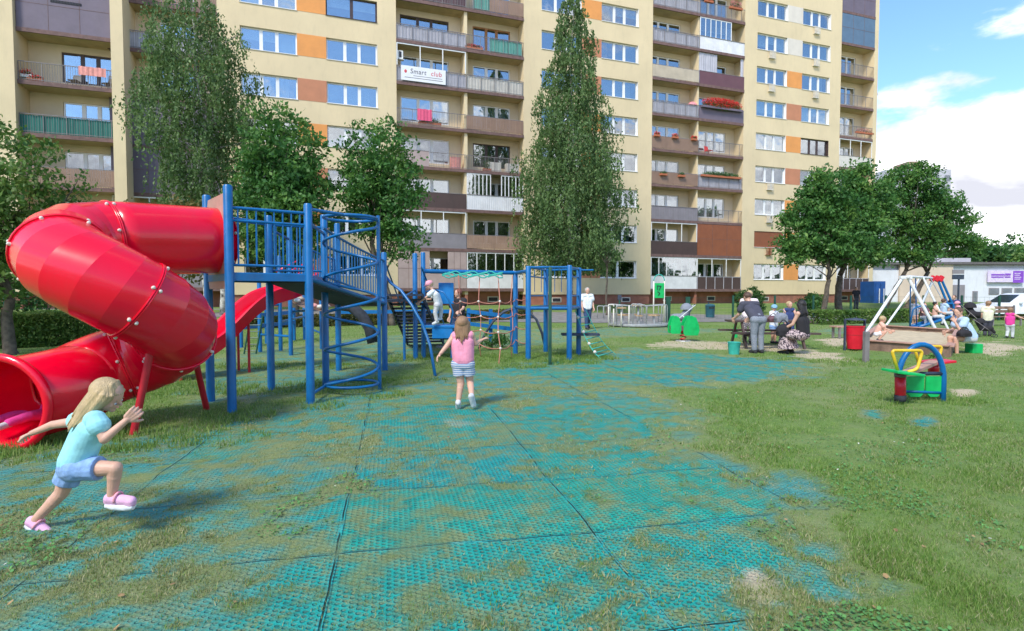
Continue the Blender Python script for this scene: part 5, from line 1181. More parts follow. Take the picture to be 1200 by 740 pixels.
def person(name, label, J, Hgt, cat='person', look=None, hair='hair_brown', hair_style='short', top=None, bottom=None, shoe='shoe_dark', skin='skin', child=True, voxel=.007, female=True, hat=None, detail=False, curl=.6, group=None, smooth=2, hand_n=None):
    """J: joints as points: head, neck, chest, pelvis, shoL/R elbL/R wriL/R hipL/R kneL/R ankL/R toeL/R. top/bottom: (kind, material)"""
    J = {k: Vector(v) for k, v in J.items()}; zmin = min(J['ankL'].z, J['ankR'].z)
    t = thing(name, label, cat, (J['pelvis'].x, J['pelvis'].y, 0)); s = Hgt
    k = 1.04 if child else .95; hr = s*(.088 if child and s < 1.15 else .078 if child else .066)
    up = (J['head']-J['neck']).normalized(); f = Vector(look) if look is not None else Vector((0, 1, 0)); f = (f-up*f.dot(up)*.7).normalized(); up2 = (up-f*up.dot(f)).normalized(); rt_ = f.cross(up2).normalized()
    rot = Matrix((rt_, f, up2)).transposed(); hd = J['head']
    m = MB()
    m.ball(hd+f*hr*-.08+up2*hr*.12, (hr*.80, hr*.98, hr*.95), 22, 14, rot); m.ball(hd+f*hr*.18-up2*hr*.38, (hr*.62, hr*.66, hr*.66), 18, 12, rot)
    m.ball(hd+f*hr*.62-up2*hr*.82, (hr*.26, hr*.22, hr*.20), 10, 8, rot)
    for sg in (-1, 1): m.ball(hd+rt_*hr*.80*sg-f*hr*.05-up2*hr*.12, (hr*.10, hr*.17, hr*.24), 8, 8, rot); m.ball(hd+rt_*hr*.34*sg+f*hr*.58-up2*hr*.32, (hr*.24, hr*.20, hr*.24), 8, 8, rot)
    capsule(m, hd+f*hr*.84-up2*hr*.02, hd+f*hr*.98-up2*hr*.26, hr*.07, hr*.12, seg=8)
    m.ball(hd+f*hr*.80-up2*hr*.52, (hr*.20, hr*.12, hr*.10), 8, 6, rot)
    nr = hr*(.42 if child else .5); capsule(m, hd-up2*hr*.5-f*hr*.15, J['neck'], nr, nr*1.05)
    sw = (J['shoR']-J['shoL']); hw_ = (J['hipR']-J['hipL']); tr_ = s*(.062 if child else .060)*k*(1.0 if female or child else 1.1)
    capsule(m, J['shoL'], J['shoR'], s*.038*k, s*.038*k); 
    for u in (-.24, .24): capsule(m, J['chest']+sw*u*1.0, J['pelvis']+hw_*u*1.1, tr_*.92, tr_*.92)
    capsule(m, J['neck'], J['chest'], nr*1.1, tr_); capsule(m, J['hipL'], J['hipR'], s*.062*k, s*.062*k); m.ball((J['chest']*.45+J['pelvis']*.55), tr_*1.08)
    for S in 'LR':
        capsule(m, J['sho'+S], J['elb'+S], s*.032*k, s*.024*k); capsule(m, J['elb'+S], J['wri'+S], s*.025*k, s*.017*k)
        capsule(m, J['hip'+S], J['kne'+S], s*.056*k, s*.037*k); capsule(m, J['kne'+S], J['ank'+S], s*.038*k, s*.024*k); capsule(m, J['kne'+S].lerp(J['ank'+S], .28)-Vector((0, 0, 0)), J['kne'+S].lerp(J['ank'+S], .5), s*.036*k, s*.030*k)
        dr = (J['wri'+S]-J['elb'+S]).normalized(); hn = hand_n[S] if hand_n and S in hand_n else dr.cross(f if abs(dr.dot(f)) < .9 else Vector((0, 0, 1)))*(1 if S == 'L' else -1)
        hand(m, J['wri'+S], dr, hn, s*.105, curl, 1 if S == 'L' else -1)
        capsule(m, J['ank'+S], J['toe'+S], s*.026*k, s*.020*k)
    remeshed(m, 'body', skin, t, voxel, smooth)
    cl = lambda a, b, r0, r1, mm: capsule(mm, a, b, r0, r1)
    if top:
        kind, mt = top; c = MB(); g = .010*s+.003
        for u in (-.26, 0, .26): capsule(c, J['chest']+sw*u*1.0, J['pelvis'].lerp(J['chest'], .12)+hw_*u*1.2, tr_+g, tr_+g*(1.5 if kind != 'loose' else 3), seg=24)
        capsule(c, J['shoL'].lerp(J['shoR'], .12), J['shoL'].lerp(J['shoR'], .88), s*.040*k+g, s*.040*k+g)
        capsule(c, J['chest'], J['chest'].lerp(J['neck'], .80), tr_+g, s*.040*k+g, seg=20)
        sl_ = {'tee': .5, 'cap': .28, 'vest': 0, 'long': 1.9, 'loose': .5, 'dress': .3}[kind]
        for S in 'LR':
            if sl_ > 0: capsule(c, J['sho'+S], J['sho'+S].lerp(J['elb'+S], min(sl_, 1)), s*.038*k+g, s*.032*k+g*(2.2 if kind in ('cap', 'tee', 'loose') else 1), flat=False)
            if sl_ > 1: capsule(c, J['elb'+S], J['elb'+S].lerp(J['wri'+S], sl_-1), s*.028*k+g, s*.022*k+g)
        if kind == 'dress':
            pk = (J['kneL']+J['kneR'])/2; c.tube([J['pelvis'], J['pelvis'].lerp(pk, .85)], [tr_*1.4, tr_*2.1], 16)
        remeshed(c, 'dress' if kind == 'dress' else 'shirt', mt, t, voxel, smooth+2)
    if bottom:
        kind, mt = bottom; c = MB(); g = .007*s+.003; L_ = {'shorts': .58, 'trousers': 1.96, 'leggings': 1.9, 'skirt': 1}[kind]
        capsule(c, J['hipL'], J['hipR'], s*.066*k+g, s*.066*k+g); capsule(c, J['pelvis']+up*s*.02, J['pelvis']+up*s*.05, tr_+g, tr_+g)
        if kind == 'skirt':
            for S in 'LR': c.tube([J['hip'+S], J['kne'+S], J['ank'+S].lerp(J['kne'+S], .12)], [s*.09, s*.085, s*.11], 14)
            c.tube([(J['hipL']+J['hipR'])/2, (J['kneL']+J['kneR'])/2, ((J['ankL']+J['ankR'])/2).lerp((J['kneL']+J['kneR'])/2, .12)], [s*.09, s*.09, s*.13], 14)
        else:
            gg = g*(2.2 if kind == 'shorts' else 1.0)
            for S in 'LR':
                capsule(c, J['hip'+S], J['hip'+S].lerp(J['kne'+S], min(L_, 1)), s*.058*k+g, s*(.058-.019*min(L_, 1))*k+gg, flat=kind == 'shorts')
                c.ball(J['hip'+S], s*.058*k+g)
                if L_ > 1: capsule(c, J['kne'+S], J['kne'+S].lerp(J['ank'+S], L_-1), s*.040*k+g, s*.026*k+g*1.6, flat=False)
        remeshed(c, 'skirt' if kind == 'skirt' else kind, mt, t, voxel, smooth+1)
    if shoe:
        for S in 'LR':
            a, b = J['ank'+S], J['toe'+S]; c = MB(); d = (b-a).normalized(); dn = Vector((0, 0, -1)); dn = (dn-d*dn.dot(d)).normalized()
            capsule(c, a-d*s*.012+dn*s*.008, b+d*s*.015+dn*s*.004, s*.031*k, s*.027*k, seg=14); capsule(c, a-d*s*.02+dn*s*.024, b+d*s*.018+dn*s*.016, s*.024*k, s*.024*k); remeshed(c, 'shoe', shoe, t, min(voxel, .005), 2)
    if detail:
        for S in 'LR':
            a, b = J['ank'+S], J['toe'+S]; d = (b-a).normalized(); dn = Vector((0, 0, -1)); dn = (dn-d*dn.dot(d)).normalized(); sd = d.cross(dn)
            c = MB(); c.tube([a-d*s*.03+dn*s*.048, a+d*s*.02+dn*s*.048, b-d*s*.01+dn*s*.040, b+d*s*.035+dn*s*.036], [s*.020, s*.026, s*.028, s*.018], 12); remeshed(c, 'sole', 'cloth_white', t, .005, 1)
            q = a.lerp(b, .38); MB().tube([q+sd*s*.034*math.cos(w_)-dn*s*.036*math.sin(w_) for w_ in np.linspace(-.4, math.pi+.4, 14)], s*.007, 6).build('strap', 'cloth_hat_pink', t, smooth='all')
    # hair
    c = MB(); hs = hair_style; rr = random.Random(int(Hgt*1000)+len(label))
    c.ball(hd-f*hr*.20+up2*hr*.22, (hr*.90, hr*.98, hr*.93), 20, 12, rot)
    if hs in ('long', 'longblown'): c.ball(hd-f*hr*.30-up2*hr*.35, (hr*.84, hr*.72, hr*.8), 18, 10, rot)
    if hs in ('long', 'longblown'):
        n = 60 if detail else 22
        for i in range(n):
            a = -2.35+4.7*i/(n-1)      # around the back of the head
            st = hd+(rt_*math.sin(a)*.86-f*math.cos(a)*.80)*hr+up2*hr*(.15+.25*rr.random()); ln = hr*(2.5 if detail else 2.7)*(.75+.35*rr.random())
            if abs(a) > 1.75: ln *= .32 if not detail else .5
            bl_ = Vector(J.get('wind', (0, 0, 0)))
            p1_ = st-up2*ln*.45+(-f*.16+bl_*.35)*hr+(rt_*math.sin(a)*.12)*hr; p2_ = st-up2*ln+(-f*.30+bl_*1.0)*hr+rt_*(math.sin(a)*.10+rr.uniform(-.1, .1))*hr
            rad = hr*((.10+.12*rr.random()) if detail else .17); pts = bez(st, p1_, p2_, 7); c.tube([hd-f*hr*.1+up2*hr*.95+rt_*math.sin(a)*hr*.25]+pts if detail else pts, ([rad*.5]+[rad*(1-.75*(j/7)**2) for j in range(8)]) if detail else [rad*(1-.7*(j/7)**2) for j in range(8)], 8)
    if hs == 'fringe' or detail:
        for i in range(11): a = -.95+1.9*i/10; capsule(c, hd+up2*hr*.98+rt_*math.sin(a)*hr*.45+f*hr*.1, hd+up2*hr*(.50-.1*abs(a))+(rt_*math.sin(a)*.80+f*math.cos(a)*.80)*hr, hr*.13, hr*.05, seg=8)
    if hs == 'bun': c.ball(hd-f*hr*.95+up2*hr*.35, hr*.36)
    if hs == 'pony': c.tube(bez(hd-f*hr*.9+up2*hr*.4, hd-f*hr*1.7+up2*hr*.1, hd-f*hr*1.6-up2*hr*1.3, 6), [hr*.2, hr*.28, hr*.3, hr*.28, hr*.22, hr*.15, hr*.06], 8)
    if hair: remeshed(c, 'hair', hair, t, voxel*.8, 4 if detail else 2)
    if detail:
        for sg in (-1, 1):
            e = hd+rt_*hr*.36*sg+f*hr*.80-up2*hr*.16; MB().ball(e, hr*.075, 12, 8).build('eye', 'plastic_white', t, smooth='all'); MB().ball(e+f*hr*.035+rt_*sg*hr*.01, hr*.058, 10, 6).build('iris', 'denim_dark', t, smooth='all')
            MB().tube(bez(e+up2*hr*.17-rt_*hr*.13+f*hr*.02, e+up2*hr*.23+f*hr*.05, e+up2*hr*.17+rt_*hr*.13+f*hr*.02, 5), hr*.018, 6).build('eyebrow', hair, t, smooth='all')
        MB().ball(hd+f*hr*.895-up2*hr*.53, (hr*.15, hr*.045, hr*.05), 10, 6, rot).build('mouth', 'fabric_salmon', t, smooth='all')
    if hat:
        h = MB(); h.ball(hd-f*hr*.08+up2*hr*.34, (hr*1.02, hr*1.10, hr*.86), 20, 10, rot)
        if hat[0] == 'cap': h.ball(hd+f*hr*1.0+up2*hr*.22, (hr*.62, hr*.62, hr*.07), 14, 6, rot)
        else: h.ball(hd+up2*hr*.15, (hr*1.5, hr*1.55, hr*.10), 18, 6, rot)
        remeshed(h, 'cap' if hat[0] == 'cap' else 'sun_hat', hat[1], t, voxel*.8, 1)
    return t
# ---- the running girl in front: joints read off the photo at her distance
D0 = 3.50
g = lambda px, py, dd=0: at(px, py, D0+dd)
J = dict(head=g(126, 463), neck=g(110, 484, .01), chest=g(103, 507, .0), pelvis=g(87, 546, 0), shoL=g(103, 492, .13), shoR=g(113, 492, -.12), elbL=g(62, 498, .22), wriL=g(37, 508, .26), elbR=g(122, 515, -.15), wriR=g(149, 492, -.10),
         hipL=g(84, 549, .07), hipR=g(91, 549, -.07), kneL=g(72, 578, .07), ankL=g(40, 611, .06), toeL=g(54, 622, .05), kneR=g(135, 549, -.08), ankR=g(131, 583, -.06), toeR=g(151, 586, -.07))
# far (left) arm trails behind, near (right) arm swings forward; near leg forward, far leg pushes off
J['wind'] = (-.5, 0, -.3)
gl = person('person', 'small blond girl running at left in pale aqua top, denim shorts and pink shoes', J, 1.06, look=(1, .12, -.08), hair='hair_blond', hair_style='longblown', top=('cap', 'cloth_aqua'), bottom=('shorts', 'denim_light'), shoe='shoe_pink', detail=True, voxel=.0042, curl=.85, smooth=3, hand_n={'L': (0, .2, -1), 'R': (-.3, .9, .2)})
# ---- girl in pink running away
D1 = 7.35; g = lambda px, py, dd=0: at(px, py, D1+dd)
J = dict(head=g(542, 380), neck=g(542, 391), chest=g(542, 402), pelvis=g(543, 425), shoL=g(532, 394), shoR=g(552, 393), elbL=g(524, 405, -.05), wriL=g(516, 415, -.12), elbR=g(557, 403, .05), wriR=g(564, 399, .16),
         hipL=g(537, 427), hipR=g(548, 427), kneL=g(540, 449, .02), ankL=g(537, 472, -.05), toeL=g(537, 479, .05), kneR=g(551, 448, .06), ankR=g(553, 465, -.16), toeR=g(555, 473, -.12))
person('person', 'girl in pink sleeveless top and striped shorts running away over the mats, long fair hair', J, 1.24, look=(.05, 1, 0), hair='hair_lightbrown', hair_style='long', top=('vest', 'cloth_pink'), bottom=('shorts', 'stripes_blue'), shoe='cloth_palegrey', voxel=.006, curl=.6)
# ---- toddler climbing
D2 = 12.75; g = lambda px, py, dd=0: at(px, py, D2+dd)
J = dict(head=g(503, 334), neck=g(507, 341), chest=g(511, 346), pelvis=g(514, 357, .05), shoL=g(507, 342, -.1), shoR=g(510, 344, .12), elbL=g(499, 349, -.12), wriL=g(491, 355, -.10), elbR=g(505, 351, .16), wriR=g(498, 351, .2),
         hipL=g(512, 358, -.05), hipR=g(515, 358, .08), kneL=g(510, 367, -.06), ankL=g(512, 377, -.05), toeL=g(508, 379, -.07), kneR=g(517, 364, .1), ankR=g(516, 373, .12), toeR=g(513, 374, .1))
person('person', 'toddler in white shirt, pale trousers and pink cap climbing up to the blue steps', J, .98, look=(-1, -.1, -.15), hair='hair_blond', hair_style='short', top=('tee', 'cloth_white'), bottom=('leggings', 'cloth_palegrey'), shoe='cloth_white', hat=('cap', 'cloth_hat_pink'), voxel=.007)
# ---- generic poses
def pose(x, y, Hh, face, kind='stand', z0=None, arms='down', lean=0., step=.0, knee=None):
    """joints for a figure of height Hh standing/walking/sitting at x,y, facing angle face (0 = +Y, clockwise towards +X)"""
    z0 = H(x, y) if z0 is None else z0; F = Vector((math.sin(face), math.cos(face), 0)); Rv = Vector((math.cos(face), -math.sin(face), 0)); U = Vector((0, 0, 1)); s = Hh; B_ = Vector((x, y, z0)); leg = .49 if Hh > 1.3 else .44
    if kind == 'sit': pel = B_+U*(s*.05)
    elif kind == 'crouch': pel = B_+U*s*.20
    else: pel = B_+U*s*leg
    sp_ = (U*math.cos(lean)+F*math.sin(lean)).normalized(); tl = (.82-leg)*s if kind not in ('sit', 'crouch') else .33*s; ch = pel+sp_*tl*.62; nk = pel+sp_*tl; hd = nk+(sp_*.6+U*.4+F*.08).normalized()*s*.105
    sh = .115*s if Hh > 1.3 else .105*s; hp = .055*s; J = dict(pelvis=pel, chest=ch, neck=nk, head=hd, shoL=nk-Rv*sh-sp_*.02*s, shoR=nk+Rv*sh-sp_*.02*s, hipL=pel-Rv*hp, hipR=pel+Rv*hp)
    A = dict(down=(-.02, -1, .05), forward=(.75, -.6, 0), table=(.6, -.85, 0), up=(.4, .9, .1), lap=(.45, -.9, -.05), out=(.3, -.55, .7), chin=(.5, -.7, -.1))
    for S, sg in (('L', -1), ('R', 1)):
        a = arms if isinstance(arms, str) else arms[0 if S == 'L' else 1]; q = A[a]; sho = J['sho'+S]; d1 = (F*q[0]*.6+U*q[1]+Rv*sg*(q[2]+.12)).normalized(); d2_ = (F*(q[0]+.25)+U*q[1]*.55+Rv*sg*(q[2]-.05)).normalized()
        if a == 'lap': d2_ = (F*.8-U*.2-Rv*sg*.4).normalized()
        if a == 'chin': d2_ = (F*.35+U*.8-Rv*sg*.25).normalized()
        J['elb'+S] = sho+d1*s*.17; J['wri'+S] = J['elb'+S]+d2_*s*.145
    for S, sg in (('L', -1), ('R', 1)):
        hip = J['hip'+S]
        if kind == 'sit':
            kn = hip+F*s*.23+Rv*sg*.03*s; an = Vector((kn.x, kn.y, kn.z))-U*s*.25-F*s*.02
            if knee == 'flat': kn = hip+F*s*.22+Rv*sg*.05*s+U*s*.02; an = kn+F*s*.2-U*s*.03
        elif kind == 'crouch': kn = hip+F*s*.2+U*s*.06+Rv*sg*.05*s; an = hip-U*s*.16+F*s*.05+Rv*sg*.03*s
        else:
            st_ = step*sg; an = Vector((hip.x, hip.y, z0+.045*s))+F*st_*s; kn = (hip+an)/2+F*s*(.02+.25*abs(st_)*(1 if st_ < 0 else .6))
            if st_ < 0: an = an+U*.03*s
        J['kne'+S] = kn; J['ank'+S] = an; J['toe'+S] = an+F*s*.085-U*s*.018
    return J, F
def pp(label, px, py, Hh, face, kind='stand', look=None, d=None, z0=None, arms='down', lean=0, step=0, knee=None, **k):
    p = gr(px, py) if d is None else Vector(((px-600)/F_PX*d, d, 0)); J, F = pose(p.x, p.y, Hh, R(face), kind, z0, arms, lean, step, knee)
    return person('person', label, J, Hh, look=look or F, child=Hh < 1.35, voxel=k.pop('voxel', .009), **k)
pp('woman in black top with reddish hair standing behind the orange rope net', 537, 0, 1.62, 200, d=15.8, look=(-.8, -.5, -.1), hair='hair_red', hair_style='bun', top=('tee', 'cloth_black'), bottom=('trousers', 'denim_dark'), arms=('forward', 'down'))
pp('man in pale shirt and dark jeans walking beyond the blue climbing frame', 688, 386, 1.74, 165, look=(.3, -1, -.1), hair='hair_grey', top=('tee', 'cloth_white'), bottom=('trousers', 'denim_dark'), step=.10, female=False, arms=('down', 'down'))
pp('woman in charcoal shirt and grey leggings bending over the picnic table, seen from behind', 888, 414.5, 1.70, -12, look=(-.4, 1, -.5), hair='hair_brown', top=('tee', 'cloth_charcoal'), bottom=('leggings', 'cloth_grey'), arms=('table', 'table'), lean=.75)
pp('light haired adult in blush top and patterned trousers left of the bending woman', 876, 403, 1.60, 35, look=(.5, 1, -.3), hair='hair_blond', top=('tee', 'cloth_blushwhite'), bottom=('trousers', 'pattern_grey'), arms=('table', 'table'), lean=.22)
pp('woman with long black hair, dark vest and flowered skirt sitting on the picnic bench', 942, 0, 1.68, -38, 'sit', d=13.75, z0=.40, look=(-.5, 1, -.1), hair='hair_black', hair_style='long', top=('vest', 'cloth_black'), bottom=('skirt', 'floral_dark'), arms=('table', 'down'), lean=.08)
pp('child in blue cap and white shirt behind the picnic table', 907, 392, 1.15, 150, d=16.8, look=(-.4, -1, -.3), hair='hair_lightbrown', hat=('cap', 'cap_blue'), top=('tee', 'cloth_white'), bottom=('shorts', 'denim_light'), arms='table')
pp('child in navy top with fair hair and bare arms behind the picnic table', 925, 393, 1.24, 190, d=17.2, look=(.3, -1, -.4), hair='hair_blond', top=('vest', 'cloth_navy'), bottom=('shorts', 'cloth_navy'), arms=('forward', 'table'))
pp('small child in white and peach crouching at the left corner of the sandbox', 1028, 0, .98, 120, 'crouch', d=15.6, z0=.18, look=(.7, -.2, -.4), hair='hair_blond', top=('tee', 'cloth_peach'), bottom=('shorts', 'cloth_white'), arms=('table', 'forward'), lean=.35)
pp('woman in sky blue shirt sitting on the sandbox edge with head in hands', 1138, 0, 1.62, -78, 'sit', d=14.0, z0=.30, look=(-1, -.25, -.35), hair='hair_brown', hair_style='bun', top=('loose', 'cloth_skyblue'), bottom=('shorts', 'cloth_palegrey'), arms=('chin', 'lap'), lean=.42, shoe='cloth_palegrey')
pp('child in cream shirt standing between the stroller and the sandbox woman', 1157, 394, 1.22, 30, look=(.4, 1, -.2), hair='hair_lightbrown', top=('tee', 'cloth_cream'), bottom=('trousers', 'cloth_charcoal'), arms=('down', 'forward'))
pp('toddler in magenta vest at the right edge of the lawn', 1183, 397, 1.0, 60, look=(.8, .6, -.3), hair='hair_lightbrown', top=('vest', 'cloth_magenta'), bottom=('leggings', 'cloth_palegrey'), arms=('down', 'out'), step=.06)
pp('child in pink sun hat and pink top standing beside the swing', 1122, 385, 1.15, -80, d=24, look=(-1, 0, -.2), hair='hair_lightbrown', hat=('sun', 'cloth_hat_pink'), top=('tee', 'cloth_hat_pink'), bottom=('leggings', 'cloth_palegrey'), arms=('forward', 'down'))
pp('tall child in dark top behind the pink hatted child', 1118, 383, 1.42, -120, d=25.5, look=(-1, -.5, -.1), hair='hair_brown', top=('tee', 'cloth_navy'), bottom=('trousers', 'cloth_charcoal'))
pp('child in striped shirt standing at the left end of the blue swing', 1072, 384, 1.25, 80, d=23.6, look=(1, 0, -.1), hair='hair_lightbrown', top=('tee', 'stripes_navy'), bottom=('shorts', 'cloth_peach'), arms=('forward', 'forward'))
pp('person in dark clothes standing against the plinth of the block', 1003, 0, 1.6, 180, d=40, look=(0, -1, 0), hair='hair_brown', top=('tee', 'cloth_black'), bottom=('trousers', 'cloth_charcoal'), z0=.35)
# child inside the tube mouth
tm = M0+Vector((-.10, .62, -.22)); J, F_ = pose(tm.x, tm.y, 1.0, R(196), 'sit', tm.z-.05, 'lap', -1.0, 0, 'flat')
person('person', 'child in magenta trousers and pale shoes sitting inside the mouth of the red tube slide', J, 1.0, look=F_, hair='hair_brown', top=('tee', 'cloth_white'), bottom=('trousers', 'cloth_magenta'), shoe='cloth_palegrey', voxel=.008)
# ============================================================ PLAYGROUND OBJECTS
def tube(pts, r, nm, m, par, seg=8): return MB().tube(pts, r, seg).build(nm, m, par, smooth='all')
def roundpath(pts, rad=.06, n=5):
    out = [Vector(pts[0])]
    for a, b, c in zip(pts, pts[1:], pts[2:]):
        a, b, c = Vector(a), Vector(b), Vector(c); p, q = b+(a-b).normalized()*rad, b+(c-b).normalized()*rad; out += bez(p, b, q, n)
    return out+[Vector(pts[-1])]
# spring see-saw in front (blue arch, yellow handles)
c0 = gr(1080, 471); ss = thing('see_saw', 'blue arched see saw with yellow handles and green panels on the right lawn', 'see saw', (c0.x, c0.y, 0))
A0, A1 = gr(1052, 470), gr(1105, 470); dd = A0.y; ppm = F_PX/dd
za = at(1078, 404, dd).z
ar = [A0+Vector((0, 0, -.1)), A0+Vector((0, 0, .28))]+[Vector(((A0.x+A1.x)/2+(A0.x-A1.x)/2*math.cos(t), dd, .30+(za-.30)*math.sin(t))) for t in np.linspace(.15, math.pi-.15, 14)]+[A1+Vector((0, 0, .28)), A1+Vector((0, 0, -.1))]
tube(ar, .036, 'arch', 'paint_blue', ss, 12)
zb = at(1080, 438, dd).z
tube([Vector((A0.x, dd, zb)), Vector((A1.x, dd, zb))], .025, 'cross_bar', 'steel_dark', ss); tube([Vector((A0.x+.1, dd, zb-.25)), Vector((A1.x, dd, zb-.27))], .022, 'cross_bar', 'paint_blue', ss)
for hx, hw2, y_, top_, col_, sd in ((1062, 33, dd-.38, 409, 'paint_yellow', 1), (1088, 30, dd+.45, 404, 'paint_yellow', 1)):
    q = lambda px, py: at(px, py, y_)
    tube(roundpath([q(hx-10, top_+25), q(hx-17, top_+2), q(hx+hw2-14, top_+2), q(hx+hw2-20, top_+24), q(hx+2, top_+27)], .05), .021, 'handle', col_, ss, 10)
MB().box(at(1058, 436.5, dd-.40), (.36, .34, .035), rot=Matrix.Rotation(.12, 3, 'Y')).build('seat', 'paint_green', ss, bevel=.01)
MB().box(at(1097, 424, dd+.45), (.36, .32, .035), rot=Matrix.Rotation(-.1, 3, 'Y')).build('seat', 'paint_red', ss, bevel=.01)
MB().beam(at(1063, 437, dd-.35), at(1096, 424, dd+.45), .14, .04).build('beam', 'board_brown', ss)
for x0, x1, nm in ((1061, 1081, 'g'), (1084, 1101, 'h')):
    a, b = at(x0, 441, dd+.02), at(x1, 465, dd+.02); poly = [(a.x, a.z), (b.x, a.z), (b.x, b.z+.05), (b.x-.05, b.z), (a.x+.06, b.z), (a.x, b.z+.06)]
    MB().prism(poly, lambda x, z: Vector((x, dd-.01, z)), lambda x, z: Vector((x, dd+.02, z))).build('side_panel', 'paint_green', ss, bevel=.004)
tube([at(1055, 441, dd-.25), at(1055, 467, dd-.25)], .065, 'buffer', 'paint_red', ss, 14); tube([at(1055, 463, dd-.25), at(1055, 470, dd-.25)], .07, 'buffer_foot', 'rubber_dark', ss, 14)
tube([at(1055, 438, dd-.25), at(1055, 442, dd-.25)], .07, 'buffer_collar', 'clad_purple', ss, 14)
tube([at(1094, 427, dd+.45), at(1094, 436, dd+.45)], .07, 'buffer', 'paint_red', ss, 14)
# picnic table
def picnic():
    c = gr(914, 410); ang = R(-6); t = thing('picnic_table', 'dark picnic table with benches where the women gather', 'table', (c.x, c.y+.8, 0), ang)
    for i in range(5): MB().bx(-1.05, 1.05, -.36+i*.147, -.36+i*.147+.13, .70, .745).build('tabletop_board', 'clad_darkbrown', t, world_pts=False)
    for y in (-.80, .58): 
        for i in range(2): MB().bx(-1.12, 1.12, y+i*.13, y+i*.13+.115, .40, .445).build('bench_board', 'clad_darkbrown', t, world_pts=False)
    for x in (-.75, .75):
        for sg in (-1, 1): MB().beam((x, sg*.25, .70), (x, sg*.72, -.02), .09, .05, up=(1, 0, 0)).build('leg', 'clad_darkbrown', t, world_pts=False)
        MB().bx(x+.04, x+.09, -.78, .80, .33, .40).build('bench_support', 'clad_darkbrown', t, world_pts=False)
    return t
pt_ = picnic(); tp_ = Vector(pt_.location)
def bag(label, loc, w, h, dpt, m, rz=0):
    t = thing('bag', label, 'bag', loc, rz); b = MB(); b.ball((0, 0, h*.42), (w/2, dpt/2, h*.46), 14, 10); b.box((0, 0, h*.2), (w*.8, dpt*.8, h*.4)); remeshed(b, 'body', m, t, .012, 4).matrix_parent_inverse = Matrix()
    MB().tube(bez(Vector((-w*.3, 0, h*.8)), Vector((0, 0, h*1.5)), Vector((w*.3, 0, h*.8)), 8), .012, 6).build('handle', m, t, smooth='all', world_pts=False); return t
bag('black handbag on the picnic bench left of the seated woman', (at(918, 395, 13.9).x, 13.9, .445), .38, .34, .22, 'cloth_black')
bag('light grey bag on the picnic table top', (at(913, 380, 14.9).x, 14.8, .745), .36, .28, .25, 'cloth_grey')
bag('magenta bag lying on the picnic table top', (at(905, 376, 15.1).x, 15.05, .745), .30, .18, .25, 'clad_plum')
bag('black bag in the lap of the woman on the sandbox edge', (at(1126, 393, 13.9).x, 13.80, .44), .34, .20, .22, 'cloth_black')
def bucket(label, px, py, r, h, m, cat='bucket', nm='bucket'):
    c = gr(px, py); t = thing(nm, label, cat, c); MB().lathe([(.0, .01), (r*.78, .01), (r, h), (r*1.05, h+.01), (r*.97, h), (r*.75, .03), (0, .03)], seg=20).build('body', m, t, smooth=True, world_pts=False)
    MB().tube([Vector((r*math.cos(a), .02, h*.95-r*.35*math.sin(a))) for a in np.linspace(0, math.pi, 12)], .008, 6).build('handle', 'plastic_white', t, smooth='all', world_pts=False); return t
bucket('turquoise bucket standing left of the picnic table', 860, 416, .15, .30, 'rope_green')
bt = thing('bottle', 'green bottle standing on the grass beyond the turquoise bucket', 'bottle', gr(861, 396)); MB().lathe([(0, 0), (.09, 0), (.095, .25), (.04, .36), (.035, .44), (0, .44)], seg=12).build('body', 'paint_green', bt, smooth=True, world_pts=False)
# low bench beyond
def bench(label, px, py, L, rz, h=.45, m='wood_old', back=False, leg='rail_steel', d=None, group=None):
    c = gr(px, py); c.z = H(c.x, c.y); t = thing('bench', label, 'bench', c, rz, group)
    for i in range(3): MB().bx(-L/2, L/2, -.2+i*.14, -.2+i*.14+.12, h-.04, h).build('seat_board', m, t, world_pts=False)
    if back:
        for i in range(2): MB().bx(-L/2, L/2, .23, .27, h+.15+i*.17, h+.28+i*.17).build('back_board', m, t, world_pts=False)
    for x in (-L/2+.12, L/2-.12):
        MB().bx(x-.03, x+.03, -.18, -.12, 0, h-.04).build('leg', leg, t, world_pts=False); MB().bx(x-.03, x+.03, .14, .20, 0, h-.04 if not back else h+.5).build('leg', leg, t, world_pts=False)
    return t
bench('low brown bench left of the red litter bin', 992, 397, .95, R(5), .42, 'board_brown')
bench('dark backed bench near the right edge in front of the white car', 1176, 382, 1.7, R(8), .44, 'wood_old', True)
# red litter bin
c = gr(1001, 411); t = thing('litter_bin', 'red round litter bin hung in a dark frame', 'litter bin', c)
MB().lathe([(0, .05), (.17, .05), (.225, .62), (.235, .62), (.235, .65), (.21, .65), (.16, .08), (0, .08)], seg=24).build('bucket', 'paint_red', t, smooth=True, world_pts=False)
MB().lathe([(.20, .40), (.206, .40), (.212, .43), (.204, .43)], seg=24).build('band', 'post_red', t, smooth=True, world_pts=False)
for x in (-.255, .255): MB().box((x, 0, .40), (.035, .06, .84)).build('post', 'steel_dark', t, world_pts=False)
MB().lathe([(0, .86), (.24, .82), (.25, .80), (0, .80)], seg=20).build('lid', 'steel_dark', t, smooth=True, world_pts=False)
c = gr(1014.5, 424); t = tag(MB().box((c.x, c.y, .31), (.10, .10, .70)).build('bollard', 'rail_steel', None, bevel=.01), 'short dark square post just in front of the red litter bin', 'bollard')
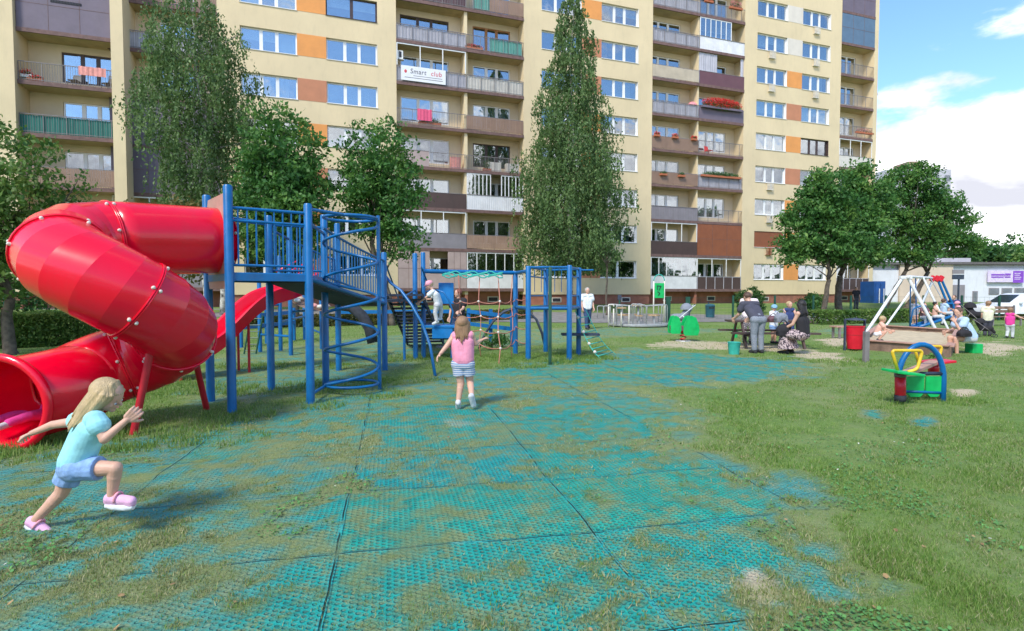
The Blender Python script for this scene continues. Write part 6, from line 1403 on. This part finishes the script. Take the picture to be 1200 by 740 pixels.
# blue-green bin by the path
c = gr(832, 374); t = thing('litter_bin', 'dark teal litter bin beside the footpath', 'litter bin', c)
mat('bin_teal', (.02, .10, .13), .5); MB().lathe([(0, .1), (.24, .1), (.27, .75), (.29, .78), (.2, .86), (0, .88)], seg=16).build('body', 'bin_teal', t, smooth=True, world_pts=False); MB().box((0, .28, .5), (.06, .05, 1.0)).build('post', 'steel_dark', t, world_pts=False)
MB().box((0, -.262, .66), (.3, .02, .10)).build('opening', 'plastic_black', t, world_pts=False)
# sandbox
q0, q1, q3, q2 = gr(1006, 410), gr(1113, 419), gr(1030, 389.5), gr(1122, 396)
sb_ = thing('sandbox', 'long brown wooden sandbox with pale sand', 'sandbox', ((q0+q1+q2+q3)/4))
for a, b, h in ((q0, q1, .27), (q1, q2, .26), (q2, q3, .27), (q3, q0, .26)):
    MB().beam(a+Vector((0, 0, h/2-.02)), b+Vector((0, 0, h/2-.02)), .05, h).build('side_board', 'wood_old', sb_); MB().beam(a+Vector((0, 0, h+.0)), b+Vector((0, 0, h+.0)), .16, .03).build('rim_board', 'board_brown', sb_)
mat('sand', (.52, .42, .27), .95, nscale=6, namt=.12, bump=.8, bscale=25)
vs, fs = [], []; n = 24
for i in range(n+1):
    for j in range(n+1): p = q0.lerp(q1, i/n).lerp(q3.lerp(q2, i/n), j/n); vs.append((p.x, p.y, .13+.09*(fbm(np.array(p.x*2.), np.array(p.y*2.), 3)-.5)))
fs = [(i*(n+1)+j, (i+1)*(n+1)+j, (i+1)*(n+1)+j+1, i*(n+1)+j+1) for i in range(n) for j in range(n)]; MB().add(vs, fs).build('sand', 'sand', sb_, smooth=True)
c = gr(1141, 414); MB().box((c.x, c.y, .12), (.26, .26, .24)).build('corner_seat', 'paint_green', sb_, bevel=.02)
# swing
sw_ = thing('swing_set', 'white and blue A frame swing with a blue boat seat full of children', 'swing', gr(1075, 385))
ap = at(1061, 324.5, 21); f0, f1 = gr(1014, 391.5), gr(1099, 391.5)
apb = at(1096, 326, 25.5); b0, b1 = gr(1068, 383), gr(1121, 383)
for a, b, m_ in ((ap+Vector((-.08, 0, 0)), f0, 'paint_white'), (ap+Vector((.08, 0, 0)), f1, 'paint_white')): MB().cyl(a, b, .055).build('leg', m_, sw_, smooth=True)
for a, b, m_ in ((apb+Vector((-.06, 0, 0)), b0, 'paint_white'), (apb+Vector((.08, 0, 0)), b1, 'paint_blue'), (apb+Vector((.25, 0, 0)), b1+Vector((.35, .1, 0)), 'paint_blue')): MB().cyl(a, b, .05).build('leg', m_, sw_, smooth=True)
mid = ap.lerp(apb, .5); MB().cyl(mid+Vector((-.05, 0, 0)), gr(1034, 388), .04).build('leg', 'paint_white', sw_, smooth=True); MB().cyl(mid+Vector((.05, 0, 0)), gr(1112, 388), .04).build('leg', 'paint_white', sw_, smooth=True)
MB().cyl(ap-Vector((.0, .15, 0)), apb+Vector((0, .15, 0)), .05).build('top_bar', 'paint_white', sw_, smooth=True)
for p in (ap,): MB().box(p+Vector((0, -.02, -.03)), (.42, .14, .12)).build('apex_bracket', 'paint_white', sw_, bevel=.02)
for o in (-.16, .04, .22): MB().box(apb+Vector((o, -.05, -.03)), (.17, .12, .26), rot=Matrix.Rotation(.5, 3, 'Y')).build('apex_bracket', 'paint_red', sw_, bevel=.02)
bs = [at(1072, 383, 22.6), at(1090, 377.5, 22.8), at(1108, 371, 23), at(1119, 375, 23.1)]
for dy in (-.25, .25): tube([p+Vector((0, dy, 0)) for p in bs], .06, 'boat_rail', 'paint_blue', sw_, 10)
MB().add([p+Vector((0, dy, -.02)) for p in bs for dy in (-.25, .25)]+[p+Vector((0, dy, -.06)) for p in bs for dy in (-.25, .25)], [(0, 1, 3, 2), (2, 3, 5, 4), (4, 5, 7, 6), (8, 10, 11, 9), (10, 12, 13, 11), (12, 14, 15, 13), (0, 2, 10, 8), (2, 4, 12, 10), (4, 6, 14, 12), (1, 9, 11, 3), (3, 11, 13, 5), (5, 13, 15, 7)]).build('boat_seat', 'paint_blue', sw_)
for (px, py, t_) in ((1074, 380, .3), (1116, 372, .8), (1066, 382, .15)):
    tube([at(px, py, 22.8), ap.lerp(apb, t_)], .022, 'hanger', 'paint_blue' if px < 1100 else 'galv', sw_)
tube(roundpath([at(1066, 384, 22.4), at(1070, 362, 22.4), at(1084, 357, 22.4), at(1087, 376, 22.4)], .1), .03, 'boat_handle', 'paint_blue', sw_); tube(roundpath([at(1108, 370, 23), at(1110, 356, 23), at(1117, 356, 23), at(1119, 374, 23)], .08), .04, 'boat_handle', 'paint_blue', sw_)
for (lb, px, py, hh_, top_, hr_, fc_) in (('child in purple top sitting near the left of the blue boat swing', 1083, 369, 1.1, 'clad_plum', 'hair_brown', 30), ('child in peach top sitting in the middle of the blue boat swing', 1096, 368, 1.15, 'cloth_peach', 'hair_black', -20), ('child in pale blue top at the right of the blue boat swing', 1106, 364, 1.1, 'cloth_skyblue', 'hair_brown', -60)):
    p = at(px, py+4, 22.85); pp(lb, px, 0, hh_, fc_+150, 'sit', d=22.85, z0=p.z-.02, hair=hr_, top=('tee', top_), bottom=('leggings', 'cloth_palegrey'), arms=('forward', 'forward'), voxel=.011)
# carousel
cc = Vector(((748-600)/F_PX*25.8, 25.8, 0)); cr = thing('carousel', 'metal carousel with hoop rails and wooden seats on a round platform', 'carousel', cc)
MB().lathe([(0, .14), (1.36, .14), (1.38, .12), (1.38, .05), (1.3, .02), (0, .02)], seg=40).build('platform', 'galv', cr, smooth=True, world_pts=False)
tube([Vector((0, 0, .1)), Vector((0, 0, .95))], .05, 'hub', 'galv', cr).matrix_parent_inverse = Matrix()
MB().lathe([(0, .92), (.30, .92), (.30, .97), (0, .97)], seg=20).build('hand_wheel', 'wood_seat', cr, smooth=True, world_pts=False)
for i in range(6):
    a = i*math.pi/3+.35; e = Vector((math.cos(a), math.sin(a), 0)); n_ = Vector((-e.y, e.x, 0))
    MB().tube(roundpath([e*1.28+n_*.28+Vector((0, 0, .1)), e*1.28+n_*.28+Vector((0, 0, .98)), e*1.28-n_*.28+Vector((0, 0, .98)), e*1.28-n_*.28+Vector((0, 0, .1))], .12), .02, 8).build('hoop_rail', 'galv', cr, smooth='all', world_pts=False)
    MB().tube([e*1.26+Vector((0, 0, .98)), e*.2+Vector((0, 0, .9))], .024, 8).build('spoke', 'galv', cr, smooth='all', world_pts=False)
    MB().box(e*.8+Vector((0, 0, .50)), (.42, .30, .04), rz=a).build('seat', 'wood_seat', cr, world_pts=False); MB().cyl(e*.8+Vector((0, 0, .12)), e*.8+Vector((0, 0, .48)), .03, seg=8).build('seat_post', 'galv', cr, smooth=True, world_pts=False)
# posts of an exercise rail left of the carousel
er = thing('exercise_rail', 'pale metal rails with small wooden tops left of the carousel', 'railing', gr(718, 384))
for px, top in ((713, 358), (719, 362), (728, 361), (737, 358)):
    b_ = gr(px, 384); tube([b_, Vector((b_.x, b_.y, at(px, top, b_.y).z))], .03, 'post', 'clad_ivory', er)
b_ = gr(728, 384); MB().box((b_.x, b_.y, at(728, 361, b_.y).z), (.36, .3, .06)).build('wooden_top', 'wood_seat', er); b_ = gr(716, 384)
tube(roundpath([gr(713, 384)+Vector((0, 0, .9)), gr(713, 384)+Vector((0, 0, 1.0)), gr(719, 384)+Vector((0, 0, 1.0)), gr(719, 384)+Vector((0, 0, .9))], .04), .03, 'hoop', 'clad_ivory', er)
# green board sign
D_ = 28.0; sg_ = thing('board_sign', 'small green board sign on pale posts with an arched top behind the carousel', 'sign', ((772-600)/F_PX*D_, D_, 0))
L_, R_ = at(766, 350, D_), at(778.5, 350, D_); zt_ = at(772, 332, D_).z; zb_ = at(772, 349.5, D_).z
for q in (L_, R_): tube([Vector((q.x, D_, 0)), Vector((q.x, D_, zt_+.1))], .035, 'post', 'clad_ivory', sg_)
tube([Vector(((L_.x+R_.x)/2+(R_.x-L_.x)/2*math.cos(a), D_, zt_+.1+.32*math.sin(a))) for a in np.linspace(0, math.pi, 12)], .025, 'arch', 'rope_green', sg_)
MB().box(((L_.x+R_.x)/2, D_-.05, (zt_+zb_)/2), (R_.x-L_.x-.06, .03, zt_-zb_)).build('board', 'paint_green', sg_, bevel=.01)
gx = (L_.x+R_.x)/2
MB().beam((gx-.10, D_-.07, zt_-.12), (gx-.10, D_-.07, zt_-.34), .02, .05, up=(1, 0, 0)).beam((gx-.1, D_-.07, zt_-.14), (gx+.08, D_-.07, zt_-.16), .02, .05, up=(0, 0, 1)).beam((gx+.08, D_-.07, zt_-.14), (gx-.02, D_-.07, zt_-.36), .02, .05, up=(1, 0, 0)).beam((gx-.1, D_-.07, zt_-.42), (gx+.02, D_-.07, zt_-.5), .02, .05, up=(1, 0, 0)).beam((gx+.02, D_-.07, zt_-.5), (gx-.05, D_-.07, zt_-.62), .02, .05, up=(1, 0, 0)).build('figure', 'paint_darkgreen', sg_)
# spring rocker
c = gr(800, 400); c.y = 17.6; rk = thing('spring_rocker', 'green double sided spring rocker with a purple seat', 'spring rocker', (c.x, c.y, 0))
dR = 17.6
for off, xs_ in ((-.16, 0), (.16, 0)):
    for (x0, x1, s1) in ((784, 797, 1), (799, 818, -1)):
        a, b = at(x0, 391 if s1 == 1 else 393, dR), at(x1, 370, dR); w = b.x-a.x; h = b.z-a.z
        prof_ = [(0, .1), (.02, .55), (.25, .95), (.5, 1), (.78, .9), (.95, .55), (1, .25), (.9, 0), (.1, 0)]
        MB().prism([(a.x+p[0]*w, a.z+p[1]*h) for p in prof_], lambda x, z: Vector((x, dR+off-.012, z)), lambda x, z: Vector((x, dR+off+.012, z))).build('side_panel', 'paint_green', rk, bevel=.004)
s_a, s_b = at(786, 386, dR), at(801, 384, dR); MB().box(((s_a+s_b)/2), (s_b.x-s_a.x, .30, .16)).build('seat', 'clad_plum', rk, bevel=.02)
MB().tube([Vector((c.x+.09*math.cos(a), dR+.09*math.sin(a), .02+.017*a)) for a in np.linspace(0, 25, 90)], .016, 6).build('spring', 'paint_red', rk, smooth='all'); MB().lathe([(0, .03), (.22, .03), (.24, 0)], c=(c.x, dR, 0), seg=16).build('base_plate', 'galv', rk)
# strollers
def stroller(label, px, py, d, face, hood='cloth_charcoal', frame='paint_white', z=0):
    x = (px-600)/F_PX*d; t = thing('stroller', label, 'stroller', (x, d, H(x, d)), face)
    for sx in (-.24, .24):
        MB().tube([(sx, -.45, .12), (sx, .0, .55), (sx, .55, 1.02)], .014, 8).build('frame_tube', frame, t, smooth='all', world_pts=False); MB().tube([(sx, .35, .12), (sx, .05, .58)], .014, 8).build('frame_tube', frame, t, smooth='all', world_pts=False)
        for y in (-.42, .35): MB().tube([Vector((sx+.0, y+.10*math.cos(a), .11+.10*math.sin(a))) for a in np.linspace(0, 6.283, 17)[:-1]], .018, 6, closed=True).build('wheel', 'rubber_dark', t, smooth='all', world_pts=False)
    MB().tube([(-.24, .55, 1.02), (.24, .55, 1.02)], .018, 8).build('handle', 'rubber_dark', t, smooth='all', world_pts=False)
    b = MB(); capsule(b, (0, -.25, .5), (0, .12, .5), .15, .16); capsule(b, (0, .12, .52), (0, .30, .85), .16, .15); capsule(b, (0, -.25, .5), (0, -.42, .3), .1, .08)
    o = remeshed(b, 'seat', hood, t, .02, 3); o.matrix_parent_inverse = Matrix(); h = MB(); h.lathe([(.25, 0), (.24, .10), (.18, .2), (.08, .26), (0, .27)], c=(0, .22, .82), seg=14); o = h.build('hood', hood, t, smooth='all', world_pts=False)
    return t
stroller('grey hooded stroller with a white frame parked beyond the spring rocker', 798, 0, 23.5, R(-100), 'cloth_grey'); stroller('dark stroller standing with the child in the cream shirt', 1155, 0, 19.2, R(60), 'cloth_black', 'rail_steel').scale = (.6, .6, .6); stroller('small dark stroller between swing and parked car', 1143, 0, 26, R(20), 'cloth_black', 'rail_steel')
# fence posts with wire mesh
fe = thing('mesh_fence', 'thin green wire mesh fence on dark posts along the footpath', 'fence', (*gr(859, 375)[:2], 0))
pts_ = []
for px, d in ((783, 29), (806, 29.5), (859, 31), (908, 32), (953, 33), (997, 34), (1038, 35), (1082, 34), (1127, 33.5), (1171, 31)):
    x = (px-600)/F_PX*d; z = H(x, d); pts_.append(Vector((x, d, z))); MB().box((x, d, z+.66), (.09, .09, 1.42) if px > 810 else (.22, .1, 1.3)).build('post', 'paint_darkgreen', fe)
for a, b in zip(pts_, pts_[1:]):
    w = MB()
    for k in range(5): w.cyl(a+Vector((0, 0, .15+k*.28)), b+Vector((0, 0, .15+k*.28)), .004, seg=4)
    n = int((b-a).length/.3)
    for i in range(1, n): p = a.lerp(b, i/n); w.cyl(p+Vector((0, 0, .1)), p+Vector((0, 0, 1.3)), .003, seg=4)
    w.build('mesh_panel', 'paint_darkgreen', fe)
f2 = thing('mesh_fence', 'dark green fence posts by the hedge at far left', 'fence', (*bpos(48, 18.5), 0)); pv2 = []
for px, d in ((-60, 16.5), (7, 17.6), (88, 20)):
    x, y = bpos(px, d); pv2.append(Vector((x, y, 0))); MB().box((x, y, .66), (.09, .09, 1.45)).build('post', 'paint_darkgreen', f2)
for a, b in zip(pv2, pv2[1:]):
    w = MB()
    for k in range(5): w.cyl(a+Vector((0, 0, .15+k*.28)), b+Vector((0, 0, .15+k*.28)), .004, seg=4)
    w.build('mesh_panel', 'paint_darkgreen', f2)
# small gate posts by the path left of the block base
lp = thing('hoop_barrier', 'row of pale metal hoops along the footpath left of the carousel', 'barrier', (*gr(700, 378)[:2], 0))
for px in (700, 707, 722, 744, 758):
    b_ = gr(px, 376); MB().tube(roundpath([b_, b_+Vector((0, 0, .8)), b_+Vector((.35, 0, .8)), b_+Vector((.35, 0, 0))], .1), .025, 8).build('hoop', 'galv', lp, smooth='all')
x, y = bpos(726, 33); t = thing('street_post', 'dark post by the footpath in front of the block', 'post', (x, y, 0)); MB().cyl((0, 0, 0), (0, 0, 1.15), .06).build('shaft', 'paint_darkgreen', t, smooth=True, world_pts=False); MB().box((0, 0, 1.25), (.22, .12, .3)).build('head', 'steel_dark', t, bevel=.02, world_pts=False)
# ============================================================ SHEDS, CAR, FAR BLOCK
mat('wall_white', (.66, .67, .72), .8, nscale=.6, namt=.05, dirt=.2); mat('wall_beige', (.62, .50, .40), .8, nscale=.6, namt=.06, dirt=.2); mat('container_blue', (.01, .08, .30), .5, nscale=2, namt=.15); mat('sign_purple', (.22, .06, .48), .5); mat('sign_lilac', (.66, .56, .76), .5)
def frontal(d, px): return ((px-600)/F_PX*d)
dS = 55.0
sh = thing('shed_building', 'long low white and beige shed with a flat roof and purple sign', 'building', (frontal(dS, 1120), dS, 0))
zr = 4.25
def wallpiece(nm, m, x0, x1, z0, z1, d=dS, th=.3): return MB().bx(frontal(dS, x0), frontal(dS, x1), d, d+th, z0, z1).build(nm, m, sh)
wallpiece('wall', 'wall_white', 1018, 1052, -.1, zr-.5); wallpiece('wall', 'wall_beige', 1052.2, 1114, -.1, zr, dS-.2); wallpiece('wall', 'wall_white', 1114.2, 1340, -.1, zr-.1)
MB().bx(frontal(dS, 1016), frontal(dS, 1342), dS-.4, dS+12, zr+.01, zr+.25).build('roof', 'roofing', sh); MB().bx(frontal(dS, 1018), frontal(dS, 1340), dS+.31, dS+11.5, -.1, zr).build('rear_walls', 'wall_white', sh)
wallpiece('fascia', 'clad_cloth', 1114.5, 1340, zr-.3, zr-.02, dS-.06, .05)
MB().bx(frontal(dS, 1030), frontal(dS, 1075), dS+2, dS+9, zr+.25, zr+2.2).build('roof_house', 'wall_white', sh); MB().bx(frontal(dS, 1110), frontal(dS, 1175), dS+4, dS+9, zr+.25, zr+.9).build('roof_house', 'clad_cloth', sh)
cb = thing('container', 'dark blue metal container door unit beside the white shed wall', 'container', (frontal(50, 1030), 50, 0)); x0, x1 = frontal(50, 1024), frontal(50, 1037)
MB().bx(x0, x1, 50, 52, 0, 2.55).build('body', 'container_blue', cb)
for q in (.1, .55): MB().bx(x0+(x1-x0)*q, x0+(x1-x0)*(q+.36), 49.96, 49.998, .1, 2.4).build('door', 'container_blue', cb)
for q in (.40, .80): MB().bx(x0+(x1-x0)*q, x0+(x1-x0)*q+.06, 49.9, 49.955, .3, 1.9).build('handle_bar', 'paint_white', cb)
wallpiece('gate', 'clad_grey', 1115, 1129, .0, 2.3, dS-.12, .08)
for px in (1139, 1158, 1173, 1188, 1203):
    w_ = 1.0 if px > 1150 else .5; x = frontal(dS, px); o = MB().bx(x, x+w_, dS-.05, dS-.005, 1.35 if px > 1150 else .6, 2.0 if px > 1150 else 1.7).build('window', 'clad_grey', sh); MB().bx(x+.08, x+w_-.08, dS-.07, dS-.052, 1.42 if px > 1150 else .7, 1.93 if px > 1150 else 1.6).build('pane', 'curtain_grey', o)
sp_ = thing('shop_sign', 'wide lilac and purple wall sign on the white shed', 'sign', (frontal(dS-.3, 1157), dS-.3, 0)); x0, xm_, x1 = [frontal(dS-.3, q) for q in (1157, 1186, 1198.5)]
zt_, zb_ = at(1170, 317.5, dS-.3).z, at(1170, 331, dS-.3).z
MB().bx(x0, xm_, dS-.3, dS-.2, zb_, zt_).build('left_panel', 'sign_lilac', sp_); MB().bx(xm_+.005, x1, dS-.31, dS-.2, zb_-.05, zt_-.02).build('right_panel', 'sign_purple', sp_)
mb = MB(); hh_ = zt_-zb_
for (f0, f1, z0, z1) in ((.12, .66, .62, .72), (.68, .9, .62, .76), (.12, .62, .38, .46), (.66, .9, .38, .46)): mb.bx(x0+(xm_-x0)*f0, x0+(xm_-x0)*f1, dS-.315, dS-.30, zb_+hh_*z0, zb_+hh_*z1)
rs_ = random.Random(2)
for k in range(22): xx = x0+(xm_-x0)*(.12+.78*k/22); mb.bx(xx, xx+.035, dS-.318, dS-.302, zb_+hh_*(.47 if k % 3 else .5), zb_+hh_*(.61))
mb.build('lettering', 'sign_purple', sp_)
mb = MB(); 
for z0, w_ in ((.74, .7), (.58, .6), (.40, .8), (.24, .7)): mb.bx(xm_+.12, xm_+.12+(x1-xm_-.2)*w_, dS-.325, dS-.312, zb_+hh_*z0, zb_+hh_*(z0+.06))
mb.build('small_lettering', 'sign_lilac', sp_)
sp2 = thing('post_sign', 'dark two panel sign on a post before the grey gate', 'sign', (frontal(46, 1122), 46, 0)); x = frontal(46, 1120.5)
MB().cyl((x+.15, 46, 0), (x+.15, 46, 3.0), .07).build('post', 'steel_dark', sp2, smooth=True)
for z0, z1 in ((2.62, 3.0), (3.06, 3.4)): MB().bx(x-.45, x+.5, 45.9, 45.95, z0, z1).build('panel', 'steel_dark' if z0 < 3 else 'clad_grey', sp2)
# parked white car
def car(label, px, d, face):
    x = (px-600)/F_PX*d; t = thing('parked_car', label, 'car', (x, d, H(x, d)), face); W_ = .86
    prof_ = [(-2.1, .35), (-2.12, .62), (-2.0, .80), (-1.15, .96), (-.45, 1.42), (.1, 1.50), (1.0, 1.47), (1.7, 1.15), (2.02, .98), (2.08, .60), (2.05, .35)]
    def sect(f, zs=1): return [(px_*1.0, z_) for px_, z_ in prof_]
    vs = []; k = len(prof_)
    for yy, sc in ((-W_, .0), (-W_*.98, 1), (W_*.98, 1), (W_, .0)):
        for (a, b) in prof_:
            tin = .16 if b > 1.0 else 0
            vs.append((a*(.985 if not sc else 1), (yy-math.copysign(tin, yy)), b if sc else b*.97+.02))
    fs = [(i*k+j, i*k+(j+1) % k, (i+1)*k+(j+1) % k, (i+1)*k+j) for i in range(3) for j in range(k)]+[tuple(range(k-1, -1, -1)), tuple(range(3*k, 4*k))]
    MB().add(vs, fs).build('body', 'paint_white', t, smooth=True, world_pts=False)
    mat('car_glass', (.03, .04, .05), .08, namt=.02)
    for sg in (-1, 1):
        y = sg*(W_-.135); 
        for poly in ([(-.98, .98), (-.42, 1.36), (.02, 1.42), (.02, .98)], [(.10, .98), (.10, 1.42), (.95, 1.39), (1.45, 1.12), (1.45, .98)]): MB().prism(poly, lambda a, b: Vector((a, y+sg*(.04 if b < 1.05 else .0), b)), lambda a, b: Vector((a, y-sg*.03, b))).build('side_window', 'car_glass', t, world_pts=False)
        for a in (-1.3, 1.3): 
            o = MB().lathe([(0, -.1), (.31, -.1), (.33, -.06), (.33, .06), (.31, .1), (0, .1)], seg=20).build('wheel', 'rubber_dark', t, smooth=True, world_pts=False); o.rotation_euler = (math.pi/2, 0, 0); o.location = (a, sg*(W_-.09), .33)
            r_ = MB().lathe([(0, -.112), (.2, -.112), (.21, -.1), (.21, .1), (.2, .112), (0, .112)], seg=16).build('rim', 'galv', o, smooth=True, world_pts=False)
        MB().box((-2.02, sg*.62, .68), (.12, .3, .13)).build('headlight', 'clad_ivory', t, bevel=.02, world_pts=False); MB().box((2.03, sg*.65, .78), (.1, .22, .18)).build('tail_light', 'paint_red', t, bevel=.02, world_pts=False); MB().box((-.72, sg*(W_+.06), .98), (.16, .16, .12)).build('mirror', 'paint_white', t, bevel=.03, world_pts=False)
    MB().add([(-1.13, -.66, .985), (-1.13, .66, .985), (-.47, .58, 1.415), (-.47, -.58, 1.415)], [(0, 1, 2, 3)]).build('windscreen', 'car_glass', t, world_pts=False)
    return t
car('white parked car behind the fence at the right edge', 1192, 32, R(4))
# far block behind the trees
fb = thing('far_block', 'distant grey block of flats with a brown roof box showing above the spreading tree', 'apartment building', (frontal(150, 1075), 150, 0)); x0, x1 = frontal(150, 1034), frontal(150, 1110); zt_ = at(1080, 199, 150).z
MB().bx(x0, x1, 150, 164, 0, zt_).build('wall', 'clad_cloth', fb); MB().bx(frontal(150, 1066), frontal(150, 1080), 152, 158, zt_, zt_+2.6).build('roof_box', 'clad_planks', fb)
for i in range(11):
    for j in range(6): xx = x0+1+j*2.9; MB().bx(xx, xx+1.5, 149.93, 149.99, 2+i*2.9, 3.5+i*2.9).build('window', 'curtain_grey', fb)
